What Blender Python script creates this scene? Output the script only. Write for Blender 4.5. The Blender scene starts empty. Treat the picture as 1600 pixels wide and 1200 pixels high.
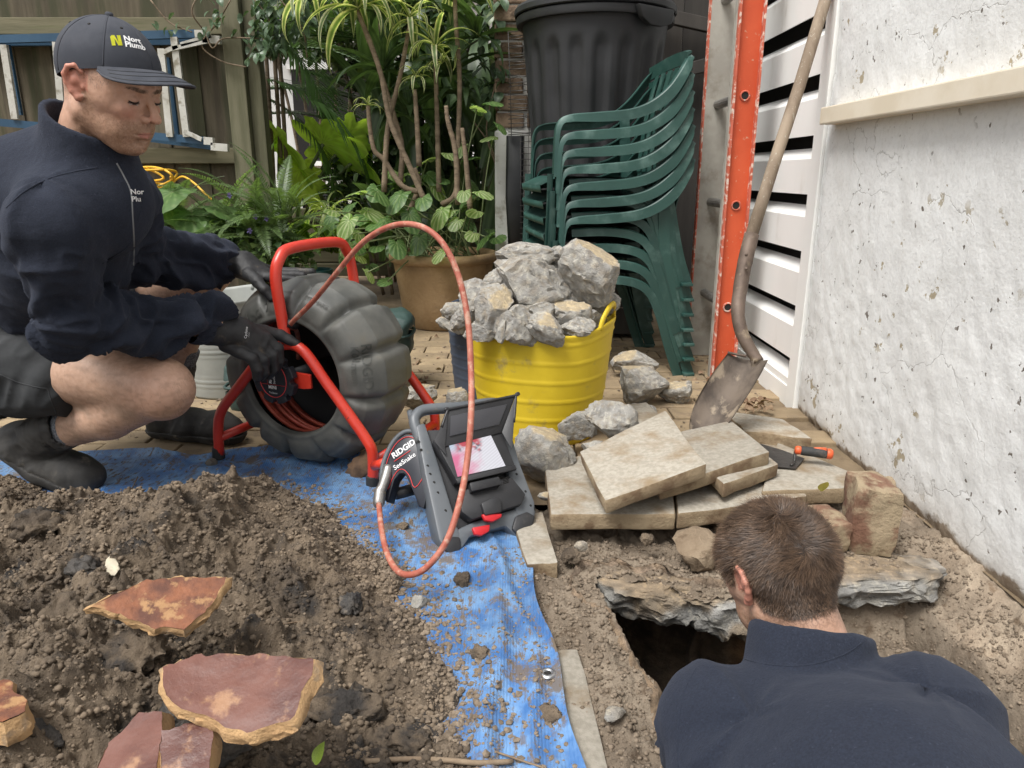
import bpy, bmesh, math, random
import numpy as np
from mathutils import Vector, Matrix
from mathutils.bvhtree import BVHTree
random.seed(7); RNG = np.random.RandomState(11)
SC = bpy.context.scene; COL = SC.collection
# ------------------------------------------------ camera, world, sun, exposure
CAMH, PITCH, FPX = 0.80, math.radians(16.0), 1150.0
cd = bpy.data.cameras.new('camera'); cam = bpy.data.objects.new('camera', cd); COL.objects.link(cam)
cam.location = (0, 0, CAMH); cam.rotation_euler = (math.pi/2 - PITCH, 0, 0)
cd.sensor_width = 36; cd.lens = FPX/1600*36; cd.clip_start = .02; cd.clip_end = 400
SC.camera = cam
w = bpy.data.worlds.new('World'); SC.world = w; w.use_nodes = True
nt = w.node_tree; bg = nt.nodes['Background']
sky = nt.nodes.new('ShaderNodeTexSky'); sky.sky_type = 'NISHITA'; sky.sun_disc = False
sky.sun_elevation = math.radians(60); sky.sun_rotation = math.radians(222); sky.dust_density = 4; sky.air_density = 1.0; sky.ozone_density = .6
hs = nt.nodes.new('ShaderNodeHueSaturation'); hs.inputs['Saturation'].default_value = .16
nt.links.new(sky.outputs[0], hs.inputs['Color']); nt.links.new(hs.outputs[0], bg.inputs[0]); bg.inputs[1].default_value = .115
sd = bpy.data.lights.new('sun', 'SUN'); sun = bpy.data.objects.new('sun', sd); COL.objects.link(sun)
sd.energy = 2.1; sd.angle = math.radians(26); sd.color = (1, .975, .94)
_e, _a = math.radians(60), math.radians(222)
sun.rotation_euler = Vector((math.sin(_a)*math.cos(_e), math.cos(_a)*math.cos(_e), math.sin(_e))).to_track_quat('Z', 'Y').to_euler()
SC.view_settings.view_transform = 'Standard'; SC.view_settings.look = 'None'
SC.view_settings.exposure = 0.74; SC.view_settings.gamma = 1
SC.render.engine = 'CYCLES'

# ------------------------------------------------ coordinates
CP, SP = math.cos(PITCH), math.sin(PITCH)
def U(px, py, Y=None, z=None, X=None):
    dx, dy = px-800., 600.-py
    d = np.array([dx, FPX*CP+dy*SP, -FPX*SP+dy*CP])
    if Y is not None: s = Y/d[1]
    elif z is not None: s = (z-CAMH)/d[2]
    else: s = X/d[0]
    return np.array([0, 0, CAMH]) + d*s

# ------------------------------------------------ numpy noise
def _h(i, j, k, s):
    n = (i*374761393 + j*668265263 + k*1274126177 + s*974634777) & 0xffffffff
    n = ((n ^ (n >> 13))*1274126177) & 0xffffffff
    n = ((n ^ (n >> 16))*2246822519) & 0xffffffff
    return ((n ^ (n >> 15)) & 0xffffff)/float(0xffffff)
def vn(P, s=0):
    P = np.asarray(P, dtype=np.float64); f = np.floor(P); I = f.astype(np.int64); t = P-f; t = t*t*t*(t*(t*6-15)+10)
    i, j, k = I[..., 0], I[..., 1], I[..., 2]; x, y, z = t[..., 0], t[..., 1], t[..., 2]
    r = 0
    for a in (0, 1):
        for b in (0, 1):
            for c in (0, 1):
                r = r + _h(i+a, j+b, k+c, s)*(x if a else 1-x)*(y if b else 1-y)*(z if c else 1-z)
    return r*2-1
def fbm(P, o=4, s=0, g=.5, l=2.03):
    P = np.asarray(P, dtype=np.float64); a, r, t = 1., 0., 0.
    for q in range(o):
        r = r + a*vn(P, s+q*17); t += a; a *= g; P = P*l+3.7
    return r/t
def billow(P, o=4, s=0, g=.5):
    P = np.asarray(P, dtype=np.float64); a, r, t = 1., 0., 0.
    for q in range(o):
        r = r + a*(1-np.abs(vn(P, s+q*17))*2); t += a; a *= g; P = P*2.03+5.1
    return r/t
def sstep(a, b, x):
    t = np.clip((x-a)/(b-a), 0, 1); return t*t*(3-2*t)

# ------------------------------------------------ objects
ORG = {}
def thing(name, label, cat, loc=(0, 0, 0), group=None, rz=0):
    o = bpy.data.objects.new(name, None); o.empty_display_size = .1; COL.objects.link(o)
    o.location = tuple(float(c) for c in loc); o.rotation_euler = (0, 0, rz); o['label'] = label; o['category'] = cat
    if group: o['group'] = group
    ORG[o] = np.array([float(c) for c in loc]) if rz == 0 else np.zeros(3)
    return o
def tag(o, label=None, cat=None, group=None, kind=None):
    if label: o['label'] = label
    if cat: o['category'] = cat
    if group: o['group'] = group
    if kind: o['kind'] = kind
    return o
def mesh(name, V, F, mat=None, smooth=False, col=None, fm=None):
    V = np.asarray(V, dtype=np.float64)
    me = bpy.data.meshes.new(name)
    if isinstance(F, np.ndarray) and F.ndim == 2:
        n, k = F.shape
        me.vertices.add(len(V)); me.vertices.foreach_set('co', V.astype(np.float32).ravel())
        me.loops.add(n*k); me.loops.foreach_set('vertex_index', F.astype(np.int32).ravel())
        me.polygons.add(n); me.polygons.foreach_set('loop_start', np.arange(0, n*k, k, dtype=np.int32))
        me.update(calc_edges=True); me.validate()
    else:
        me.from_pydata([tuple(v) for v in V], [], [tuple(int(i) for i in f) for f in F]); me.update()
    if mat is not None:
        for m in (mat if isinstance(mat, (list, tuple)) else [mat]): me.materials.append(m)
    if fm is not None: me.polygons.foreach_set('material_index', np.asarray(fm, dtype=np.int32))
    if smooth is True: me.polygons.foreach_set('use_smooth', np.ones(len(me.polygons), dtype=bool))
    elif smooth:
        me.polygons.foreach_set('use_smooth', np.ones(len(me.polygons), dtype=bool))
        me.set_sharp_from_angle(angle=math.radians(smooth))
    if col is not None:
        col = np.asarray(col, dtype=np.float32)
        if col.shape[1] == 3: col = np.concatenate([col, np.ones((len(col), 1), np.float32)], 1)
        a = me.color_attributes.new('Col', 'FLOAT_COLOR', 'POINT'); a.data.foreach_set('color', col.ravel())
    return me
def obj(name, me, parent=None, loc=(0, 0, 0)):
    o = bpy.data.objects.new(name, me); COL.objects.link(o); o.location = tuple(float(c) for c in loc)
    if parent is not None: o.parent = parent; ORG[o] = ORG.get(parent, np.zeros(3))
    else: ORG[o] = np.array([float(c) for c in loc])
    return o
def part(name, VF, mat, parent=None, smooth=False, col=None, **kw):
    V, F = VF[0], VF[1]; V = np.asarray(V, dtype=np.float64)
    if parent is not None: V = V-ORG.get(parent, np.zeros(3))
    return obj(name, mesh(name, V, F, mat, smooth, col, **kw), parent)
def solo(name, VF, mat, label, cat, group=None, smooth=False, col=None, kind=None):
    V = np.asarray(VF[0], dtype=np.float64); c = V.mean(0); c[2] = V[:, 2].min()
    o = obj(name, mesh(name, V-c, VF[1], mat, smooth, col), None, c)
    return tag(o, label, cat, group, kind)
def struct(name, VF, mat, parent=None, smooth=False, col=None):
    o = part(name, VF, mat, parent, smooth, col)
    if parent is None: o['kind'] = 'structure'
    return o
def copy_tree(o, parent=None):
    c = o.copy(); COL.objects.link(c); c.parent = parent; ORG[c] = ORG.get(o, np.zeros(3))
    for ch in o.children: copy_tree(ch, c)
    return c
def join(*L):
    V, F, n = [], [], 0
    for v, f in L:
        v = np.asarray(v, dtype=np.float64); V.append(v)
        if isinstance(f, np.ndarray): f = f.tolist()
        F += [tuple(i+n for i in g) for g in f]; n += len(v)
    return np.concatenate(V), F
def xf(VF, R=None, t=(0, 0, 0), s=1.):
    V = np.asarray(VF[0], dtype=np.float64)*s
    if R is not None: V = V @ np.asarray(R).T
    return V+np.asarray(t, dtype=np.float64), VF[1]
def rot(ax, ang):
    return np.array(Matrix.Rotation(ang, 3, ax))
def nz(v):
    v = np.asarray(v, dtype=np.float64); return v/max(1e-12, np.linalg.norm(v))
# ------------------------------------------------ shapes
def box(c, s, R=None, bev=0):
    s = np.asarray(s, dtype=float)/2
    if bev <= 0:
        V = np.array([[x, y, z] for x in (-1, 1) for y in (-1, 1) for z in (-1, 1)])*s
        F = [(0, 1, 3, 2), (4, 6, 7, 5), (0, 4, 5, 1), (2, 3, 7, 6), (0, 2, 6, 4), (1, 5, 7, 3)]
    else:
        b = min(bev, *(s*.49)); L = []
        bm = bmesh.new(); bmesh.ops.create_cube(bm, size=2)
        for v in bm.verts: v.co = Vector((v.co.x*s[0], v.co.y*s[1], v.co.z*s[2]))
        bmesh.ops.bevel(bm, geom=bm.edges[:], offset=b, segments=2, profile=.6, affect='EDGES')
        V, F = frombm(bm)
    return xf((V, F), R, c)
def frombm(bm):
    bm.verts.index_update(); V = np.array([v.co[:] for v in bm.verts]); F = [tuple(v.index for v in f.verts) for f in bm.faces]; bm.free(); return V, F
def hexa(top, th, bev=.004, n=0, seed=0, amp=.002):
    """slab from four top corners (ccw) and thickness, edges bevelled, optional roughening"""
    T = np.array(top, dtype=float); nn = nz(np.cross(T[2]-T[0], T[3]-T[1]))
    if nn[2] < 0: T = T[::-1]; nn = -nn
    B = T-nn*th
    bm = bmesh.new(); vs = [bm.verts.new(Vector(p)) for p in np.concatenate([T, B])]
    for f in [(0, 1, 2, 3), (7, 6, 5, 4), (0, 4, 5, 1), (1, 5, 6, 2), (2, 6, 7, 3), (3, 7, 4, 0)]: bm.faces.new([vs[i] for i in f])
    if bev > 0: bmesh.ops.bevel(bm, geom=bm.edges[:], offset=bev, segments=2, profile=.5, affect='EDGES')
    if n:
        bmesh.ops.subdivide_edges(bm, edges=[e for e in bm.edges if e.calc_length() > bev*4], cuts=n, use_grid_fill=True)
        bmesh.ops.triangulate(bm, faces=[f for f in bm.faces if len(f.verts) > 4])
    V, F = frombm(bm)
    if n: V = V+np.stack([fbm(V*30+seed, 3, q*9) for q in range(3)], 1)*amp*2
    return V, F
def path(P, n=8):
    """Catmull-Rom through points of any dimension"""
    P = np.asarray(P, dtype=float); Q = np.concatenate([[2*P[0]-P[1]], P, [2*P[-1]-P[-2]]]); o = []
    for i in range(1, len(Q)-2):
        p0, p1, p2, p3 = Q[i-1], Q[i], Q[i+1], Q[i+2]
        for t in np.arange(n)/n:
            o.append(.5*((2*p1)+(-p0+p2)*t+(2*p0-5*p1+4*p2-p3)*t*t+(-p0+3*p1-3*p2+p3)*t**3))
    o.append(P[-1]); return np.array(o)
def frames(P, up=(0, 0, 1)):
    P = np.asarray(P, dtype=float); T = np.gradient(P, axis=0); T /= np.linalg.norm(T, axis=1)[:, None]+1e-12
    n = np.asarray(up, dtype=float); n = n-T[0]*n.dot(T[0])
    if np.linalg.norm(n) < 1e-3: n = np.array([1., .1, 0]); n -= T[0]*n.dot(T[0])
    n = nz(n); N = []
    for t in T:
        n = nz(n-t*n.dot(t)); N.append(n)
    N = np.array(N); return T, N, np.cross(T, N)
def tube(P, r, n=12, cap=True, up=(0, 0, 1), sy=1.):
    P = np.asarray(P, dtype=float); r = np.broadcast_to(r, (len(P),)) if np.ndim(r) == 0 else np.asarray(r)
    T, N, B = frames(P, up); a = np.arange(n)/n*2*np.pi
    V = P[:, None]+(N[:, None]*np.cos(a)[None, :, None]+B[:, None]*np.sin(a)[None, :, None]*sy)*r[:, None, None]
    V = V.reshape(-1, 3); m = len(P); F = []
    for i in range(m-1):
        for j in range(n):
            k = (j+1) % n; F.append((i*n+j, i*n+k, (i+1)*n+k, (i+1)*n+j))
    if cap: F.append(tuple(range(n))[::-1]); F.append(tuple((m-1)*n+j for j in range(n)))
    return V, F
def sweep(P, prof, up=(0, 0, 1), closed=True, scale=None, cap=True):
    """profile points (n,b) swept along P"""
    P = np.asarray(P, dtype=float); T, N, B = frames(P, up); prof = np.asarray(prof, dtype=float); n = len(prof); m = len(P)
    s = np.ones(m) if scale is None else np.asarray(scale)
    V = (P[:, None]+N[:, None]*prof[None, :, :1]*s[:, None, None]+B[:, None]*prof[None, :, 1:2]*s[:, None, None]).reshape(-1, 3); F = []
    for i in range(m-1):
        for j in range(n if closed else n-1):
            k = (j+1) % n; F.append((i*n+j, i*n+k, (i+1)*n+k, (i+1)*n+j))
    if closed and cap: F.append(tuple(range(n))[::-1]); F.append(tuple((m-1)*n+j for j in range(n)))
    return V, F
def lathe(prof, c=(0, 0, 0), n=32, R=None, sx=1., sy=1.):
    V, F = [], []
    for r, z in prof:
        for j in range(n):
            a = j/n*2*math.pi; V.append((r*math.cos(a)*sx, r*math.sin(a)*sy, z))
    for i in range(len(prof)-1):
        for j in range(n):
            k = (j+1) % n; F.append((i*n+j, i*n+k, (i+1)*n+k, (i+1)*n+j))
    return xf((np.array(V), F), R, c)
def prism(poly, th, R=None, c=(0, 0, 0), bev=0):
    """polygon in local xy, extruded along z (0..th)"""
    bm = bmesh.new(); vs = [bm.verts.new((x, y, 0)) for x, y in poly]; f = bm.faces.new(vs)
    if f.normal.z > 0 or f.calc_area() == 0: pass
    e = bmesh.ops.extrude_face_region(bm, geom=[f]); bmesh.ops.translate(bm, verts=[v for v in e['geom'] if isinstance(v, bmesh.types.BMVert)], vec=(0, 0, th))
    bmesh.ops.recalc_face_normals(bm, faces=bm.faces[:])
    if bev: bmesh.ops.bevel(bm, geom=[e for e in bm.edges if e.calc_face_angle(0) > .6], offset=bev, segments=2, profile=.5, affect='EDGES', clamp_overlap=True)
    return xf(frombm(bm), R, c)
_ico = {}
def ico(n):
    if n not in _ico:
        bm = bmesh.new(); bmesh.ops.create_icosphere(bm, subdivisions=n, radius=1); _ico[n] = frombm(bm)
    return _ico[n][0].copy(), np.array(_ico[n][1])
def rock(seed, size, sub=4, rough=.10, cuts=9, R=None, tan=True):
    r = np.random.RandomState(seed); V, F = ico(sub); size = np.asarray(size, dtype=float)
    V = V*(1+.18*fbm(V*1.3+seed*3.1, 2, seed)[:, None]); tanw = np.zeros(len(V))
    for c in range(cuts):
        n = nz(r.normal(size=3)); o = r.uniform(.50, .82)
        if c == 0 and tan: n = nz(np.array([r.uniform(-.5, .5), r.uniform(-.7, .3), 1.])); o = .6
        e = V @ n-o; m = e > 0; V = V-np.where(m, e*.93, 0)[:, None]*n
        if c == 0 and tan: tanw = np.where(m, 1., 0.)
        elif tan: tanw = np.where(m, tanw*.2, tanw)
    rr = 1-.75*tanw*(1 if tan else 0)
    nrm = V/np.linalg.norm(V, axis=1)[:, None]
    d = rough*1.15*(billow(V*2.8+seed, 5, seed, .62)-.2)*rr+rough*.5*fbm(V*8+seed, 4, seed+5, .65)*rr+.02*billow(V*15, 2, seed)*rr+.012*fbm(V*22, 2)
    V = (V+nrm*d[:, None])*size
    R = R if R is not None else rot('Z', r.uniform(0, 6.3))
    V = V @ np.asarray(R).T
    g = .5+.5*fbm(V*40, 3, seed)
    tw = np.clip(tanw*1.1-.35*(fbm(V*18, 3, seed+1) > .25), 0, 1)[:, None]
    base = np.array([.35, .335, .30])*(.55+.75*g)[:, None]; dk_ = np.clip((fbm(V*14, 3, seed+3)-.12)*3, 0, .55)[:, None]; base = base*(1-dk_)+np.array([.24, .19, .13])*dk_
    tanc = np.array([.42, .34, .22])*(.75+.4*g)[:, None]
    return (V, F), base*(1-tw)+tanc*tw
def grid(nx, ny):
    i, j = np.meshgrid(np.arange(nx-1), np.arange(ny-1), indexing='ij'); a = (i*ny+j).ravel()
    return np.stack([a, a+ny, a+ny+1, a+1], 1)
def loft(rings, closed=True, cap=False):
    m, n = len(rings), len(rings[0]); V = np.concatenate([np.asarray(r, dtype=float) for r in rings]); F = []
    for i in range(m-1):
        for j in range(n if closed else n-1):
            k = (j+1) % n; F.append((i*n+j, i*n+k, (i+1)*n+k, (i+1)*n+j))
    if cap: F.append(tuple(range(n))[::-1]); F.append(tuple((m-1)*n+j for j in range(n)))
    return V, F
def inpoly(x, y, P):
    P = np.asarray(P); c = np.zeros(np.shape(x), bool); j = len(P)-1
    for i in range(len(P)):
        xi, yi, xj, yj = P[i][0], P[i][1], P[j][0], P[j][1]
        c ^= ((yi > y) != (yj > y)) & (x < (xj-xi)*(y-yi)/(yj-yi+1e-12)+xi); j = i
    return c
def dpoly(x, y, P, closed=True):
    d = np.full(np.shape(x), 1e9); P = np.asarray(P, dtype=float)
    for i in range(len(P) if closed else len(P)-1):
        a, b = P[i][:2], P[(i+1) % len(P)][:2]; ab = b-a
        t = np.clip(((x-a[0])*ab[0]+(y-a[1])*ab[1])/(ab@ab), 0, 1)
        d = np.minimum(d, np.hypot(x-a[0]-t*ab[0], y-a[1]-t*ab[1]))
    return d
def text_vf(s, size, flat=True, bold=0.0):
    c = bpy.data.curves.new('lettering', 'FONT'); c.body = s; c.size = size; c.offset = bold; c.resolution_u = 3
    o = bpy.data.objects.new('lettering', c); COL.objects.link(o)
    dg = bpy.context.evaluated_depsgraph_get(); me = bpy.data.meshes.new_from_object(o.evaluated_get(dg))
    bm = bmesh.new(); bm.from_mesh(me); bmesh.ops.triangulate(bm, faces=bm.faces[:])
    bmesh.ops.subdivide_edges(bm, edges=[e for e in bm.edges if e.calc_length() > size*.25], cuts=1); bmesh.ops.triangulate(bm, faces=bm.faces[:])
    VF = frombm(bm); bpy.data.objects.remove(o); bpy.data.curves.remove(c); bpy.data.meshes.remove(me)
    return VF
def decal(VF, org, xd, yd, bvh=None, off=.0012, d=None):
    """lay flat xy geometry on a plane (or project it along d onto a surface)"""
    xd, yd = nz(xd), nz(yd); V = org+VF[0][:, :1]*xd+VF[0][:, 1:2]*yd; n = nz(np.cross(xd, yd))
    if bvh is not None:
        o = []
        for v in V:
            h = bvh.ray_cast(Vector(v+n*.08), Vector(-n), .3)
            o.append(np.array(h[0])+np.array(h[1])*off*(1 if h[1].dot(Vector(n)) > 0 else -1) if h[0] is not None else v)
        V = np.array(o)
    else: V = V+n*off
    return V, VF[1]
# ------------------------------------------------ voxel sculpting
class Vox:
    def __init__(s, lo, hi, h):
        s.lo = np.array(lo, float); s.h = h; s.n = np.ceil((np.array(hi)-s.lo)/h).astype(int)+1
        s.d = np.full(s.n, 9., np.float32); s.ax = [(s.lo[i]+h*np.arange(s.n[i])).astype(np.float32) for i in range(3)]
    def reg(s, lo, hi):
        a = np.clip(np.floor((np.array(lo)-s.lo)/s.h).astype(int), 0, s.n); b = np.clip(np.ceil((np.array(hi)-s.lo)/s.h).astype(int)+1, 0, s.n)
        sl = tuple(slice(a[i], b[i]) for i in range(3))
        return sl, s.ax[0][sl[0]][:, None, None], s.ax[1][sl[1]][None, :, None], s.ax[2][sl[2]][None, None, :]
    def put(s, sl, d, k, op):
        o = s.d[sl]
        if o.size == 0: return s
        if op == 'u':
            if k > 0: t = np.clip(.5+.5*(d-o)/k, 0, 1); s.d[sl] = d*(1-t)+o*t-k*t*(1-t)
            else: s.d[sl] = np.minimum(o, d)
        elif op == 's':
            d = -d
            if k > 0: t = np.clip(.5-.5*(d-o)/k, 0, 1); s.d[sl] = d*(1-t)+o*t+k*t*(1-t)
            else: s.d[sl] = np.maximum(o, d)
        return s
    def cone(s, a, b, ra, rb, k=.02, op='u'):
        a, b = np.asarray(a, float), np.asarray(b, float); m = max(ra, rb)+k+3*s.h
        sl, x, y, z = s.reg(np.minimum(a, b)-m, np.maximum(a, b)+m); ab = b-a; L = ab@ab+1e-12
        t = np.clip(((x-a[0])*ab[0]+(y-a[1])*ab[1]+(z-a[2])*ab[2])/L, 0, 1)
        d = np.sqrt((x-a[0]-t*ab[0])**2+(y-a[1]-t*ab[1])**2+(z-a[2]-t*ab[2])**2)-(ra+(rb-ra)*t)
        return s.put(sl, d, k, op)
    def chain(s, pts, k=.02, op='u'):
        for p, q in zip(pts[:-1], pts[1:]): s.cone(p[:3], q[:3], p[3], q[3], k, op)
        return s
    def ell(s, c, r, R=None, k=.02, op='u'):
        c, r = np.asarray(c, float), np.asarray(r, float); m = r.max()+k+3*s.h
        sl, x, y, z = s.reg(c-m, c+m); X, Y, Z = x-c[0], y-c[1], z-c[2]
        if R is not None:
            R = np.asarray(R); X, Y, Z = [X*R[0, i]+Y*R[1, i]+Z*R[2, i] for i in range(3)]
        k0 = np.sqrt((X/r[0])**2+(Y/r[1])**2+(Z/r[2])**2)+1e-6; k1 = np.sqrt((X/r[0]**2)**2+(Y/r[1]**2)**2+(Z/r[2]**2)**2)+1e-6
        return s.put(sl, k0*(k0-1)/k1, k, op)
    def half(s, p, n, op='s', k=.0):
        n = nz(n); sl, x, y, z = s.reg(s.lo, s.lo+s.n*s.h)
        return s.put(sl, (x-p[0])*n[0]+(y-p[1])*n[1]+(z-p[2])*n[2] if op != 's' else -((x-p[0])*n[0]+(y-p[1])*n[1]+(z-p[2])*n[2]), k, op)
    def noise(s, amp, sc, o=3, seed=0, f=None):
        I = np.argwhere(np.abs(s.d) < amp*2+3*s.h); P = s.lo+I*s.h
        v = f(P) if f else amp*fbm(P*sc, o, seed); s.d[I[:, 0], I[:, 1], I[:, 2]] += v.astype(np.float32); return s
    def mesh(s, smooth=2):
        d = s.d; n = s.n; ins = d < 0
        cnt = np.zeros(n-1, np.int8)
        for a in (0, 1):
            for b in (0, 1):
                for c in (0, 1): cnt += ins[a:n[0]-1+a, b:n[1]-1+b, c:n[2]-1+c]
        A = np.argwhere((cnt > 0) & (cnt < 8)); idm = np.full(n-1, -1, np.int32); idm[A[:, 0], A[:, 1], A[:, 2]] = np.arange(len(A))
        acc = np.zeros((len(A), 3)); w = np.zeros(len(A)); cor = [(a, b, c) for a in (0, 1) for b in (0, 1) for c in (0, 1)]
        D = {c: d[A[:, 0]+c[0], A[:, 1]+c[1], A[:, 2]+c[2]] for c in cor}
        for c in cor:
            for ax in range(3):
                if c[ax] == 0:
                    e = list(c); e[ax] = 1; e = tuple(e); p, q = D[c], D[e]; m = (p < 0) != (q < 0)
                    t = np.where(m, p/(p-q+1e-12), 0); pos = np.array(c, float)[None]+np.zeros((len(A), 1)); pos[:, ax] = t
                    acc[m] += pos[m]; w[m] += 1
        V = s.lo+s.h*(A+acc/np.maximum(w, 1)[:, None]); F = []
        for ax in range(3):
            u, v = (ax+1) % 3, (ax+2) % 3
            s0 = [slice(None)]*3; s1 = [slice(None)]*3; s0[ax] = slice(0, -1); s1[ax] = slice(1, None)
            ch = ins[tuple(s0)] != ins[tuple(s1)]; E = np.argwhere(ch); E = E[(E[:, u] > 0) & (E[:, v] > 0) & (E[:, u] < n[u]-1) & (E[:, v] < n[v]-1)]
            sg = ins[E[:, 0], E[:, 1], E[:, 2]]
            def cell(du, dv):
                C = E.copy(); C[:, u] -= du; C[:, v] -= dv; return idm[C[:, 0], C[:, 1], C[:, 2]]
            q = np.stack([cell(1, 1), cell(0, 1), cell(0, 0), cell(1, 0)], 1); q[~sg] = q[~sg][:, ::-1]; F.append(q)
        F = np.concatenate(F); F = F[(F >= 0).all(1)]
        for _ in range(smooth): V = relax(V, F, .5)
        return V, F
def relax(V, F, f=.5):
    S = np.zeros_like(V); c = np.zeros(len(V)); k = F.shape[1]
    for i in range(k):
        a, b = F[:, i], F[:, (i+1) % k]
        for ax in range(3): S[:, ax] += np.bincount(a, V[b, ax], len(V))
        c += np.bincount(a, minlength=len(V))
    m = c > 0; V = V.copy(); V[m] += f*(S[m]/c[m][:, None]-V[m]); return V
def vnorm(V, F):
    N = np.zeros_like(V); n = np.cross(V[F[:, 2]]-V[F[:, 0]], V[F[:, 3 % F.shape[1]]]-V[F[:, 1]])
    for i in range(F.shape[1]):
        for ax in range(3): N[:, ax] += np.bincount(F[:, i], n[:, ax], len(V))
    return N/(np.linalg.norm(N, axis=1)[:, None]+1e-12)
def bvh_of(V, F): return BVHTree.FromPolygons([Vector(v) for v in V], [tuple(int(i) for i in f) for f in F])
# ------------------------------------------------ materials
MATS = {}
def hexc(h):
    h = h.lstrip('#'); return tuple(((int(h[i:i+2], 16)/255)**2.2) for i in (0, 2, 4))
def M(name, c1, c2=None, scale=6., detail=6, rough=.8, r2=None, metal=0., bump=.0, bscale=60., bdist=.004, bdetail=8, c3=None, s3=20., t3=(.55, .7),
      spec=.5, attr=False, coat=0., sheen=0., trans=0., emis=None, pos=(.35, .65), rnd=0., stretch=None, bump2=None, sss=0., brick=None, amix='MULTIPLY'):
    if name in MATS: return MATS[name]
    m = bpy.data.materials.new(name); m.use_nodes = True; T = m.node_tree; N = T.nodes; L = T.links; B = N['Principled BSDF']; MATS[name] = m
    tc = N.new('ShaderNodeTexCoord'); co = tc.outputs['Object']
    if rnd or True:
        oi = N.new('ShaderNodeObjectInfo'); mu = N.new('ShaderNodeMath'); mu.operation = 'MULTIPLY'; mu.inputs[1].default_value = 37.
        L.new(oi.outputs['Random'], mu.inputs[0]); va = N.new('ShaderNodeVectorMath'); va.operation = 'ADD'; L.new(co, va.inputs[0]); L.new(mu.outputs[0], va.inputs[1]); co = va.outputs[0]
    if stretch:
        mp = N.new('ShaderNodeMapping'); mp.inputs['Scale'].default_value = stretch; L.new(co, mp.inputs[0]); co = mp.outputs[0]
    def noise(sc, det=6, rg=.55, dist=0):
        n = N.new('ShaderNodeTexNoise'); n.inputs['Scale'].default_value = sc; n.inputs['Detail'].default_value = det; n.inputs['Roughness'].default_value = rg; n.inputs['Distortion'].default_value = dist
        L.new(co, n.inputs['Vector']); return n.outputs['Fac']
    def mix(f, a, b, bt='MIX'):
        x = N.new('ShaderNodeMix'); x.data_type = 'RGBA'; x.blend_type = bt; x.clamp_factor = True
        if isinstance(f, float): x.inputs[0].default_value = f
        else: L.new(f, x.inputs[0])
        for q, i in ((a, 6), (b, 7)):
            if isinstance(q, tuple): x.inputs[i].default_value = (*q[:3], 1)
            else: L.new(q, x.inputs[i])
        return x.outputs[2]
    def ramp(f, a, b):
        r = N.new('ShaderNodeMapRange'); r.interpolation_type = 'SMOOTHSTEP'; r.inputs[1].default_value = a; r.inputs[2].default_value = b; L.new(f, r.inputs[0]); return r.outputs[0]
    nf = noise(scale, detail, .6)
    c = tuple(c1); cur = c
    if c2 is not None: cur = mix(ramp(nf, *pos), tuple(c1), tuple(c2))
    if c3 is not None: cur = mix(ramp(noise(s3, 5, .6), *t3), cur, tuple(c3))
    if attr:
        at = N.new('ShaderNodeAttribute'); at.attribute_name = 'Col'
        cur = at.outputs['Color'] if amix == 'ONLY' else mix(1., cur, at.outputs['Color'], amix)
    if rnd:
        hv = N.new('ShaderNodeHueSaturation'); r1 = N.new('ShaderNodeMapRange'); r1.inputs[3].default_value = 1-rnd; r1.inputs[4].default_value = 1+rnd
        L.new(oi.outputs['Random'], r1.inputs[0]); L.new(r1.outputs[0], hv.inputs['Value'])
        if isinstance(cur, tuple): hv.inputs['Color'].default_value = (*cur, 1)
        else: L.new(cur, hv.inputs['Color'])
        cur = hv.outputs[0]
    if isinstance(cur, tuple): B.inputs['Base Color'].default_value = (*cur, 1)
    else: L.new(cur, B.inputs['Base Color'])
    if r2 is not None:
        rr = N.new('ShaderNodeMapRange'); rr.inputs[1].default_value = .3; rr.inputs[2].default_value = .7; rr.inputs[3].default_value = rough; rr.inputs[4].default_value = r2; L.new(nf, rr.inputs[0]); L.new(rr.outputs[0], B.inputs['Roughness'])
    else: B.inputs['Roughness'].default_value = rough
    B.inputs['Metallic'].default_value = metal; B.inputs['Specular IOR Level'].default_value = spec
    if coat: B.inputs['Coat Weight'].default_value = coat; B.inputs['Coat Roughness'].default_value = .25
    if sheen: B.inputs['Sheen Weight'].default_value = sheen; B.inputs['Sheen Roughness'].default_value = .6; B.inputs['Sheen Tint'].default_value = (.6, .7, 1, 1)
    if sss: B.inputs['Subsurface Weight'].default_value = sss; B.inputs['Subsurface Radius'].default_value = (.012, .005, .003); B.inputs['Subsurface Scale'].default_value = 1.
    if bump:
        b = N.new('ShaderNodeBump'); b.inputs['Strength'].default_value = bump; b.inputs['Distance'].default_value = bdist; L.new(noise(bscale, bdetail, .65), b.inputs['Height'])
        o = b.outputs[0]
        if bump2:
            b2 = N.new('ShaderNodeBump'); b2.inputs['Strength'].default_value = bump2[0]; b2.inputs['Distance'].default_value = bump2[2]; L.new(noise(bump2[1], 4, .5), b2.inputs['Height']); L.new(o, b2.inputs['Normal']); o = b2.outputs[0]
        L.new(o, B.inputs['Normal'])
    if trans:
        tr = N.new('ShaderNodeBsdfTranslucent'); ms = N.new('ShaderNodeMixShader'); ms.inputs[0].default_value = trans
        if isinstance(cur, tuple): tr.inputs[0].default_value = (*cur, 1)
        else: L.new(mix(1., cur, (1.6, 1.7, .8), 'MULTIPLY'), tr.inputs[0])
        L.new(B.outputs[0], ms.inputs[1]); L.new(tr.outputs[0], ms.inputs[2]); L.new(ms.outputs[0], N['Material Output'].inputs[0])
    if emis:
        B.inputs['Emission Strength'].default_value = emis
        if isinstance(cur, tuple): B.inputs['Emission Color'].default_value = (*cur, 1)
        else: L.new(cur, B.inputs['Emission Color'])
    return m
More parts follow.
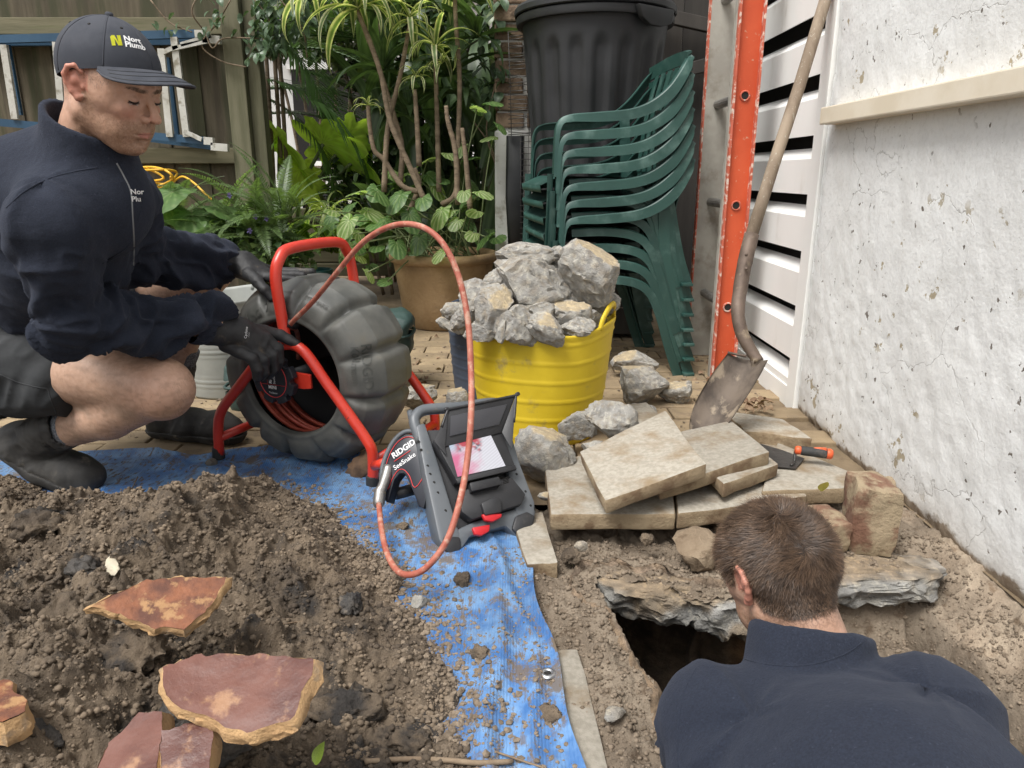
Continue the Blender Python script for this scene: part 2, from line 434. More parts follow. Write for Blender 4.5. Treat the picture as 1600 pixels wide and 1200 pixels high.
# ================================================ MATERIALS of the setting
m_dirt = M('dirt', (.175, .125, .08), (.26, .2, .135), 9, bump=.9, bscale=95, bdist=.006, rough=.95, c3=(.11, .075, .045), s3=26, bump2=(.6, 400, .0015))
m_pitsoil = M('pit_soil', (.10, .068, .042), (.18, .125, .078), 30, bump=1, bscale=85, bdist=.012, rough=1, attr=True, amix='MULTIPLY', bump2=(.6, 350, .0015))
m_sand = M('joint_sand', (.13, .095, .055), (.21, .155, .095), 5, bump=.7, bscale=120, bdist=.004, rough=.95, c3=(.14, .1, .06), s3=30)
m_paver = M('paver_brick', (.215, .16, .095), (.30, .225, .135), 6, bump=.5, bscale=160, bdist=.002, rough=.92, c3=(.19, .14, .09), s3=14, t3=(.5, .7), rnd=.14)
m_slab = M('concrete_slab', (.265, .24, .195), (.345, .315, .262), 90, bump=.55, bscale=240, bdist=.0022, rough=.93, c3=(.21, .155, .095), s3=11, t3=(.45, .70), rnd=.12, bump2=(.35, 700, .001))
m_slabside = M('slab_side', (.22, .16, .095), (.33, .255, .16), 14, bump=.8, bscale=170, bdist=.004, rough=.95, c3=(.16, .105, .06), s3=18, t3=(.45, .65))
m_lawnfar = M('far_ground', (.3, .3, .27), (.42, .42, .38), 2, rough=.9)
# ================================================ GROUND
def ground_sheet():
    x0, x1, y0, y1 = .03, 1.0, -.05, 1.72
    xs = [-60, x0, x1, 60]; ys = [-20, y0, y1, 200]
    V = [(x, y, -.014) for x in xs for y in ys]; F = []
    for i in range(3):
        for j in range(3):
            if (i, j) != (1, 1): a = i*4+j; F.append((a, a+4, a+5, a+1))
    return np.array(V, float), F
gnd = struct('ground', ground_sheet(), m_sand)
HOLE = [(.225, .06), (.228, .62), (.228, .89), (.232, 1.02), (.207, 1.12), (.187, 1.22), (.165, 1.31), (.175, 1.365), (.215, 1.355), (.26, 1.34), (.31, 1.32), (.345, 1.295), (.385, 1.28), (.43, 1.285), (.49, 1.30), (.555, 1.315), (.575, 1.27), (.62, 1.235),
        (.69, 1.21), (.765, 1.19), (.79, 1.15), (.785, 1.0), (.78, .8), (.775, .06)]
def dens(P, step=.012):
    o = []
    for i in range(len(P)):
        a, b = np.array(P[i]), np.array(P[(i+1) % len(P)]); n = max(1, int(np.linalg.norm(b-a)/step))
        for k in range(n): o.append(a+(b-a)*k/n)
    return np.array(o)
def dirt_h(X, Y):
    P = np.stack([X, Y, 0*X], -1)
    z = -.012+.016*fbm(P*7, 3, 3)+.016*np.maximum(billow(P*26, 4, 9), -.1)+.005*fbm(P*90, 2, 5)
    z = z+.012*np.clip(1-np.abs(X-.16)/.07, 0, 1)*(Y < 1.3)
    z = z-.03*sstep(1.43, 1.52, Y)*(X < .66)
    sh_ = sstep(1.41, 1.34, Y)*sstep(.55, .60, X)*sstep(.885, .85, X); z = z-sh_*(.125+.03*fbm(P*9, 3, 71)+.02*np.maximum(billow(P*14, 3, 5), 0))
    foot = sstep(.84, .90, X); z = np.where(X > .84, z-.07*(1-sstep(.9, 1.0, X))*(1-sstep(1.42, 1.5, Y)), z)
    return z
def dirt_patch():
    nx, ny = 205, 340; xs = np.linspace(.015, 1.03, nx); ys = np.linspace(-.07, 1.74, ny)
    X, Y = np.meshgrid(xs, ys, indexing='ij'); Z = dirt_h(X, Y); F = grid(nx, ny)
    V = np.stack([X, Y, Z], -1).reshape(-1, 3); ins = inpoly(V[:, 0], V[:, 1], HOLE)
    F = F[~ins[F].all(1)]
    c = np.ones((len(V), 3)); f = sstep(.86, .9, V[:, 0]); c = c*(1+f*.9*np.clip(.4+fbm(V*12, 3, 77), 0, 1))[:, None]
    return (V, F), c
vf, cc = dirt_patch()
m_dirtc = M('dirt_attr', (.145, .112, .08), (.235, .19, .14), 9, bump=.9, bscale=95, bdist=.006, rough=.95, c3=(.10, .07, .045), s3=26, attr=True, bump2=(.6, 400, .0015))
dirt = struct('dirt', vf, m_dirtc, None, True, cc)
def pit():
    P = dens(HOLE); n = len(P); C = np.array([.5, .7]); R = []; cols = []
    T = np.roll(P, -1, 0)-np.roll(P, 1, 0); N = np.stack([T[:, 1], -T[:, 0]], 1); N /= np.linalg.norm(N, axis=1)[:, None]
    if ((P+N*.01-C)**2).sum(1).mean() < ((P-C)**2).sum(1).mean(): N = -N
    far = sstep(1.2, 1.3, P[:, 1])*(1-sstep(.54, .58, P[:, 0])); und = far*(1-sstep(.46, .56, P[:, 0]))
    prof = [(.030, -.006), (.016, .004), (.004, .006), (-.006, -.006), (-.016, -.020), (-.020, -.036), (-.016, -.052), (-.006, -.064), (.008, -.074), (.03, -.082)]
    for q, (o, z) in enumerate(prof):
        Q = P+N*(o*.5*(1-far)+(.045+o*.3)*far)[:, None]; z0 = dirt_h(Q[:, 0], Q[:, 1])
        p3 = np.stack([Q[:, 0], Q[:, 1], z0*.7+z*(.6+.6*far)], 1)
        a = (.006+.004*far)*(1 if q > 1 else .3)
        p3 = p3+np.stack([fbm(p3*45, 3, 31+s) for s in range(3)], 1)*a[:, None]*1.5+np.stack([billow(p3*16, 2, 51+s) for s in range(3)], 1)*(a*.6)[:, None]; R.append(p3)
        g = (.55+.9*np.clip(.5+fbm(p3*60, 3, 8), 0, 1))[:, None]
        con = np.array([1.9, 2.1, 2.5])*g; soil = np.array([1.5, 1.55, 1.6])*g; f = (far if 3 <= q <= 9 else far*.25)[:, None]
        f = np.maximum(f, ((fbm(p3*14, 2, 4) > .22) & (2 <= q))[:, None]*.6*1.0)
        cols.append(con*f+soil*(1-f))
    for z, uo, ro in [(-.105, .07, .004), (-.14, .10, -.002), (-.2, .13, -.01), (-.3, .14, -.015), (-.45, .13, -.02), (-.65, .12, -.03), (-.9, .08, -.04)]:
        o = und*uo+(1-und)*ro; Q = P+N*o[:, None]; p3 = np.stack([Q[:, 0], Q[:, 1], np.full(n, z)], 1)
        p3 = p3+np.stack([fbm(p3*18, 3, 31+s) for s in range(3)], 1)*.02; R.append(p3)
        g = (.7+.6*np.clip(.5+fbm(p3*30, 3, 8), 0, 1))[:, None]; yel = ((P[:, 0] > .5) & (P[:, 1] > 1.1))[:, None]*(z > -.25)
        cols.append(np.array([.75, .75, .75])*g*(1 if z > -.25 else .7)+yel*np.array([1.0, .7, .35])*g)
    V, F = loft(R); i = len(V); V = np.concatenate([V, [[.5, .7, -.9]]]); b = (len(R)-1)*n
    F += [(b+(j+1) % n, b+j, i) for j in range(n)]; cols.append(np.ones((1, 3)))
    return (V, F), np.concatenate(cols)
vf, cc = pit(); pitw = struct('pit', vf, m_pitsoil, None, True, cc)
def slab_edge(size, c, ang, seed, cuts=30, pw=.8):
    V, F = ico(5); r_ = np.random.RandomState(seed)
    for k in range(cuts):
        n = nz(r_.normal(size=3)*[1, 1.2, 1]); e = V@n-r_.uniform(.62, .86); V = V-np.where(e > 0, e*.95, 0)[:, None]*n
    N = V/np.linalg.norm(V, axis=1)[:, None]; V = np.sign(V)*np.abs(V)**pw; V = V*size; V = V+N*(.020*billow(V*22+seed, 4, 3)+.007*fbm(V*80, 3, 2))[:, None]+N*(.012*fbm(V*7+seed, 2, 5))[:, None]; fl = V[:, 2] > .02; V[fl, 2] = .02+(V[fl, 2]-.02)*.3
    V = V@rot('Z', ang).T+c; top = sstep(-.02, -.008, V[:, 2]); g = (.6+.7*np.clip(.5+fbm(V*60, 3, 8), 0, 1))[:, None]
    st_ = np.clip((fbm(V*11, 4, 40)-.02)*3.5, 0, .85)[:, None]
    return (V, F), (np.array([.28, .27, .245])*g*(1-st_)+np.array([.20, .15, .095])*g*st_)*(1-top[:, None])+np.array([.25, .19, .125])*g*top[:, None]
# crumbs and small stones on the dirt (one stuff object)
def crumbs(fn, n, seed, smin, smax, sub=1, flat=.8, up=.3, ex=3.0):
    r = np.random.RandomState(seed); V0, F0 = ico(sub)
    base = [V0*(1+.75*fbm(V0*1.9+s*9.1, 2, s)[:, None])*np.array([1, .75+.04*s, .9]) for s in range(12)]
    P = fn(r, n); n = len(P); s = smin*(smax/smin)**(r.rand(n)**ex); a = r.rand(n)*6.28; ca, sa = np.cos(a)[:, None], np.sin(a)[:, None]; B = np.array(base)[r.randint(12, size=n)]
    V = np.stack([B[..., 0]*ca-B[..., 1]*sa, B[..., 0]*sa+B[..., 1]*ca, B[..., 2]*flat], 2)*s[:, None, None]+P[:, None]; V[..., 2] += (s*up)[:, None]
    return V.reshape(-1, 3), (F0[None]+np.arange(n)[:, None, None]*len(V0)).reshape(-1, 3)
m_crumb = M('soil_crumb', (.125, .095, .066), (.235, .185, .135), 60, bump=.5, bscale=300, bdist=.002, rough=.97)
def f_dirt(r, n):
    x, y = r.uniform(.03, .98, n*2), r.uniform(.6, 1.56, n*2); m = ~inpoly(x, y, HOLE); x, y = x[m][:n], y[m][:n]; return np.stack([x, y, dirt_h(x, y)], 1)
tag(part('soil_crumbs', crumbs(f_dirt, 20000, 5, .0010, .0062), m_crumb, None, False), 'loose crumbs of soil and grit around the open hole', 'soil', kind='stuff')
# pavers (parts of the ground)
pv = [mesh('paver', *hexa([(-.117, -.057, 0), (.117, -.057, 0), (.117, .057, 0), (-.117, .057, 0)], .02, .004), m_paver) for _ in range(1)]
r = np.random.RandomState(3); k = 0
for j in range(21):
    for i in range(15):
        x = -2.45+i*.24+(j % 2)*.12; y = 1.95+j*.12
        if x > 1.0 or k >= 298 or (x > .35 and y < 2.1): continue
        o = obj('paver', pv[0], gnd, (x, y, -.001+r.uniform(-.003, .003))); o.rotation_euler = (r.uniform(-.01, .01), r.uniform(-.01, .01), r.uniform(-.012, .012)); k += 1
# leaf litter and grit over the pavers
def f_pave(r, n): return np.stack([r.uniform(-2, .95, n), r.uniform(1.95, 3.9, n), np.zeros(n)], 1)
tag(part('grit', crumbs(f_pave, 5200, 8, .0012, .009, 1, .5, .1), m_crumb, None, False), 'brown grit and leaf crumbs scattered over the ochre brick paving', 'grit', kind='stuff')
# ================================================ RENDERED WALL
def wall_mat():
    m = bpy.data.materials.new('white_render'); m.use_nodes = True; T = m.node_tree; N = T.nodes; L = T.links; B = N['Principled BSDF']
    tc = N.new('ShaderNodeTexCoord'); g = N.new('ShaderNodeNewGeometry'); co = tc.outputs['Object']
    def noise(sc, d=5, r=.6, off=0):
        n = N.new('ShaderNodeTexNoise'); n.inputs['Scale'].default_value = sc; n.inputs['Detail'].default_value = d; n.inputs['Roughness'].default_value = r
        if off:
            v = N.new('ShaderNodeVectorMath'); v.operation = 'ADD'; v.inputs[1].default_value = (off, off*.7, -off); L.new(co, v.inputs[0]); L.new(v.outputs[0], n.inputs['Vector'])
        else: L.new(co, n.inputs['Vector'])
        return n.outputs['Fac']
    def rmp(f, a, b, lo=0, hi=1):
        r = N.new('ShaderNodeMapRange'); r.inputs[1].default_value = a; r.inputs[2].default_value = b; r.inputs[3].default_value = lo; r.inputs[4].default_value = hi; L.new(f, r.inputs[0]); return r.outputs[0]
    def math_(op, a, b):
        x = N.new('ShaderNodeMath'); x.operation = op
        for i, q in enumerate((a, b)):
            if isinstance(q, (int, float)): x.inputs[i].default_value = q
            else: L.new(q, x.inputs[i])
        return x.outputs[0]
    def mix(f, a, b):
        x = N.new('ShaderNodeMix'); x.data_type = 'RGBA'; L.new(f, x.inputs[0])
        for q, i in ((a, 6), (b, 7)):
            if isinstance(q, tuple): x.inputs[i].default_value = (*q, 1)
            else: L.new(q, x.inputs[i])
        return x.outputs[2]
    chip = math_('MULTIPLY', rmp(noise(14, 6, .66), .632, .642), rmp(noise(2.6, 2, .5, 3.3), .49, .55))
    pin = math_('MULTIPLY', rmp(noise(44, 3, .5, 9.), .68, .70), rmp(noise(4, 2, .5, 1.3), .4, .5))
    vo = N.new('ShaderNodeTexVoronoi'); vo.feature = 'DISTANCE_TO_EDGE'; vo.inputs['Scale'].default_value = 2.6
    wv = N.new('ShaderNodeTexNoise'); wv.inputs['Scale'].default_value = 9; wv.inputs['Detail'].default_value = 6; L.new(co, wv.inputs['Vector'])
    va = N.new('ShaderNodeVectorMath'); va.operation = 'MULTIPLY_ADD'; va.inputs[1].default_value = (.16,)*3; L.new(wv.outputs['Color'], va.inputs[0]); L.new(co, va.inputs[2]); L.new(va.outputs[0], vo.inputs['Vector'])
    crack = math_('MULTIPLY', rmp(vo.outputs['Distance'], .0045, .0015), rmp(noise(1.7, 2, .5, 5.5), .44, .52))
    c = mix(rmp(noise(3, 4), .35, .7), (.74, .745, .735), (.67, .67, .655))
    c = mix(rmp(noise(70, 4), .5, .8), c, (.60, .60, .58))
    c = mix(chip, c, (.36, .31, .22)); c = mix(pin, c, (.16, .14, .12)); c = mix(math_('MULTIPLY', crack, .55), c, (.3, .29, .27))
    sp = N.new('ShaderNodeSeparateXYZ'); L.new(g.outputs['Position'], sp.inputs[0])
    hz = math_('ADD', sp.outputs[2], math_('MULTIPLY', math_('SUBTRACT', noise(13, 5), .5), .11))
    dirtc = mix(rmp(noise(22, 6), .4, .65), (.17, .125, .085), (.32, .27, .21))
    c = mix(math_('MULTIPLY', rmp(hz, .10, .0), .35), c, (.36, .31, .25))
    c = mix(rmp(hz, .016, .004), c, dirtc)
    L.new(c, B.inputs['Base Color']); B.inputs['Roughness'].default_value = .75
    h = math_('ADD', math_('MULTIPLY', noise(115, 6, .6), .8), math_('MULTIPLY', noise(30, 4, .6), 1.3))
    h = math_('SUBTRACT', h, math_('MULTIPLY', chip, .5)); h = math_('SUBTRACT', h, math_('MULTIPLY', pin, .5)); h = math_('SUBTRACT', h, math_('MULTIPLY', crack, .5))
    b = N.new('ShaderNodeBump'); b.inputs['Strength'].default_value = .5; b.inputs['Distance'].default_value = .0032; L.new(h, b.inputs['Height']); L.new(b.outputs[0], B.inputs['Normal'])
    return m
m_wall = wall_mat()
def wall_face():
    ys = np.concatenate([[-.9, .4], np.arange(.9, 2.466, .010), [2.466]]); zs = np.concatenate([np.arange(-.28, .5, .010), np.arange(.5, 1.45, .02), [1.6, 2.6]])
    Y, Z = np.meshgrid(ys, zs, indexing='ij'); P = np.stack([0*Y, Y, Z], -1)
    X = 1.0+.004*fbm(P*6, 3, 2)+.0025*fbm(P*30, 3, 4); low = 1-sstep(-.035, .01, Z+.02*fbm(P*9, 3, 8)); X = X+low*(.014+.02*fbm(P*20, 4, 9))-.03*low*sstep(-.04, -.2, Z)
    X = X+.003*sstep(.02, 0, np.abs(Y-2.46))
    return np.stack([X, Y, Z], -1).reshape(-1, 3), grid(len(ys), len(zs))
wt = thing('rendered_wall', 'white rendered house wall with cracks and flaking paint on the right', 'wall', (1.1, 1.2, 0))
part('render_face', wall_face(), m_wall, wt, True)
part('wall_core', box((1.15, .79, 1.1), (.24, 3.36, 3)), m_wall, wt)
m_cream = M('cream_paint', (.66, .58, .45), (.74, .67, .55), 5, rough=.55, bump=.15, bscale=60, bdist=.002, c3=(.5, .43, .33), s3=3, t3=(.62, .8))
part('ledge', box((.977, .95, .968), (.055, 2.92, .05), None, .004), m_cream, wt)
# ================================================ LOUVRE SCREEN
m_white = M('white_metal', (.80, .80, .77), (.85, .85, .82), 3, rough=.42, bump=.06, bscale=90, bdist=.001, c3=(.55, .53, .46), s3=5, t3=(.6, .85), stretch=(1, 1, .4))
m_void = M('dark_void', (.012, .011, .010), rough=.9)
ls = thing('louvre_screen', 'white metal louvred screen beside the rendered wall', 'screen', (1.0, 3.1, 0))
part('frame_stile', box((1.004, 2.512, 1.1), (.026, .078, 2.4), None, .003), m_white, ls)
part('frame_stile', box((1.004, 3.9, 1.1), (.026, .07, 2.4), None, .003), m_white, ls)
part('bottom_rail', box((1.006, 3.2, .022), (.024, 1.32, .075), None, .003), m_white, ls)
part('shade_backing', box((1.10, 3.2, 1.1), (.02, 1.4, 2.4)), m_void, ls)  # near-black sheet, painted stand-in for the shaded space behind the louvres
for q in range(12):
    z = -.03+.19*q
    pr = [(.0, z+.088-.088), (.0, z+.115), (.005, z+.121), (.040, z+.152), (.043, z+.152), (.043, z+.150), (.008, z+.117), (.004, z+.112), (.004, z)]
    if q == 0: pr = [(a, max(b, .06)) for a, b in pr]
    y0, y1 = 2.552, 3.865; V = np.array([(1.0+a, y, b) for y in (y0, y1) for a, b in pr]); n = len(pr)
    F = [(i, (i+1) % n, n+(i+1) % n, n+i) for i in range(n)]
    part('louvre', (V, F), m_white, ls, 25)
m_blackplas = M('black_plastic', (.011, .012, .013), (.020, .021, .023), 5, rough=.5, r2=.65, bump=.12, bscale=200, bdist=.001)
# ================================================ PIER, MESH, BACK WALL
m_pier = M('pier_paint', (.48, .48, .45), (.56, .56, .53), 6, rough=.85, bump=.5, bscale=60, bdist=.004, c3=(.3, .28, .24), s3=11)
m_pbrick = M('pier_brick', (.16, .11, .075), (.25, .18, .12), 14, rough=.95, bump=.9, bscale=50, bdist=.01, c3=(.08, .055, .035), s3=16)
pr = thing('brick_pier', 'old brick pier with pale painted foot behind the chairs', 'pier', (.08, 4.15, 0))
part('painted_base', box((.08, 4.15, .5), (.34, .30, 1.02), None, .01), m_pier, pr)
rr = np.random.RandomState(4)
for j in range(11):
    for i in range(2):
        L = .19; o = (j % 2)*.07; x0 = -.09+i*(.155+o*.2)-(0 if i == 0 else 0)
        wd = (.15+o*.3, .34-.16-o*.3)[i]; xc = (-.09+wd/2) if i == 0 else (.25-wd/2)
        V, F = box((xc+rr.uniform(-.004, .004), 4.15+rr.uniform(-.008, .008), 1.06+j*.083), (wd-.006, .30, .072), None, .008)
        part('brick', (V, F), m_pbrick, pr)
part('mortar_core', box((.08, 4.15, 1.5), (.31, .27, .98)), m_pier, pr)
m_darkboard = M('dark_board', (.03, .026, .022), (.055, .048, .04), 5, rough=.85, bump=.4, bscale=40, bdist=.004, stretch=(1, 1, .15), rnd=.25)
bw = thing('timber_shed_wall', 'dark weathered board wall behind the black bin', 'wall', (.9, 4.6, 0))
for i in range(9): part('board', box((.30+i*.15, 4.6+.004*(i % 2), 1.2), (.146, .02, 2.6), None, .003), m_darkboard, bw)
for z, a in ((1.35, -.25), (1.62, .2)): part('brace', box((.95, 4.5, z), (.8, .05, .07), rot('Y', a), .004), m_darkboard, bw)
m_wire = M('galvanised_wire', (.09, .085, .08), rough=.5, metal=.7)
wm = thing('wire_mesh', 'roll of grey wire mesh and black matting beside the pier', 'wire mesh', (.02, 3.93, 0))
Pm = lambda px, py: U(px, py, Y=3.93)
a, b = Pm(794, 50), Pm(842, 400); L = []
x0, x1, zt, zb, zm = a[0], Pm(838, 50)[0]+.03, a[2], .45, U(0, 212, Y=3.93)[2]
for i in range(26): z = zt-(zt-zm)*i/25+rr.uniform(-.004, .004); L.append(tube([(x0, 3.93, z), ((x0+x1)/2, 3.90+rr.uniform(-.01, .01), z+rr.uniform(-.01, .01)), (x1, 3.93, z)], .0024, 5))
for x in (x0, x0+.09, x0+.1, x1): L.append(tube([(x, 3.928, zt), (x+.01, 3.925, (zt+zm)/2), (x+.016, 3.928, zm)], .0022, 5))
tag(part('wire_panel', join(*L), m_wire, wm, True), kind='stuff')
L = []
for i in range(22): z = zm-.0-(zm-.38)*i/21; L.append(tube([(x0+.06, 3.92, z), (x1+.06, 3.92, z)], .0014, 4))
for i in range(9): x = x0+.06+i*(x1-x0)/8.; L.append(tube([(x, 3.922, zm), (x+.01, 3.922, .38)], .0014, 4))
tag(part('wire_panel', join(*L), m_wire, wm, True), kind='stuff')
part('matting', sweep([(x0+.035, 3.95, zm), (x0+.03, 3.95, zm-.3), (x0+.05, 3.95, .3)], [(-.004, -.045), (.006, -.03), (.002, 0), (.008, .03), (-.004, .045), (-.012, 0)], up=(0, -1, 0)), m_blackplas, wm, True)
# ================================================ PALING FENCE
m_pal = M('weathered_timber', (.062, .05, .032), (.115, .095, .062), 5, rough=.92, bump=.6, bscale=30, bdist=.004, c3=(.05, .05, .025), s3=3, t3=(.45, .65), stretch=(3, 3, .28), rnd=.22)
m_rail = M('green_timber', (.105, .098, .055), (.155, .14, .085), 5, rough=.9, bump=.5, bscale=30, bdist=.003, c3=(.09, .1, .04), s3=4, stretch=(.3, 3, 3), rnd=.1)
m_post = M('post_timber', (.10, .097, .055), (.15, .14, .088), 5, rough=.9, bump=.5, bscale=30, bdist=.004, c3=(.08, .085, .04), s3=4, stretch=(3, 3, .3), rnd=.1)
FY = 4.45; fe = thing('paling_fence', 'tall weathered grey-green timber paling fence at the back left', 'fence', (-2.6, FY, 0))
x = -4.3; i = 0
while x < -1.5:
    wd = .098; part('paling', box((x+wd/2, FY+.012*(i % 2), 1.02), (wd+.006, .018, 2.1), rot('Y', rr.uniform(-.004, .004)), .003), m_pal, fe); x += wd+.004; i += 1
for z in (.895, 1.57): part('rail', box((-2.9, FY-.04, z), (2.75, .045, .085), None, .004), m_rail, fe)
part('capping', box((-2.95, FY-.012, 1.75), (2.9, .03, .3), None, .004), m_pal, fe)
px0 = U(372, 200, Y=FY)[0]; px1 = U(412, 200, Y=FY)[0]
part('post', box(((px0+px1)/2-.02, FY-.07, .95), (.105, .10, 2.1), None, .006), m_post, fe)
part('post', box(((px0+px1)/2+.07, FY-.03, .95), (.07, .09, 2.1), None, .006), m_post, fe)
# blue stepladder hung on the fence
m_blue = M('blue_paint', (.015, .055, .105), (.025, .075, .135), 6, rough=.5, bump=.2, bscale=60, bdist=.002, c3=(.08, .12, .15), s3=20, t3=(.6, .75))
m_oldwhite = M('old_white_paint', (.42, .41, .36), (.52, .51, .47), 9, rough=.7, bump=.4, bscale=60, bdist=.003, c3=(.22, .2, .15), s3=18, t3=(.5, .68))
bl = thing('hanging_ladder', 'blue and white wooden stepladder hung sideways on the fence', 'ladder', U(180, 140, Y=4.34))
def bar(name, a, b, w_, t_, mat, par, Y=4.33, Y2=None):
    A, B = U(*a, Y=Y), U(*b, Y=Y2 or Y); part(name, sweep([A, B], [(-w_/2, -t_/2), (w_/2, -t_/2), (w_/2, t_/2), (-w_/2, t_/2)], up=(0, 0, 1) if abs(B[0]-A[0]) > abs(B[2]-A[2]) else (1, 0, 0)), mat, par)
for a, b, y in (((-60, 63), (308, 53), 4.32), ((-60, 66), (320, 64), 4.39), ((-60, 186), (322, 220), 4.32), ((235, 216), (335, 229), 4.39)): bar('rail', a, b, .04, .03, m_blue, bl, y)
for a, b in (((6, 70), (24, 186)), ((88, 66), (98, 190)), ((252, 76), (266, 214)), ((272, 58), (292, 214))): bar('step', a, b, .036, .02, m_oldwhite, bl, 4.30)
for a, b in (((12, 70), (32, 180)), ((262, 90), (277, 210))): bar('stay', a, b, .022, .02, m_blue, bl, 4.36)
for a, b in (((283, 70), (330, 56)), ((255, 82), (278, 72)), ((288, 205), (315, 218)), ((270, 76), (325, 64))): bar('brace', a, b, .022, .015, m_oldwhite, bl, 4.29)
for a, b in (((306, 54), (320, 54)), ((318, 61), (345, 63)), ((320, 220), (334, 221)), ((331, 229), (357, 231))): bar('foot_block', a, b, .04, .035, m_oldwhite, bl, 4.30)
m_hose = M('yellow_cord', (.65, .35, .02), (.75, .45, .04), 9, rough=.45)
yh = thing('cord_coil', 'coiled bright yellow cord hanging on the fence', 'cord', U(255, 280, Y=4.25))
P = []
for i in range(90):
    t = i/89.; a = t*2*math.pi*3.3; cx = 246+12*math.sin(a*.35); P.append(U(cx-15+36*math.cos(a), 276+16*math.sin(a)*(1-.35*t)+4*math.sin(a*1.7), Y=4.2+.05*math.sin(a*2.3)))
part('cord', tube(path(P, 2), .0065, 8), m_hose, yh, True)
part('cord_end', tube(path([U(270, 285, Y=4.2), U(285, 276, Y=4.15), U(302, 285, Y=4.1), U(318, 300, Y=4.05), U(331, 312, Y=4.0)], 6), .0055, 8), m_hose, yh, True)
# ================================================ FAR BACKGROUND
m_far = M('pale_render', (.62, .62, .6), (.7, .7, .68), 2, rough=.85, bump=.1, bscale=20)
fh = thing('neighbour_house', 'pale rendered house beyond the garden, seen through the leaves', 'house', (-1.5, 10, 0))
part('wall', box((-1.5, 10.2, 1.6), (9, .2, 3.2)), m_far, fh); part('window', box((-2.2, 10.08, 1.5), (1.2, .06, 1.1)), m_void, fh); part('eave', box((-1.5, 9.9, 3.25), (9.4, .8, .12)), m_white, fh)
part('window_frame', box((-2.2, 10.06, 2.09), (1.3, .05, .06)), m_white, fh); part('window_frame', box((-2.2, 10.06, .92), (1.3, .07, .06)), m_white, fh)
lf = thing('low_wall', 'low timber garden edging behind the pots', 'edging', (-1.2, 5.6, 0))
for q in range(5): part('sleeper', box((-.9, 5.6+.01*(q % 2), .1+q*.1), (2.6, .08, .096), None, .01), m_rail, lf)
# ================================================ TARP
m_tarp = M('blue_tarp', (.045, .13, .32), (.15, .28, .48), 16, rough=.42, bump=.35, bscale=26, bdist=.006, attr=True, amix='MULTIPLY', spec=.5)
def tarp_mat():
    T = m_tarp.node_tree; N = T.nodes; L = T.links; B = N['Principled BSDF']
    tc = N.new('ShaderNodeTexCoord')
    # woven ribs
    wv = N.new('ShaderNodeTexWave'); wv.inputs['Scale'].default_value = 62; wv.inputs['Distortion'].default_value = .8; wv.inputs['Detail'].default_value = 2; wv.bands_direction = 'X'
    L.new(tc.outputs['Object'], wv.inputs['Vector'])
    b = N.new('ShaderNodeBump'); b.inputs['Strength'].default_value = .35; b.inputs['Distance'].default_value = .0015; L.new(wv.outputs['Fac'], b.inputs['Height'])
    old = B.inputs['Normal'].links[0].from_socket; L.new(old, b.inputs['Normal']); L.new(b.outputs[0], B.inputs['Normal'])
    # muddy smears and grit
    def noise(sc, d, r=.65, st=None):
        n = N.new('ShaderNodeTexNoise'); n.inputs['Scale'].default_value = sc; n.inputs['Detail'].default_value = d; n.inputs['Roughness'].default_value = r
        mp = N.new('ShaderNodeMapping'); mp.inputs['Scale'].default_value = st or (1, 1, 1); mp.inputs['Rotation'].default_value = (0, 0, .5); L.new(tc.outputs['Object'], mp.inputs[0]); L.new(mp.outputs[0], n.inputs['Vector']); return n.outputs['Fac']
    def rmp(f, a, b_, lo=0, hi=1):
        r = N.new('ShaderNodeMapRange'); r.inputs[1].default_value = a; r.inputs[2].default_value = b_; r.inputs[3].default_value = lo; r.inputs[4].default_value = hi; L.new(f, r.inputs[0]); return r.outputs[0]
    def m2(op, a, b_):
        x = N.new('ShaderNodeMath'); x.operation = op; L.new(a, x.inputs[0]); L.new(b_, x.inputs[1]); return x.outputs[0]
    f1 = m2('MULTIPLY', rmp(noise(95, 5, .7, (1, .35, 1)), .525, .60), rmp(noise(6, 4), .33, .52))
    f2 = rmp(noise(8, 9, .74), .545, .60, 0, .9); f = m2('MAXIMUM', f1, f2)
    x = N.new('ShaderNodeMix'); x.data_type = 'RGBA'; L.new(f, x.inputs[0]); src = B.inputs['Base Color'].links[0].from_socket; L.new(src, x.inputs[6]); x.inputs[7].default_value = (.13, .10, .07, 1)
    L.new(x.outputs[2], B.inputs['Base Color'])
    y = N.new('ShaderNodeMapRange'); y.inputs[3].default_value = .4; y.inputs[4].default_value = .95; L.new(f, y.inputs[0]); L.new(y.outputs[0], B.inputs['Roughness'])
tarp_mat()
TE = [(.0, 1.56), (.03, 1.475), (.045, 1.30), (.06, 1.15), (.085, .95), (.10, .80), (.12, .55)]          # right edge
def tarp_right(Y): return np.interp(Y, [p[1] for p in TE[::-1]], [p[0] for p in TE[::-1]])+.006*np.sin(Y*19)
def tarp_far(X): return np.interp(X, [-2.2, -1.5, -1.11, -.9, -.7, -.5, -.3, -.1, .1], [1.99, 1.985, 2.02, 1.99, 2.03, 1.99, 2.03, 1.97, 1.6])+.010*np.sin(X*15)
def tarp_h(X, Y):
    P = np.stack([X, Y, 0*X], -1)
    z = .010+.010*fbm(P*3, 3, 20)+.020*np.clip(billow(P*np.array([6, 2.4, 1]), 3, 6), 0, 1)**2
    z = z+.016*np.exp(-((X-(tarp_right(Y)-.10)-.03*np.sin(Y*6))/.016)**2)*sstep(.6, .9, Y)*(1-sstep(1.35, 1.5, Y))+.010*np.exp(-((X-(tarp_right(Y)-.05)+.02*np.sin(Y*9+1))/.01)**2)
    z = z+.03*sstep(.03, -.02, np.abs(X-tarp_right(Y)+.0))*(Y < 1.3)*.7
    z = z+.016*np.exp(-((Y-tarp_far(X))/.02)**2)*(.4+.6*np.sin(X*11+1)**2)
    return z
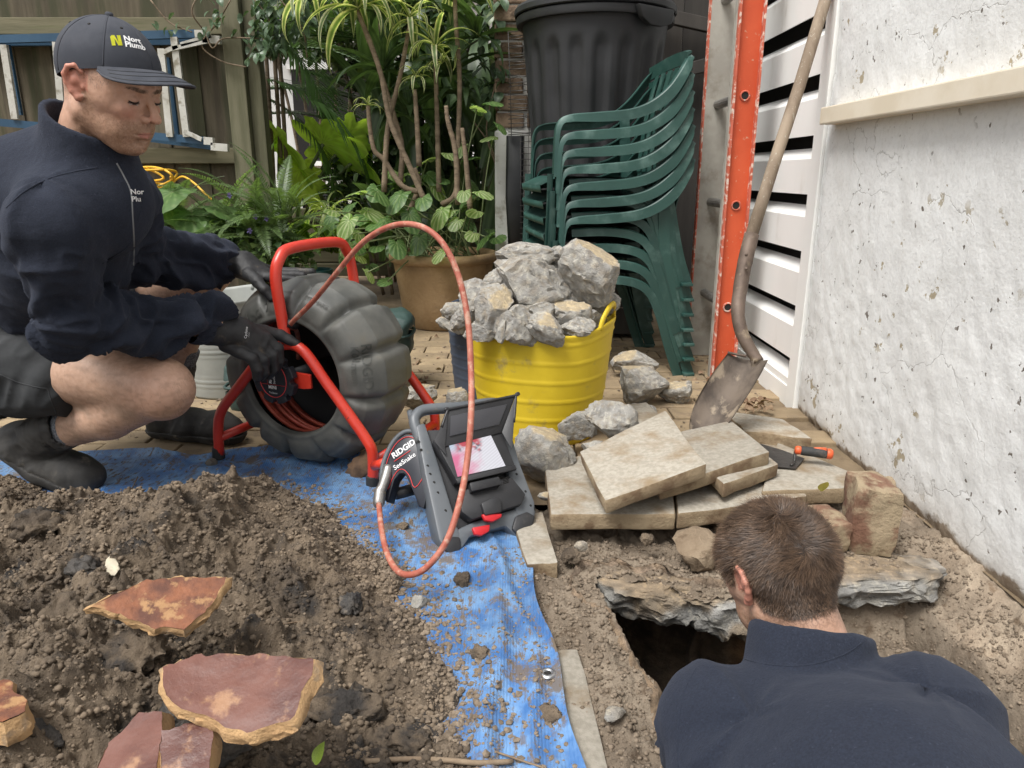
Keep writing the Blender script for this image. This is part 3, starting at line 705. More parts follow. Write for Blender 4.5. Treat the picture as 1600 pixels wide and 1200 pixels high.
def tarp():
    nu, nv = 330, 300; X0 = -2.2; u = np.linspace(0, 1, nu); v = np.linspace(0, 1, nv)
    Uu, Vv = np.meshgrid(u, v, indexing='ij'); Y = .35+Vv*(2.02-.35); X = X0+(tarp_right(Y)-X0)*Uu
    yf = tarp_far(X); Y = .35+Vv*(yf-.35); X = X0+(tarp_right(Y)-X0)*Uu
    Z = tarp_h(X, Y); P = np.stack([X, Y, Z], -1); c = .82+.35*np.clip(.5+fbm(P.reshape(-1, 3)*5, 3, 2), 0, 1)
    return (P.reshape(-1, 3), grid(nu, nv)), np.stack([c, c, c], 1)
vf, cc = tarp(); vt = solo('tarp', vf, m_tarp, 'blue woven tarpaulin smeared with mud under the soil heap', 'tarpaulin', None, True, cc)
m_alu = M('aluminium', (.55, .56, .57), rough=.35, metal=1.)
e = U(856, 1041, z=.035); e[2] = float(tarp_h(e[:1], e[1:2])[0])+.004
org = ORG[vt]
ey = part('eyelet', lathe([(.006, -.001), (.006, .0022), (.0085, .0036), (.012, .003), (.0135, 0)], e, 24), m_alu, vt, True)
part('eyelet_hole', lathe([(.0001, .001), (.0062, .001)], e, 20), m_void, vt)
# ================================================ SOIL HEAP
m_soil = M('heap_soil', (.07, .052, .036), (.175, .132, .09), 13, bump=1., bscale=115, bdist=.007, rough=.97, c3=(.032, .028, .025), s3=9, t3=(.52, .66), bump2=(.7, 420, .0018), pos=(.3, .66))
EDGE = [(-2.2, 1.86), (-1.3, 1.78), (-1.05, 1.66), (-.8, 1.66), (-.62, 1.76), (-.5, 1.68), (-.42, 1.57), (-.33, 1.45), (-.25, 1.36), (-.20, 1.25), (-.15, 1.16), (-.115, 1.05), (-.09, .95), (-.06, .86), (-.035, .7), (-.04, .3), (-2.2, .3)]
def heap_h(X, Y):
    ins = inpoly(X, Y, EDGE); d = dpoly(X, Y, EDGE[:-1], False)*np.where(ins, 1, -1); P = np.stack([X, Y, 0*X], -1)
    d = d+.05*fbm(P*9, 3, 41)
    ridge = np.interp(X, [-1.6, -1.07, -.96, -.85, -.72, -.64, -.56, -.48, -.40, -.33, -.24, -.16, -.05], [.085, .085, .098, .105, .12, .165, .128, .09, .075, .055, .04, .025, .02])
    q = sstep(.0, .30, d); base = ridge*(1-(1-np.clip(d/.34, 0, 1))**1.6)
    yy = np.interp(Y, [.3, .7, 1.0, 1.3, 1.6], [.9, .82, .80, .98, 1.]); low = sstep(-.35, -.1, X)
    base = base*yy+.015*np.exp(-((X+.95)**2+(Y-.95)**2)/.03)
    n = .045*fbm(P*5.5, 3, 14)+.050*np.maximum(billow(P*10, 4, 33, .62), -.35)+.022*np.maximum(billow(P*31, 4, 12, .6), -.35)+.008*fbm(P*110, 2, 19)
    k = np.clip(d/.05, 0, 1); h = base+n*(.35+.65*k)*(.45+.55*q)+.002
    th = tarp_h(X, Y)
    return np.where(d > .0, th+np.maximum(h, .002)*np.clip(d/.012, 0, 1)**.5-.006*(1-np.clip(d/.01, 0, 1)), th-.012)
def heap():
    nx, ny = 660, 470; xs = np.linspace(-1.75, .0, nx); ys = .45+1.42*np.linspace(0, 1, ny)**1.15
    X, Y = np.meshgrid(xs, ys, indexing='ij'); Z = heap_h(X, Y); V = np.stack([X, Y, Z], -1).reshape(-1, 3)
    # push sideways a little so clods overhang
    N = np.stack([fbm(V*30, 2, 60), fbm(V*30, 2, 61), 0*V[:, 0]], 1)*.006; F = grid(nx, ny)
    Vv = V+N; th = tarp_h(V[:, 0], V[:, 1]); F = F[(V[F][..., 2] > (th[F]-.004)).any(1)]; return Vv, F
vf = heap(); solo('soil_heap', vf, m_soil, 'big heap of crumbly dark brown soil on the blue tarpaulin', 'soil heap', None, True, None)
HB = bvh_of(*vf)
def hz(x, y):
    h = HB.ray_cast(Vector((x, y, 1)), Vector((0, 0, -1)))
    return h[0].z if h[0] else float(tarp_h(np.array([x]), np.array([y]))[0])
def srf(x, y):
    # same sideways push as the heap mesh
    z0 = heap_h(x, y); P0 = np.stack([x, y, z0], 1); dx, dy = fbm(P0*30, 2, 60)*.006, fbm(P0*30, 2, 61)*.006; return np.stack([x+dx, y+dy, np.maximum(z0, tarp_h(x, y))-.001], 1)
def f_heap(r, n):
    x, y = r.uniform(-1.3, -.02, n*2), .55+1.25*r.rand(n*2); m = inpoly(x, y, EDGE); return srf(x[m][:n], y[m][:n])
def f_heap2(r, n):
    E2 = np.array(EDGE); q = r.randint(3, 14, size=n); c = E2[q-1]+(E2[q]-E2[q-1])*r.rand(n)[:, None]+r.normal(size=(n, 2))*.04; return srf(c[:, 0], c[:, 1])
tag(part('soil_crumbs', crumbs(f_heap, 80000, 51, .0010, .0066, ex=3.4), M('heap_crumb', (.06, .045, .032), (.20, .152, .105), 9, bump=.6, bscale=300, bdist=.002, rough=.97), None, False), 'small crumbs and clods covering the soil heap', 'soil', kind='stuff')
def f_tarp(r, n):
    a = r.rand(n) < .45; y = np.where(a, r.uniform(.7, 1.45, n), r.uniform(1.0, 1.98, n)); x = np.where(a, tarp_right(y)-abs(r.normal(size=n))*.06-.01, r.uniform(-1.2, -.05, n)); x = np.minimum(x, tarp_right(y)-.004); return srf(x, y)
tag(part('soil_crumbs', join(crumbs(f_heap2, 12000, 52, .0009, .007, ex=4), crumbs(f_tarp, 7000, 53, .0006, .005, 1, .6, ex=4)), m_crumb, None, False), 'scattered soil crumbs along the heap foot and on the tarpaulin', 'soil', kind='stuff')
# clods one can point at, each a thing
def clod(px, py, size, label, seed, mat=None, flat=.7, cat='clod', group=None):
    z = .03
    for _ in range(3): p = U(px, py, z=z); z = hz(p[0], p[1])+size*.25
    (V, F), c = rock(seed, (size, size*.85, size*flat), 4, .30, 5, tan=False); V = V+np.stack([billow(V*55+seed, 3, q) for q in range(3)], 1)*size*.16-[0, 0, size*.2]
    return solo('soil_clod', (V+p, F), mat or m_soil, label, cat, group, True)
clod(1, 1, .01, 'x', 1) if False else None
for a in [(629, 822, .014, 'small round dark clod on the tarpaulin left of the cable loop', 2), (753, 1020, .02, 'loose brown clod on tarpaulin at the foot of the heap, nearest its edge', 3),
          (858, 1112, .019, 'flat wet clod on bare tarpaulin below the eyelet', 4, None, .3), (723, 905, .02, 'crumbly clod just right of the cable loop bottom', 5), (528, 797, .012, 'flat mud smear clod in the middle of the open tarpaulin', 7, None, .3),
          (1012, 842, .017, 'round clod of earth in front of the long slab edge', 8), (893, 868, .022, 'dirty rounded clod beside the corner paver', 9)]:
    clod(*a)
# black wet clods
m_wet = M('wet_clay', (.03, .028, .027), (.07, .06, .05), 20, bump=1, bscale=90, bdist=.006, rough=.6, c3=(.15, .12, .09), s3=30)
for a in [(345, 1055+5, .035, 'x', 21)]: pass
for px, py, s, lab, sd_ in [(545, 945, .03, 'grey black clay lump in the middle of the soil heap', 31), (130, 885, .03, 'dark lump of clay near the left of the heap, above the thin shard', 32), (275, 1118, .034, 'black clay lump lying over the broken pipe pieces', 33),
                            (30, 1150, .05, 'large black clay lump in the bottom left corner', 34), (350, 1165, .03, 'black clay lump under the glazed shard', 35)]:
    clod(px, py, s, lab, sd_, m_wet)
for px, py, s, lab, sd_ in [(200, 1000+25, .05, 'big clod at the heap left of the glazed shard', 41), (90, 960, .045, 'pale brown clod at the left of the heap', 42), (530, 1110, .055, 'rounded brown clod right of the glazed shard', 43), (60, 815, .05, 'broad clod on the crest of the heap at far left', 44),
                            (640, 1160, .03, 'crumbly clod low on the heap near the front', 45)]: clod(px, py, s, lab, sd_, None, .6)
m_conc = M('broken_concrete', (1, 1, 1), (.82, .83, .86), 26, rough=.95, bump=1., bscale=75, bdist=.007, attr=True, bump2=(.8, 330, .0022), c3=(1.22, 1.2, 1.15), s3=60, t3=(.52, .62))
def chip(px, py, z, size, seed, label, cat='stone', name='stone', group=None, mat=None, tanf=False, sub=3):
    p = U(px, py, z=z) if z is not None else None
    if p is None:
        z = .05
        for _ in range(3): p = U(px, py, z=z); z = hz(p[0], p[1])+size[2]*.4
    (V, F), c = rock(seed, size, sub, .14, 7, tan=tanf)
    return solo(name, (V+p, F), mat or m_conc, label, cat, group, 35, c)
chip(657, 940, None, (.022, .018, .014), 61, 'small pale grey stone on the soil near the tarpaulin edge')
chip(331, 727, .012, (.022, .018, .018), 62, 'dark grey stone at the foot of the left red frame leg', mat=M('dark_stone', (.09, .085, .075), (.15, .14, .12), 20, rough=.9, bump=.6, bscale=90, bdist=.004))
chip(908, 853, .012, (.016, .012, .012), 63, 'little grey stone chip below the long slab edge')
chip(960, 1117, .012, (.02, .014, .01), 64, 'pale stone chip beside the open hole edge, lower left')
m_bone = M('pale_stone', (.5, .44, .32), (.4, .36, .28), 20, rough=.8, bump=.3, bscale=90, bdist=.003)
chip(176, 885, None, (.03, .012, .012), 65, 'pale elongated stone on the heap above the thin shard', mat=m_bone)
# ================================================ CLAY SHARDS
m_terr = M('glazed_clay', (.24, .085, .035), (.10, .04, .026), 26, rough=.6, r2=.85, bump=.7, bscale=70, bdist=.004, c3=(.34, .19, .085), s3=34, t3=(.52, .62))
m_glaze = M('red_glaze', (.085, .03, .022), (.15, .06, .042), 12, rough=.34, r2=.6, bump=.5, bscale=60, bdist=.004, c3=(.30, .16, .085), s3=22, t3=(.56, .68), coat=.12)
m_bisc = M('raw_clay', (.52, .33, .16), (.44, .27, .13), 24, rough=.9, bump=1, bscale=80, bdist=.006, c3=(.34, .24, .15), s3=30)
def shard(name, pts, th, label, zs, mat, curve=0.0, seed=0, cdir=(1, 0), sub=26):
    """outline pixels with heights -> curved plate with broken edge: a raw clay body and a glazed face"""
    P = np.array([U(px, py, z=z) for (px, py), z in zip(pts, zs)]); P = P-0; n = len(P)
    C = P.mean(0); A = np.c_[P[:, :2], np.ones(n)]; pl = np.linalg.lstsq(A, P[:, 2], rcond=None)[0]; nn = nz(np.array([-pl[0], -pl[1], 1.]))
    ex = nz(np.cross(nn, [0, 1, 0]))*-1; ex = nz(np.cross([0, 1, 0], nn)); ey_ = np.cross(nn, ex); Q = np.stack([(P-C)@ex, (P-C)@ey_], 1)
    D = dens(Q, .006); r = np.random.RandomState(seed)
    D = D+np.stack([fbm(np.c_[D*60, D[:, :1]*0+seed], 3, 1), fbm(np.c_[D*60, D[:, :1]*0+seed], 3, 2)], 1)*.006
    m = len(D); rings = []; K = 14
    def up3(q, h): 
        cu = curve*(q@np.array(cdir))**2
        return C+q[:, :1]*ex+q[:, 1:]*ey_+(h+cu)[:, None]*nn
    # top: concentric rings to centre
    top = [up3(D*(1-k/K), .002*fbm(np.c_[D*(1-k/K)*30, 0*D[:, :1]], 2, 3)) for k in range(0, K)]
    V, F = loft(top); V = np.concatenate([V, [top[-1].mean(0)]]); b = (K-1)*m; F = F+[(b+j, b+(j+1) % m, len(V)-1) for j in range(m)]
    t = thing(name, label, 'shard', C-nn*th)
    part('glazed_face', (V, F), mat, t, 40)
    side = []
    for k, h in enumerate([.0, -.25, -.5, -.75, -1.]):
        q = D*(1+(0, .05, .09, .10, .09)[k]); rough = np.stack([fbm(np.c_[q*70, 0*q[:, :1]+k*1.3+seed], 3, s) for s in range(3)], 1)*.005*(0 if k == 0 else 1)
        side.append(up3(q, np.full(m, h*th))+rough)
    V2, F2 = loft(side); V2 = np.concatenate([V2, [side[-1].mean(0)]]); b = 4*m; F2 = F2+[(b+j, b+(j+1) % m, len(V2)-1) for j in range(m)]
    part('broken_edge', (V2, F2), m_bisc, t, 40); return t
shard('clay_shard', [(143, 948), (182, 925), (232, 910), (300, 903), (353, 905), (352, 918), (318, 958), (290, 985), (238, 980), (190, 965)], .016, 'thin orange brown clay shard with pale broken edge on the heap', [.215, .225, .225, .22, .215, .205, .19, .178, .185, .2], m_terr, .5, 4)
shard('clay_shard', [(256, 1043), (300, 1028), (350, 1022), (400, 1024), (448, 1030), (489, 1042), (486, 1062), (462, 1118), (385, 1140), (318, 1125), (262, 1095)], .019, 'large curved shard of glazed red pipe with a ridge across it', [.235, .235, .235, .235, .235, .235, .23, .215, .21, .20, .21], m_glaze, 1.6, 5, (.9, .3))
sh = bpy.data.objects['clay_shard.001']
p0, p1 = U(325, 1034, z=.229), U(318, 1122, z=.192)
part('ridge', tube([p0, (p0+p1)/2+np.array([0, 0, -.004]), p1], [.008, .009, .008], 10), m_glaze, sh, True)
shard('pipe_piece', [(165, 1165), (215, 1118), (252, 1112), (250, 1170), (248, 1200), (244, 1225), (150, 1225)], .03, 'broken pipe end with raw clay face in the front left', [.17, .185, .19, .18, .175, .17, .155], m_glaze, .5, 6)
shard('pipe_piece', [(252, 1140), (290, 1128), (326, 1128), (330, 1165), (326, 1225), (252, 1225)], .03, 'ribbed glazed pipe fragment in the front, right of the broken pipe end', [.19, .195, .195, .185, .17, .17], m_glaze, .3, 7)
shard('clay_shard', [(-30, 1075), (5, 1062), (38, 1090), (36, 1112), (5, 1128), (-30, 1125)], .03, 'rough orange shard cut off by the left picture edge', [.2]*6, m_terr, .3, 8)
# roots and twigs on the heap
m_twig = M('twig', (.16, .11, .07), (.24, .18, .12), 30, rough=.9, bump=.4, bscale=90)
def twig(pts, rad, label, cat='root', name='root', mat=None, lift=.006, seed=0):
    P = []
    for px, py in pts:
        z = .08
        for _ in range(4): q = U(px, py, z=z); z = hz(q[0], q[1])+lift
        P.append(q)
    return solo(name, tube(path(P, 6), rad, 6), mat or m_twig, label, cat, None, True)
twig([(400, 1012), (415, 990), (450, 974), (515, 968)], .0016, 'thin pale root arching over the middle of the heap')
twig([(570, 1190), (640, 1186), (700, 1188), (745, 1192), (800, 1190)], .004, 'brown root lying along the front of the heap')
twig([(78, 783), (92, 772), (107, 765), (110, 763)], .0016, 'thin straw on the tarpaulin beside the front boot')
twig([(350, 990), (365, 1005), (368, 1018)], .0016, 'short root between the two large shards'); twig([(205, 800), (212, 790), (230, 786)], .002, 'short root tip on the crest')
twig([(740, 1162), (790, 1180), (850, 1200)], .0016, 'forked twig on the tarpaulin in front'); twig([(215, 745), (208, 760), (200, 775)], .0016, 'bent straw on the tarpaulin behind the heap crest')
for s_, (x_, y_, lab) in enumerate([(493, 1191, 'small green leaf on the soil at the front edge'), (1284, 770, 'yellow green leaf lying on the slab by the brick')]):
    pass
# ================================================ PAVING SLABS
def slab(pts, zs, th, label, n=3, seed=0, bev=.006, name='paving_slab', group='loose concrete paving slabs'):
    P = [U(px, py, z=z) for (px, py), z in zip(pts, zs if isinstance(zs, (list, tuple)) else [zs]*4)]
    V, F = hexa(P, th, bev, n, seed, .0022)
    nn = nz(np.cross(P[2]-P[0], P[3]-P[1])); nn = nn if nn[2] > 0 else -nn
    me = mesh('x', V, F, [m_slab, m_slabside], 35); fn = np.array([p.normal.dot(Vector(nn)) for p in me.polygons]); me.polygons.foreach_set('material_index', (fn < .55).astype(np.int32))
    c = V.mean(0); c[2] = V[:, 2].min(); me.transform(Matrix.Translation(Vector(-c))); me.name = name
    return tag(obj(name, me, None, c), label, 'slab', group)
g2 = 'flat slabs along the edge of the dig'
slab([(860, 803), (1055, 803), (1045, 700), (850, 715)], .050, .042, 'flat base slab under the left of the pile', seed=1, group=g2)
slab([(1059, 803), (1262, 775), (1215, 690), (1049, 700)], [.05, .05, .05, .05], .042, 'flat base slab under the right of the pile, behind the head', seed=2, group=g2)
slab([(1190, 745+22), (1318, 762), (1345, 742), (1215, 690)], [.062, .062, .062, .062], .042, 'flat slab by the wall that the trowel lies on', seed=3, group=g2)
slab([(1165, 673), (1270, 685), (1225, 655), (1130, 640)], [.085, .085, .085, .085], .042, 'slab against the wall foot behind the trowel', seed=4, group=g2)
slab([(950, 712), (1090, 700), (1010, 628), (950, 634)], [.06, .06, .06, .06], .04, 'slab at the back of the pile under the grey rubble', seed=14, group=g2)
slab([(1130, 757), (1217, 725), (1165, 680), (1085, 710)], [.10, .10, .10, .10], .035, 'lowest short slab of the fanned pile', seed=5)
slab([(1030, 762), (1203, 706), (1143, 655), (1000, 690)], [.108, .135, .135, .12], .036, 'middle slab of the fanned pile, under the shovel blade', seed=6)
slab([(944, 782), (1104, 725), (1040, 640), (905, 705)], [.112, .160, .165, .13], .036, 'topmost slab of the fanned pile, leaning down to the left', seed=7)
slab([(822, 880), (872, 880), (847, 800), (800, 806)], [.024, .024, .024, .024], .036, 'paver half under the tarpaulin at the corner by the monitor', seed=8, group=g2, bev=.004)
slab([(872, 1205), (953, 1205), (905, 1013), (860, 1016)], [.012, .012, .012, .012], .034, 'narrow paver strip between tarpaulin and hole in front', seed=9, group=g2, bev=.004)
# ================================================ BRICKS
m_redbrick = M('red_brick', (.13, .062, .038), (.20, .11, .07), 16, rough=.95, bump=.9, bscale=80, bdist=.006, c3=(.30, .235, .15), s3=13, t3=(.42, .56))
def brick(c, s, R, label, seed):
    V, F = box((0, 0, 0), s, None, .009); bm = bmesh.new()
    me = bpy.data.meshes.new('t'); me.from_pydata([tuple(v) for v in V], [], F); bm.from_mesh(me); bmesh.ops.subdivide_edges(bm, edges=[e for e in bm.edges if e.calc_length() > .03], cuts=6, use_grid_fill=True); bmesh.ops.triangulate(bm, faces=bm.faces[:])
    bpy.data.meshes.remove(me); V, F = frombm(bm)
    V = V+np.stack([fbm(V*28+seed, 4, q*9) for q in range(3)], 1)*.010
    return solo('brick', (V @ np.array(R).T+c, F), m_redbrick, label, 'brick', 'old red bricks', 40)
brick((.80, 1.50, .070), (.095, .105, .155), rot('Z', -.22) @ rot('Y', .03), 'mortar crusted red brick standing on end by the wall', 1)
brick((.635, 1.49, .035), (.20, .105, .072), rot('Z', .10), 'red brick lying flat in front of the trowel slab', 2)
chip(1090, 855, .02, (.07, .055, .045), 71, 'brown earthy boulder touching the back of the head', 'boulder', 'boulder', mat=m_dirt)
# ================================================ RUBBLE
RG = 'broken concrete rubble'
RK = 0
def rub(px, py, Y, wpx, hpx, seed, label, tilt=0., dep=.8, tanf=True, name='concrete_lump', sub=4, rough=.12, sup=None):
    wpx, hpx = (wpx*1.14, hpx*1.12) if sup is not None or seed < 200 else (wpx*1.06, hpx*1.06)
    if sup is not None:
        yc, zc = FPX*CP+(600-py)*SP, FPX*SP-(600-py)*CP; Y = (CAMH-sup)/((zc+.80*hpx/2)/yc)
    c = U(px, py, Y=Y); s = Y/(FPX*CP+(600-py)*SP); rx, rz = wpx*s/2, hpx*s/2
    R = rot('Y', math.radians(tilt)); (V, F), col = rock(seed, (1, 1, 1), sub, rough, 9, R=np.eye(3), tan=tanf)
    V = V/np.array([abs(V[:, i]).max() for i in range(3)])*np.array([rx, (rx+rz)/2*dep, rz]); V = V @ np.array(R).T
    return solo(name, (V+c, F), m_conc, label, 'rubble', RG, 32, col)
for a_ in (([.215, .075, .052], [.735, 1.405, -.036], .13, 9), ([.14, .07, .060], [.290, 1.350, -.036], -.20, 12), ([.115, .066, .062], [.445, 1.318, -.044], .06, 15)):
    vf, cc = slab_edge(*a_); struct('broken_slab_edge', vf, m_conc, None, 40, cc)
# loose lumps on the ground and slabs
rub(856, 710, 1.92, 98, 88, 101, 'large pale lump on the ground right of the monitor', sup=.0)
rub(905, 665, 1.98, 60, 52, 111, 'lump leaning in the shade against the yellow tub', tanf=False, sup=.05); rub(950, 655, 1.93, 88, 62, 103, 'big flat topped lump balanced on the slab corner', tilt=8, tanf=False)
rub(932, 704, 1.83, 42, 36, 104, 'small lump at the left slab edge', sub=3, tanf=False, sup=.06); rub(975, 688, 1.88, 36, 20, 105, 'thin chip beside the balanced lump', sub=3, tilt=-8, tanf=False)
rub(1000, 600, 2.32, 80, 74, 126, 'square lump right of the yellow tub', tanf=True, sup=.0); rub(990, 566, 2.50, 68, 36, 107, 'flat lump behind the square one', sup=.02); rub(1062, 610, 2.40, 60, 42, 108, 'wedge lump left of the shovel blade', sup=0.)
rub(1003, 640, 2.15, 44, 24, 109, 'small dark lump in front of the square one', tanf=False, sub=3, sup=.0); rub(988, 672, 2.05, 38, 14, 110, 'flat chip on the top slab', sub=3, tanf=False)
rub(946, 738, 1.70, 26, 12, 121, 'narrow chip near the front of the top slab', sub=3, tanf=False, tilt=-15); rub(1018, 734, 1.74, 7, 5, 112, 'tiny chip on the top slab', sub=2, tanf=False)
rub(712, 622, 2.25, 40, 32, 113, 'pale lump behind the monitor hood'); rub(655, 618, 2.45, 50, 44, 114, 'dark sandy lump behind the red rear leg')
rub(850, 775, 1.66, 24, 12, 116, 'dark stone behind the monitor corner', sub=3)
# in the yellow tub (front to back, low to high)
tubr = [(775, 505, 2.16, 60, 46, 4, 0), (745, 470, 2.22, 50, 60, 5, 0), (765, 480, 2.12, 58, 72, 6, 18), (803, 505, 2.08, 62, 70, 117, -28), (855, 512, 2.06, 60, 44, 8, 30), (905, 512, 2.10, 52, 32, 9, 0), (783, 518, 2.06, 18, 38, 10, 12),
        (843, 487, 2.14, 46, 44, 118, 0), (888, 488, 2.15, 60, 44, 12, 10), (920, 505, 2.18, 50, 44, 13, 0), (940, 480, 2.26, 54, 46, 14, 0), (722, 500, 2.24, 44, 40, 15, 0), (870, 470, 2.24, 66, 46, 16, 0), (750, 520, 2.10, 46, 30, 30, 0),
        (826, 528, 2.08, 30, 24, 31, 0), (780, 442, 2.24, 44, 44, 17, 0), (828, 440, 2.20, 116, 84, 18, 0), (927, 426, 2.20, 98, 92, 19, 10), (806, 410, 2.28, 56, 52, 20, 0), (828, 400, 2.26, 92, 40, 131, -3), (872, 412, 2.32, 36, 54, 22, 0), (868, 500, 2.3, 80, 60, 23, 0), (800, 480, 2.32, 80, 60, 24, 0)]
tl = ['buried lump low at the left of the yellow tub', 'upright lump at the left rim of the yellow tub', 'tan wedge lump pointing up in the yellow tub, left', 'long slanting lump against the front rim of the yellow tub', 'slab like lump lying on the front rim right of centre in the yellow tub', 'brown lump low at the right front of the yellow tub', 'narrow standing sliver at the front of the yellow tub',
      'small pointed lump in the centre front of the yellow tub', 'tan topped lump below the right summit block', 'lump beside the inside of the right handle', 'grey lump at the back right of the yellow tub', 'lump touching the left handle', 'brownish lump in the middle gap of the yellow tub', 'dark lump under the tan wedge',
      'small dark filler lump at the front rim', 'knobbly lump left of the biggest block', 'biggest grey block in the middle of the heap in the tub', 'tall tan faced block at the right summit of the tub', 'lump at the upper left of the summit', 'flat knobbly lump on the very top of the tub heap', 'lump just behind the top at the right', 'hidden core lump right', 'hidden core lump left']
for q, (a, lab) in enumerate(zip(tubr, tl)): rub(a[0], a[1], a[2], a[3]*1.12, a[4]*1.12, 200+a[5], lab, tilt=a[6], tanf=q in (2, 4, 8, 17), sub=4 if q not in (14, 6) else 3)
for q, (a, lab) in enumerate([((718, 484, 2.5, 56, 36, 1), 'upper lump in the blue tub'), ((708, 506, 2.5, 56, 34, 2), 'lower lump in the blue tub, by its rim'), ((735, 500, 2.6, 60, 50, 3), 'lump in the blue tub against the yellow one'), ((745, 480, 2.7, 50, 40, 40), 'lump at the back of the blue tub')]): rub(*a[:5], 300+a[5], lab)
# ================================================ TUBS
m_yel = M('yellow_rubber', (.56, .40, .012), (.64, .47, .02), 5, rough=.5, r2=.62, bump=.12, bscale=160, bdist=.001, c3=(.33, .25, .07), s3=14, t3=(.57, .74))
m_btub = M('blue_grey_rubber', (.035, .05, .08), (.055, .07, .10), 5, rough=.6, bump=.12, bscale=160, bdist=.001, c3=(.12, .12, .12), s3=30, t3=(.62, .8))
def tub(c, R0, R1, H, mat, label, hand, squash=.88, ribs=5, seed=1, lift=.028, tilt=0, name='rubble_tub', bare=False):
    t = thing(name, label, 'tub', c, None); n = 96; A = np.arange(n)/n*2*np.pi
    ang = math.radians(hand); dd = np.cos(2*(A-ang)); near = np.minimum(abs(((A-ang+math.pi) % (2*math.pi))-math.pi), abs(((A-ang-math.pi+math.pi) % (2*math.pi))-math.pi))
    def ring(z, r, hx=0):
        f = z/H; sq = 1-(1-squash)*f*(.5-.5*dd); rz_ = lift*f**3*np.clip(dd, 0, 1)**1.5+.004*f*np.sin(3*A+seed)
        rr_ = r*sq*(1+.008*f*np.sin(2*A+1+seed))
        ca, sa = np.cos(A), np.sin(A); return np.stack([c[0]+rr_*ca, c[1]+rr_*sa, c[2]+z+rz_+hx], 1)
    prof = []; K = 60
    for k in range(K+1):
        f = k/K; z = f*H; r = R0+(R1-R0)*(f**.85); 
        ph = (f*(ribs+1)) % 1; bump = .0028*math.exp(-((ph-.5)/.06)**2)+(.0025 if f > .965 else 0)
        prof.append((z, r+bump))
    rings = [ring(z, r) for z, r in prof]; inner = [ring(H, prof[-1][1]-.005), ring(H*.97, prof[-1][1]-.008), ring(H*.5, (R0+R1)/2-.006), ring(.01, R0-.005)]
    V, F = loft(rings+inner); V = np.concatenate([V, [[c[0], c[1], c[2]+.01], [c[0], c[1], c[2]]]]); b = (len(rings)+3)*n
    F += [(b+j, b+(j+1) % n, len(V)-2) for j in range(n)]+[((j+1) % n, j, len(V)-1) for j in range(n)]
    part('tub_body', (V, F), mat, t, True)
    for s in (0, math.pi):
        a0 = ang+s; j = np.linspace(-.34, .34, 15); P = []
        for q in j:
            a = a0+q; f = 1; d2 = math.cos(2*(a-ang)); sq = 1-(1-squash)*(.5-.5*d2); r = (R1-.002)*sq; h = H+lift*max(0, d2)**1.5-.004+.047*(1-abs(q/.34)**2.4)
            P.append((c[0]+r*math.cos(a), c[1]+r*math.sin(a), c[2]+h))
        P[0] = tuple(np.array(P[0])-np.array([0, 0, .012])); P[-1] = tuple(np.array(P[-1])-np.array([0, 0, .012]))
        part('handle', tube(path(P, 3), .0085, 10, sy=.75), mat, t, True)
    return t
tub((.088, 2.27, .0), .185, .232, .352, m_yel, 'bright yellow flexible tub heaped with broken concrete', -22)
tub((-.045, 2.66, .0), .165, .205, .335, m_btub, 'blue grey ribbed tub of rubble behind the yellow one', 100, ribs=16, squash=.93, lift=.01)
m_lid = M('dark_lid', (.03, .03, .032), (.05, .05, .05), 8, rough=.5, bump=.2, bscale=60)
cp = U(737, 456, Y=2.75); ct = thing('jar_lid', 'round black screw cap standing up behind the blue tub', 'cap', cp)
Rl = rot('X', 1.15) @ rot('Y', .1)
part('rim', lathe([(.0, .0), (.028, 0), (.034, .004), (.034, .018), (.030, .020), (.027, .014), (.0, .014)], cp, 28, Rl), m_lid, ct, 30)
part('neck', lathe([(.026, -.09), (.026, 0)], cp, 20, Rl), m_lid, ct, True)
# ================================================ REEL
def Upl(px, py, p0, n):
    d = U(px, py, Y=1.)-np.array([0, 0, CAMH]); o = np.array([0, 0, CAMH]); t = np.dot(np.asarray(p0)-o, n)/np.dot(d, n); return o+d*t
m_red = M('red_enamel', (.54, .030, .016), (.62, .045, .022), 6, rough=.36, bump=.12, bscale=120, bdist=.001, c3=(.06, .05, .045), s3=70, t3=(.665, .70), coat=.2)
m_drum = M('drum_plastic', (.070, .072, .066), (.125, .125, .112), 9, rough=.40, r2=.66, bump=.22, bscale=45, bdist=.0015, c3=(.14, .125, .095), s3=9, t3=(.56, .8), bump2=(.1, 300, .0006))
m_rub = M('black_rubber', (.02, .02, .02), (.035, .035, .034), 10, rough=.75, bump=.3, bscale=120, bdist=.001, c3=(.12, .1, .08), s3=25, t3=(.6, .8))
m_cable = M('push_cable', (.33, .085, .055), (.42, .15, .10), 30, rough=.6, bump=.35, bscale=160, bdist=.001, c3=(.45, .27, .2), s3=60, t3=(.5, .68))
m_redd = M('cable_dark_red', (.30, .04, .025), (.36, .07, .04), 30, rough=.5, bump=.2, bscale=160, bdist=.001)
m_whiteprint = M('white_print', (.75, .75, .75), rough=.5); m_redprint = M('red_print', (.62, .04, .04), rough=.45)
FR, FL = U(583, 768, z=0), U(343, 722, z=0); E_ = nz(FR-FL); AX = np.array([-E_[1], E_[0], 0.])     # right along the frame, axle direction (away)
reel = thing('cable_reel', 'sewer camera reel with ribbed grey drum on a red tube frame', 'reel', (FR+FL)/2+AX*.17)
NP = lambda px, py: Upl(px, py, FR, AX)
fr = [NP(343, 712), NP(341, 668), NP(347, 640), NP(372, 606), NP(400, 570), NP(424, 548), NP(450, 538), NP(476, 550), NP(510, 598), NP(545, 647), NP(572, 686), NP(582, 708), NP(583, 752)]
fr = path(fr, 4); part('frame_tube', tube(fr, .0142, 14), m_red, reel, True)
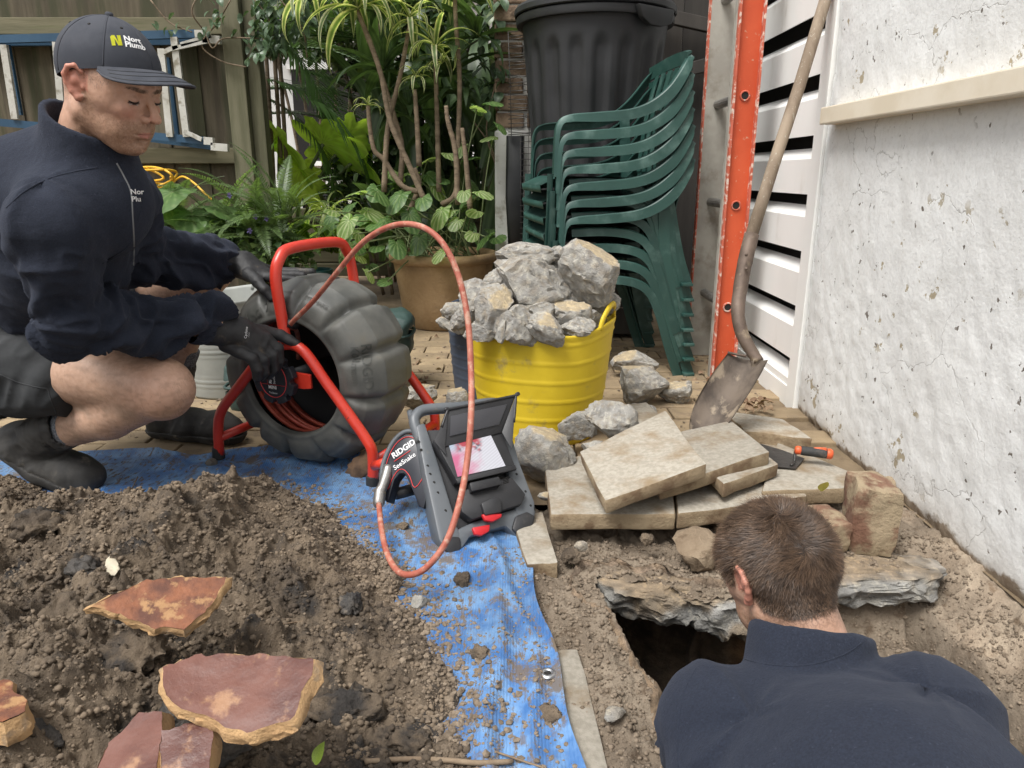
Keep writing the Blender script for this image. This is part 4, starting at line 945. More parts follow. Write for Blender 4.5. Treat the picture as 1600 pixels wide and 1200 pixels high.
OFF = AX*.33; part('frame_tube', tube(fr+OFF, .0142, 14), m_red, reel, True)
for b in (FR, FL):
    for o in (0, 1): part('rubber_foot', tube([b+OFF*o+[0, 0, .0], b+OFF*o+[0, 0, .004], b+OFF*o+[0, 0, .044], b+OFF*o+[0, 0, .046]], [.015, .018, .0165, .0145], 16), m_rub, reel, 40)
part('cross_bar', tube([NP(343, 684), NP(343, 684)+OFF], .0125, 12), m_red, reel, True); part('cross_bar', tube([NP(583, 722), NP(583, 722)+OFF], .0125, 12), m_red, reel, True)
a0, a1, a2 = NP(449, 545), NP(441, 500), NP(431, 436); top = NP(436, 392)[2]
hp = path([a0, a1, a2, a2+AX*.02+[0, 0, top-a2[2]-.022], a2+AX*.07+[.0, 0, top-a2[2]], a2+AX*.26+[0, 0, top-a2[2]], a2+AX*.31+[0, 0, top-a2[2]-.03], a2+OFF*1.0+[0, 0, -.01], a0+OFF], 6)
part('carry_handle', tube(hp, .0148, 14), m_red, reel, True)
DC = np.array([*(((FR+FL)/2)[:2]), .272])+AX*.02+E_*.0
DR, DW, OR = .262, .245, .158
def drum():
    n = 288; th = np.arange(n)/n*2*np.pi; NL = 12
    ph = (th/(2*np.pi)*NL+.35) % 1; dd = np.minimum(ph, 1-ph); groove = np.exp(-(dd/.07)**2)*.9+.35*np.exp(-(dd/.15)**4); soft = 0*dd; flat_ = (dd-.25)
    prof = [(OR-.004, .016, 0), (OR, .004, 0), (OR+.006, 0, 0), (OR+.016, .001, .1), (OR+.030, .0, .5), (OR+.055, .006, .9), (DR-.034, .016, 1), (DR-.024, .024, 1), (DR-.006, .058, 1), (DR-.002, .066, 1), (DR, .074, 1), (DR, .125, 1), (DR-.0, .165, 1), (DR-.003, .178, 1), (DR-.012, .205, 1), (DR-.017, .223, 1), (DR-.034, .236, 1), (OR+.04, .244, .6), (OR, .245, 0), (OR-.004, .23, 0)]
    prof = path(np.array(prof), 3); rings = []
    for r, w_, g in prof:
        g = min(max(g, 0), 1); rr_ = r-(.016*groove)*g*(.35+.65*sstep(OR+.03, DR-.01, r))-.006*(.5-dd)*0; ww = w_+(.012*groove*g*(1 if w_ < .1 else -1))*(1-sstep(.03, .07, min(w_, .245-w_)))
        P = DC[None]+E_[None]*(rr_*np.cos(th))[:, None]+np.array([[0, 0, 1.]])*(rr_*np.sin(th))[:, None]+AX[None]*(np.zeros(n)+ww)[:, None]; rings.append(P)
    return loft(rings)
dv = drum(); part('drum', dv, m_drum, reel, True); DB = bvh_of(dv[0], dv[1])
def ring_(r, w_, rad, n=96, a0=0, a1=2*math.pi, tw=0):
    a = np.linspace(a0, a1, n); return tube(DC[None]+E_[None]*(r*np.cos(a))[:, None]+np.array([[0, 0, 1.]])*(r*np.sin(a))[:, None]+AX[None]*(w_+tw*np.sin(a*2))[:, None], rad, 8, cap=False)
inn = [(OR-.004, .02), (DR-.035, .05), (DR-.02, .12), (DR-.035, .2), (OR-.02, .232), (.03, .236), (.001, .236)]
V = []; F = []; rings = []; th = np.arange(64)/64*2*np.pi
for r, w_ in inn: rings.append(DC[None]+E_[None]*(r*np.cos(th))[:, None]+np.array([[0, 0, 1.]])*(r*np.sin(th))[:, None]+AX[None]*w_)
part('drum_lining', loft(rings), m_blackplas, reel, True)
for k, (r, w_) in enumerate([(.165, .05), (.176, .062), (.186, .076), (.192, .09), (.198, .105), (.202, .12), (.204, .135), (.204, .15), (.202, .165), (.198, .18), (.185, .12), (.184, .15), (.18, .10)]):
    part('cable_coil', ring_(r, w_, .0062, tw=.003*(k % 3)), m_redd, reel, True)
part('axle', tube([DC-AX*.01, DC+AX*.25], .022, 16), m_blackplas, reel, True)
HC = NP(437, 590)-AX*.006
part('hub_plate', hexa([NP(398, 572)+AX*.004, NP(398, 590)+AX*.004, NP(497, 606)+AX*.004, NP(497, 581)+AX*.004], .006, .002) if False else prism([(-.075, -.020), (.075, -.024), (.10, -.02), (.10, .018), (-.075, .024)], .008, np.stack([E_, [0, 0, 1], -AX], 1), HC+AX*.014, .002), m_red, reel)
cog = []
for k in range(128):
    a = k/128*2*math.pi; q = (k/16.) % 1; r = .066 if .18 < q < .82 else .056-.003*math.cos((q if q < .5 else 1-q)*9); cog.append((r*math.cos(a), r*math.sin(a)))
RF = np.stack([E_, [0, 0, 1], np.cross(E_, [0, 0, 1])], 1)
m_hub = M('hub_plastic', (.014, .016, .022), (.025, .027, .033), 12, rough=.45, bump=.1, bscale=200, bdist=.001)
hub = part('hub_cap', prism(cog, .02, RF, HC, .002), m_hub, reel)
nrm = RF[:, 2]
def onhub(VF, x, y, a=0, off=.0215):
    c, s = math.cos(a), math.sin(a); return decal(VF, HC+E_*x+np.array([0, 0, y])+nrm*0, E_*c+np.array([0, 0, s]), -E_*s+np.array([0, 0, c]), off=off)
part('label_ring', (lambda P: tube(P, .0009, 6, cap=False))([HC+nrm*.0205+E_*.043*math.cos(a)+np.array([0, 0, .047*math.sin(a)]) for a in np.linspace(0, 2*math.pi, 60)]), m_redprint, hub, True)
part('lettering', join(onhub(text_vf('MINI', .013, bold=.0003), -.016, -.024), onhub(text_vf('TruSense', .007), -.015, -.037), onhub(text_vf('RIDGID', .0125, bold=.0003), -.004, -.010, math.pi/2), onhub(text_vf('SeeSnake', .010), .008, -.010, math.pi/2)), m_whiteprint, hub)
part('label_line', join(onhub(box((0, -.0125, 0), (.078, .0012, .0004)), 0, 0), onhub(box((-.018, .010, 0), (.0010, .045, .0004)), 0, 0)), m_redprint, hub)
# raised lettering on the drum
m_drumt = M('drum_lettering', (.06, .062, .056), (.10, .10, .09), 9, rough=.5)
def drumtext(s, size, px, py, ang, off=.0014):
    c = Upl(px, py, DC+AX*.05, AX); h = DB.ray_cast(Vector((0, 0, CAMH)), Vector(nz(c-np.array([0, 0, CAMH])))); p = np.array(h[0]); n = -nz(c-np.array([0, 0, CAMH])); hn = np.array(h[1]); hn = hn if hn @ n > 0 else -hn; n = nz(hn)
    x0 = nz(np.cross([0, 0, 1], n)); y0 = np.cross(n, x0); a = math.radians(ang); X_ = x0*math.cos(a)+y0*math.sin(a); Y_ = -x0*math.sin(a)+y0*math.cos(a)
    part('raised_lettering', decal(text_vf(s, size, bold=.0004), p-X_*size*len(s)*.28, X_, Y_, DB, off), m_drumt, reel)
drumtext('RIDGID', .036, 566, 575, -88); drumtext('Kollmann', .026, 549, 577, -88); drumtext('SEESNAKE', .016, 492, 475, -26); drumtext('RIDGID', .026, 404, 497, 38); drumtext('SEESNAKE', .015, 548, 672, 35); drumtext('Kollmann', .02, 412, 508, 38)
part('cable_guide', tube([NP(449, 505)-AX*.0, NP(451, 512)+AX*.03], .011, 12), m_blackplas, reel, True)
# ================================================ PUSH CABLE
cps = [(452, 540, 2.06), (468, 520, 2.0), (470, 490, 1.90), (455, 507, 1.86), (490, 470, 1.80), (527, 425, 1.72), (568, 378, 1.66), (612, 353, 1.60), (655, 353, 1.55), (690, 378, 1.52), (716, 430, 1.50), (731, 500, 1.47), (736, 580, 1.43), (736, 650, 1.37), (730, 720, 1.33), (718, 785, 1.28), (698, 845, 1.24), (668, 885, 1.225), (642, 898, 1.235), (620, 891, 1.27), (604, 862, 1.34), (596, 825, 1.43), (592, 788, 1.52)]
cps = [(466, 560, 2.04), (466, 530, 2.0), (462, 515, 1.93), (454, 507, 1.865)]+cps[4:]
CPT = path([U(a, b, Y=c) for a, b, c in cps], 7)
cb = thing('push_cable', 'stiff red push cable looping from the reel to the monitor', 'cable', U(642, 898, Y=1.325)); part('cable', tube(CPT, .0088*.72, 12), m_cable, cb, True)
m_steel = M('dull_steel', (.42, .41, .39), (.32, .3, .28), 9, rough=.42, metal=.85, bump=.1, bscale=80, c3=(.3, .25, .2), s3=20)
con = [U(592, 793, Y=1.53), U(592, 786, Y=1.535), U(594, 768, Y=1.55), U(597, 762, Y=1.555), U(603, 745, Y=1.58), U(607, 728, Y=1.6)]
part('connector', tube(path(con, 4), list(np.interp(np.linspace(0, 5, 21), [0, 1, 2, 3, 4, 5], [.009, .0135, .0135, .0115, .0125, .011])), 16), m_steel, cb, True)
# ================================================ MONITOR
BL = U(700, 858, z=.014); BR_ = U(830, 818, z=.03); u_ = nz((BR_-BL)*[1, 1, 0]); b_ = np.array([-u_[1], u_[0], 0]); thv = math.radians(49); v_ = b_*math.cos(thv)+np.array([0, 0, math.sin(thv)]); w_n = np.cross(u_, v_)
Q = lambda px, py, h=0.: Upl(px, py, BL+w_n*h, w_n)
m_mgrey = M('monitor_grey', (.085, .095, .105), (.12, .13, .14), 8, rough=.42, bump=.12, bscale=120, bdist=.001, c3=(.2, .18, .15), s3=20, t3=(.6, .85))
m_mblk = M('monitor_black', (.014, .014, .016), (.024, .024, .026), 8, rough=.4, r2=.55, bump=.15, bscale=160, bdist=.001, c3=(.09, .08, .065), s3=24, t3=(.62, .85))
m_redp = M('red_plastic', (.48, .012, .018), rough=.4)
mo = thing('camera_monitor', 'portable black and grey monitor unit with raised screen hood, leaning back', 'monitor', BL)
def plate(name, pts, h, th, mat, par=None, bev=.002, dirn=None):
    """outline in the monitor plane at height h, thickness th downward"""
    P = [Q(px, py, h) for px, py in pts]; n = len(P); C = sum(P)/n
    bm = bmesh.new(); a = [bm.verts.new(Vector(p-C)) for p in P]; b = [bm.verts.new(Vector(p-C-w_n*th)) for p in P]; bm.faces.new(a); bm.faces.new(b[::-1])
    for i in range(n): bm.faces.new((a[i], b[i], b[(i+1) % n], a[(i+1) % n]))
    bmesh.ops.recalc_face_normals(bm, faces=bm.faces[:])
    if bev: bmesh.ops.bevel(bm, geom=bm.edges[:], offset=bev, segments=2, profile=.5, affect='EDGES', clamp_overlap=True)
    V, F = frombm(bm); return part(name, (V+C, F), mat, par or mo, 30)
plate('body_shell', [(668, 672), (700, 845), (824, 806), (792, 668)], -.012, .045, m_mblk)
lr = plate('side_rail', [(650, 664), (664, 660), (684, 720), (718, 832), (718, 850), (696, 862), (686, 842), (664, 740)], .006, .06, m_mgrey, None, .005)
rl = plate('side_rail', [(784, 660), (797, 668), (812, 722), (836, 785), (836, 806), (822, 818), (806, 800), (790, 715)], .006, .06, m_mgrey, None, .005)
for q, (px, py) in enumerate([(654, 690), (658, 703), (668, 728), (672, 741), (678, 754), (684, 770), (696, 798), (714, 822)]): part('hole', tube([Q(px, py, .0064), Q(px, py, .0052)], .0034, 10), m_void, lr)
for px, py in [(807, 741), (821, 768), (829, 790), (797, 784), (801, 793), (728, 801), (732, 812)]: part('hole', tube([Q(px, py, .0068), Q(px, py, .0052)], .0030, 10), m_void, rl)
part('handle', tube(path([Q(658, 690, -.01), Q(648, 662, -.008), Q(650, 650, -.008), Q(662, 641, -.008), Q(690, 638, -.01), Q(722, 636, -.012), Q(768, 630, -.012), Q(786, 636, -.01), Q(792, 662, -.01)], 5), .0135, 14), m_mgrey, mo, True)
plate('lower_housing', [(716, 772), (722, 800), (738, 812), (815, 788), (822, 772), (800, 745), (745, 755)], .022, .04, m_mblk, None, .004)
plate('bumper', [(690, 842), (700, 866), (722, 858), (735, 838), (790, 822), (808, 838), (834, 822), (838, 796), (812, 792), (740, 815), (712, 828)], .004, .05, m_mgrey, None, .006)
plate('bumper_corner', [(806, 806), (800, 826), (812, 838), (832, 826), (838, 806), (824, 798)], .010, .055, m_mblk, None, .006)
plate('bumper_corner', [(694, 836), (690, 852), (704, 868), (722, 858), (720, 838)], .010, .055, m_mblk, None, .006)
plate('bezel', [(678, 686), (714, 752), (806, 730), (782, 668)], .030, .035, m_mblk, None, .003)
plate('bezel_lip', [(712, 748), (716, 755), (808, 733), (805, 726)], .036, .01, m_mblk, None, .0015)
def screen_mat():
    m = bpy.data.materials.new('lit_screen'); m.use_nodes = True; T = m.node_tree; N = T.nodes; L = T.links; B = N['Principled BSDF']
    at = N.new('ShaderNodeAttribute'); at.attribute_name = 'Col'; L.new(at.outputs['Color'], B.inputs['Emission Color']); B.inputs['Emission Strength'].default_value = .55; B.inputs['Base Color'].default_value = (.02, .02, .02, 1); B.inputs['Roughness'].default_value = .15
    return m
sc = [Q(700, 690, .0312), Q(715, 745, .0312), Q(790, 728, .0312), Q(765, 676, .0312)]; n1, n2 = 90, 70; a, b = np.meshgrid(np.linspace(0, 1, n1), np.linspace(0, 1, n2), indexing='ij')
SV = ((1-a)[..., None]*((1-b)[..., None]*sc[0]+b[..., None]*sc[1])+a[..., None]*((1-b)[..., None]*sc[3]+b[..., None]*sc[2])).reshape(-1, 3)
a, b = a.ravel(), b.ravel(); pp = np.stack([a*5, b*5, 0*a], 1); ln = .5+.5*np.sin((a*.9+b*1.5)*60)
c = np.array([.86, .85, .92])[None]*(.8+.2*ln)[:, None]; pk = np.clip(1.25-2.2*a-.2*(1-b)+.5*fbm(pp, 3, 5), 0, 1)[:, None]*sstep(.15, .5, b)[:, None]; c = c*(1-pk)+np.array([.8, .18, .35])*pk
tp = (sstep(.36, .22, b+.25*fbm(pp*1.3, 3, 8))*sstep(.05, .2, a)*(1-sstep(.62, .8, a)))[:, None]; rd = (fbm(pp*3, 2, 1) > .0)[:, None]; c = c*(1-tp)+tp*np.where(rd, [.55, .05, .08], [.09, .10, .14])
bl_ = (sstep(.3, .0, a)*sstep(.5, .1, b))[:, None]; c = c*(1-bl_*.6)+np.array([.35, .5, .7])*bl_*.6
part('screen', (SV, grid(n1, n2)), screen_mat(), mo, False, c)
# hood
H = {k: Q(*v) for k, v in dict(bl=(695, 698, .033), br=(784, 676, .033), tl=(700, 640, .055), tr=(806, 618, .055), wl=(697, 712, .034), wr=(800, 704, .034)).items()}
def tri_plate(name, P, th, mat, par=None):
    P = [np.array(p) for p in P]; n = nz(np.cross(P[1]-P[0], P[-1]-P[0])); C = sum(P)/len(P); k = len(P)
    V = [p for p in P]+[p-n*th for p in P]; F = [tuple(range(k)), tuple(range(k, 2*k))[::-1]]+[(i, k+i, k+(i+1) % k, (i+1) % k) for i in range(k)]
    bm = bmesh.new(); vs = [bm.verts.new(Vector(v-C)) for v in V]; [bm.faces.new([vs[i] for i in f]) for f in F]; bmesh.ops.recalc_face_normals(bm, faces=bm.faces[:]); bmesh.ops.bevel(bm, geom=bm.edges[:], offset=.0012, segments=2, profile=.5, affect='EDGES', clamp_overlap=True)
    V, F = frombm(bm); return part(name, (V+C, F), mat, par or mo, 30)
hd = tri_plate('hood', [H['bl'], H['br'], H['tr'], H['tl']], .004, m_mblk)
tri_plate('hood_wing', [H['tl'], H['bl'], H['wl'], Q(678, 690, .036)], .003, m_mblk, hd); tri_plate('hood_wing', [H['tr'], H['wr'], H['br']], .003, m_mblk, hd)
part('hood_rim', tube(path([Q(690, 668, .045), H['tl'], H['tl']+(H['tr']-H['tl'])*.03, H['tr']-(H['tr']-H['tl'])*.03, H['tr'], Q(803, 660, .045)], 6), .0035, 8), m_mblk, hd, True)
m_hin = M('hood_inner', (.05, .05, .056), rough=.3); p = [H['bl']*.75+H['tl']*.25+(H['br']-H['bl'])*.06, H['br']*.75+H['tr']*.25-(H['br']-H['bl'])*.12, H['br']*.2+H['tr']*.8-(H['br']-H['bl'])*.12, H['bl']*.2+H['tl']*.8+(H['br']-H['bl'])*.05]
nh = nz(np.cross(H['br']-H['bl'], H['tl']-H['bl'])); nh = nh if nh @ np.array([0, -1, 0]) > 0 else -nh; tri_plate('hood_panel', [q+nh*.0035 for q in p], .002, m_hin, hd)
plate('button_bar', [(734, 754), (737, 768), (784, 757), (780, 744)], .040, .02, m_mblk, None, .003)
for k in range(4): part('speaker_slot', tube([Q(786, 748+k*2.6, .0225), Q(795, 745+k*2.6, .0225)], .0012, 5), m_void, mo)
plate('latch', [(752, 786), (758, 805), (784, 800), (783, 780), (775, 775)], .034, .02, m_mblk, None, .003)
plate('latch_tab', [(753, 803), (758, 813), (770, 815), (784, 808), (785, 802)], .030, .012, m_redp, None, .003)
plate('foot_tab', [(738, 824), (742, 835), (752, 837), (765, 830), (766, 819)], .020, .012, m_redp, None, .003)
# side arch
an = nz(np.array([-.30, -.80, .50])); AP = U(650, 700, Y=1.60); A_ = lambda px, py, h=0.: Upl(px, py, AP+an*h, an)
def aplate(name, pts, h, th, mat, bev=.003, par=None):
    P = [A_(px, py, h) for px, py in pts]; k = len(P); C = sum(P)/k; V = P+[p-an*th for p in P]
    bm = bmesh.new(); vs = [bm.verts.new(Vector(v-C)) for v in V]; bm.faces.new(vs[:k]); bm.faces.new(vs[k:][::-1]); [bm.faces.new((vs[i], vs[k+i], vs[k+(i+1) % k], vs[(i+1) % k])) for i in range(k)]
    bmesh.ops.recalc_face_normals(bm, faces=bm.faces[:]); bmesh.ops.bevel(bm, geom=bm.edges[:], offset=bev, segments=2, profile=.5, affect='EDGES', clamp_overlap=True) if bev else 0
    V, F = frombm(bm); return part(name, (V+C, F), mat, par or mo, 30)
arch = [(594, 760), (597, 735), (606, 708), (618, 688), (633, 678), (650, 680), (663, 694), (668, 715), (670, 745), (668, 770), (662, 795), (654, 792), (646, 770), (638, 752), (632, 740), (624, 740), (616, 750), (610, 770), (606, 786), (598, 780)]
m_armb = M('arm_black', (.012, .014, .02), (.02, .022, .03), 9, rough=.4, bump=.1, bscale=150, bdist=.001)
ar = aplate('side_arm', arch, 0, .035, m_armb, .003)
inner = [(598, 758), (601, 735), (609, 710), (620, 692), (634, 683), (647, 685), (656, 696), (660, 716), (662, 742), (648, 762), (640, 744), (631, 734), (622, 735), (613, 748), (606, 764)]
part('label_outline', tube(path([A_(a, b, .0012) for a, b in inner+inner[:1]], 3), .0009, 6), m_redprint, ar, True)
part('arm_rim', tube(path([A_(596, 760, -.004), A_(598, 730, -.004), A_(607, 704, -.004), A_(620, 684, -.004), A_(636, 674, -.004), A_(652, 677, -.004), A_(665, 693, -.004), A_(670, 720, -.004)], 5), .006, 10), m_mgrey, ar, True)
ax_, ay_ = nz(A_(640, 694)-A_(614, 712)), None; ay_ = nz(np.cross(an, ax_))
part('lettering', join(decal(text_vf('RIDGID', .0195, bold=.0005), A_(615, 717), ax_, ay_, off=.0012), decal(text_vf('SeeSnake', .0165, bold=.0001), A_(617, 735), ax_, ay_, off=.0012), decal(text_vf('TERRA', .013), A_(603, 757), nz(A_(608, 734)-A_(603, 757)), nz(np.cross(an, A_(608, 734)-A_(603, 757))), off=.0012)), m_whiteprint, ar)
part('label_line', tube([A_(616, 721, .0012), A_(641, 704, .0012)], .0009, 5), m_redprint, ar)
part('stub_tube', tube([U(618, 772, Y=1.60), U(655, 762, Y=1.64)], .014, 12), m_mblk, mo, True); part('aerial', tube([Q(652, 668, -.02), Q(643, 652, -.02), Q(640, 642, -.02)], [.010, .009, .007], 10), m_mgrey, mo, True)
part('stub_tube', tube([U(585, 728, Y=1.70), U(604, 722, Y=1.66)], .012, 12), m_red, mo, True)
# brown bag and dark glove beside the red foot
m_brown = M('brown_cloth', (.09, .055, .035), (.17, .10, .055), 12, rough=.9, bump=.8, bscale=40, bdist=.006)
(V, F), c = rock(77, (.045, .05, .045), 3, .3, 4, tan=False); solo('cloth_bundle', (V+U(572, 728, Y=1.88), F), m_brown, 'crumpled brown cloth behind the right red foot of the reel', 'cloth', None, True)
# ================================================ SHOVEL
m_handle = M('shovel_wood', (.17, .125, .085), (.27, .21, .15), 5, rough=.8, bump=.55, bscale=40, bdist=.002, c3=(.36, .33, .27), s3=60, t3=(.6, .7), stretch=(3, 3, .35))
m_rust = M('rusty_steel', (.085, .06, .045), (.15, .11, .085), 12, rough=.65, metal=.35, bump=.45, bscale=60, bdist=.002, c3=(.28, .22, .15), s3=22, t3=(.54, .7))
m_blade = M('muddy_blade', (.055, .042, .033), (.135, .105, .08), 14, rough=.75, metal=.1, bump=.5, bscale=50, bdist=.003, c3=(.25, .20, .145), s3=22, t3=(.54, .66), stretch=(1, 1, .5))
so = thing('shovel', 'old round shaft shovel with muddy blade leaning on the wall', 'shovel', U(1095, 700, Y=1.98))
S1, S2, S3 = U(1172, 375, Y=2.20), U(1291, -5, Y=2.50), U(1320, -90, Y=2.57)
part('shaft', tube([S1, S1+(S2-S1)*.3, S1+(S2-S1)*.62+[.003, 0, 0], S2, S2+(S2-S1)*.25], .0185, 14), m_handle, so, True)
part('socket', tube(path([S1+(S2-S1)*.02, U(1164, 410, Y=2.17), U(1157, 450, Y=2.14), U(1153, 487, Y=2.10), U(1159, 520, Y=2.07), U(1172, 545, Y=2.05), U(1185, 565, Y=2.03)], 5), [.0215]*6+[.021]*5+[.020]*5+[.019]*5+[.018]*4+[.017]*3+[.016]*3, 16), m_rust, so, True)
for py in (398, 420): part('rivet', tube([U(1166, py, Y=2.135), U(1166, py, Y=2.130)], .005, 8), m_rust, so, True)
nb, mb = 24, 36; bt = [(1137, 550), (1198, 566)]; bv = []
L_ = [U(*p, Y=y) for p, y in [((1137, 552), 2.06), ((1112, 585), 2.04), ((1087, 628), 2.01), ((1077, 664), 1.97), ((1084, 686), 1.94), ((1096, 700), 1.92)]]
R__ = [U(*p, Y=y) for p, y in [((1200, 562), 2.00), ((1184, 592), 1.98), ((1160, 630), 1.95), ((1134, 667), 1.93), ((1114, 688), 1.92), ((1097, 700), 1.918)]]
Lp, Rp = path(L_, 7), path(R__, 7); mb = len(Lp); bn = nz(np.cross(R__[1]-L_[1], L_[3]-L_[1])); bn = bn if bn[1] > 0 else -bn
V = []
for i in range(mb):
    for j in range(nb):
        t = j/(nb-1); wd = np.linalg.norm(Rp[i]-Lp[i]); V.append(Lp[i]*(1-t)+Rp[i]*t+bn*(.22*wd*(1-(2*t-1)**2))*(1-.0*i))
V = np.array(V); F = grid(mb, nb); V2 = V+bn*.0025; K = len(V); FF = F.tolist()+(F[:, ::-1]+K).tolist(); bd = [i*nb for i in range(mb)]+[(mb-1)*nb+j for j in range(nb)]+[i*nb+nb-1 for i in range(mb)][::-1]+list(range(nb))[::-1]
for i in range(len(bd)): a, b = bd[i], bd[(i+1) % len(bd)]; FF.append((a, b, b+K, a+K)) if a != b else 0
part('blade', (np.concatenate([V, V2]), FF), m_blade, so, 50)
part('neck', tube(path([U(1183, 560, Y=2.035), U(1176, 590, Y=2.04), U(1160, 620, Y=2.045)], 5), list(np.linspace(.018, .003, 11)), 12), m_blade, so, True)
part('tread', tube([L_[0]+[0, 0, .002], (L_[0]+R__[0])/2+bn*.008+[-.006, 0, .004], U(1165, 556, Y=2.04)], .004, 8), m_rust, so, True)
# ================================================ TROWEL
m_tr = M('trowel_steel', (.03, .028, .026), (.06, .055, .05), 14, rough=.45, metal=.3, bump=.5, bscale=60, bdist=.003)
tz = .066; tw = thing('trowel', 'pointing trowel with orange and black handle on the slab', 'trowel', U(1225, 720, z=tz)); P = [U(a, b, z=tz+h) for a, b, h in [(1188, 693, .006), (1222, 703, .006), (1257, 716, .004), (1243, 732, .003), (1213, 729, .003)]]
V, F = P+[p-np.array([0, 0, .002]) for p in P], [(0, 1, 2, 3, 4), (9, 8, 7, 6, 5)]+[(i, 5+i, 5+(i+1) % 5, (i+1) % 5) for i in range(5)]; part('blade', (V, F), m_tr, tw)
part('tang', tube(path([U(1236, 727, z=tz+.006), U(1241, 722, z=tz+.006), U(1242, 712, z=tz+.02), U(1244, 703, z=tz+.030), U(1250, 704, z=tz+.033)], 4), .004, 8), m_tr, tw, True)
m_orp = M('orange_plastic', (.62, .10, .03), rough=.45, bump=.1, bscale=100, bdist=.001); ha, hb = U(1243, 703, z=tz+.034), U(1302, 710, z=tz+.030); D_ = hb-ha
part('grip', tube([ha+D_*t for t in (.13, .2, .5, .75, .84)], [.0105, .012, .0125, .0135, .0130], 14, up=(0, 0, 1)), m_rub, tw, True)
part('handle_end', tube([ha+D_*t for t in (.82, .86, .93, .98, 1.)], [.0130, .0138, .0140, .011, .004], 14), m_orp, tw, True); part('handle_collar', tube([ha+D_*t for t in (-.02, .0, .08, .15)], [.006, .0105, .0115, .0105], 14), m_orp, tw, True)
part('grip_stripe', tube([ha+D_*t+np.array([0, 0, .0085]) for t in (.4, .6, .8)], [.003, .006, .008], 10), m_orp, tw, True)
# ================================================ ORANGE LADDER
m_or = M('orange_fibreglass', (.50, .070, .020), (.58, .09, .028), 5, rough=.5, r2=.6, bump=.2, bscale=40, bdist=.002, c3=(.5, .3, .2), s3=60, t3=(.64, .72))
m_orw = M('worn_orange', (.44, .09, .045), (.52, .12, .07), 16, rough=.7, bump=.5, bscale=90, bdist=.002, c3=(.62, .5, .42), s3=45, t3=(.5, .62))
m_gr = M('worn_grey', (.30, .28, .24), (.40, .38, .33), 6, rough=.8, bump=.3, bscale=50, bdist=.002, c3=(.22, .19, .15), s3=8, t3=(.5, .7))
m_rung = M('ribbed_alu', (.22, .21, .19), (.30, .29, .27), 20, rough=.5, metal=.6, bump=.3, bscale=80)
la = thing('extension_ladder', 'tall orange fibreglass ladder leaning beside the louvred screen', 'ladder', (.857, 3.05, 0)); LX, LN, LF = .857, 2.90, 3.27
part('rail_web', box((LX, LN, 1.1), (.088, .005, 2.2), None, .001), m_or, la); part('rail_flange', box((LX-.044, LN-.010, 1.1), (.008, .030, 2.2), None, .002), m_orw, la); part('rail_flange', box((LX+.044, LN-.010, 1.1), (.008, .030, 2.2), None, .002), m_orw, la)
part('rail_back', box((LX-.050, LN+.012, 1.1), (.004, .03, 2.2), None, .001), m_gr, la)
part('rail_web', box((LX, LF, 1.1), (.098, .005, 2.2), None, .001), m_gr, la, label=None) if False else part('rail_web', box((LX, LF, 1.1), (.105, .005, 2.2), None, .001), m_gr, la)
part('rail_flange', box((LX-.055, LF+.012, 1.1), (.006, .03, 2.2), None, .001), m_orw, la)
for z in (.287-.393, .287, .68, 1.073, 1.466):
    if z < .05: continue
    rg_ = sweep([(LX-.0, LN-.004, z), (LX-.0, LF+.01, z)], [(.0175*math.cos(a)*(1+.05*(k % 2)), .0175*math.sin(a)*(1+.05*(k % 2))) for k, a in enumerate(np.arange(28)/28*2*np.pi)], up=(0, 0, 1)); rg = part('rung', rg_, m_rung, la)
    part('rung_hole', tube([(LX, LN-.0046, z), (LX, LN-.0052, z)], .0135, 16), m_void, rg); part('rung_collar', lathe([(.0135, 0), (.0135, .003), (.017, .004), (.0195, .001), (.0195, -.002)], (LX, LN-.0045, z), 20, rot('X', math.pi/2)), m_orw, rg, True)
# ================================================ CHAIRS
m_green = M('green_plastic', (.012, .046, .037), (.018, .062, .05), 4, rough=.42, r2=.55, bump=.08, bscale=120, bdist=.001, c3=(.085, .15, .13), s3=9, t3=(.5, .8), rnd=.06)
def band(P, w_, th, flip=1, skirt=0, side=1, sc=None):
    """flat strip of width w_ lying across the path (lateral y), with a skirt hanging on its outer side"""
    P = np.asarray(P, float); T = np.gradient(P, axis=0); T /= np.linalg.norm(T, axis=1)[:, None]; Y_ = np.array([0, 1., 0]); Nn = np.cross(T, Y_)*flip
    sc = np.ones(len(P)) if sc is None else np.asarray(sc); prof = [(-w_/2, 0), (w_/2, 0), (w_/2, -th), (-w_/2, -th)]
    if skirt: 
        prof = [(-w_/2, 0), (w_/2-.004, .0), (w_/2, -.004), (w_/2+.004, -skirt), (w_/2+.0005, -skirt), (w_/2-.004, -th-.003), (-w_/2, -th)]
    V = []
    for p, n, s in zip(P, Nn, sc):
        for a, b in prof: V.append(p+Y_*a*side+n*b*(s if b < -th*1.5 else 1))
    k = len(prof); F = []
    for i in range(len(P)-1):
        for j in range(k): F.append((i*k+j, i*k+(j+1) % k, (i+1)*k+(j+1) % k, (i+1)*k+j))
    F.append(tuple(range(k))[::-1]); F.append(tuple((len(P)-1)*k+j for j in range(k))); return np.array(V), F
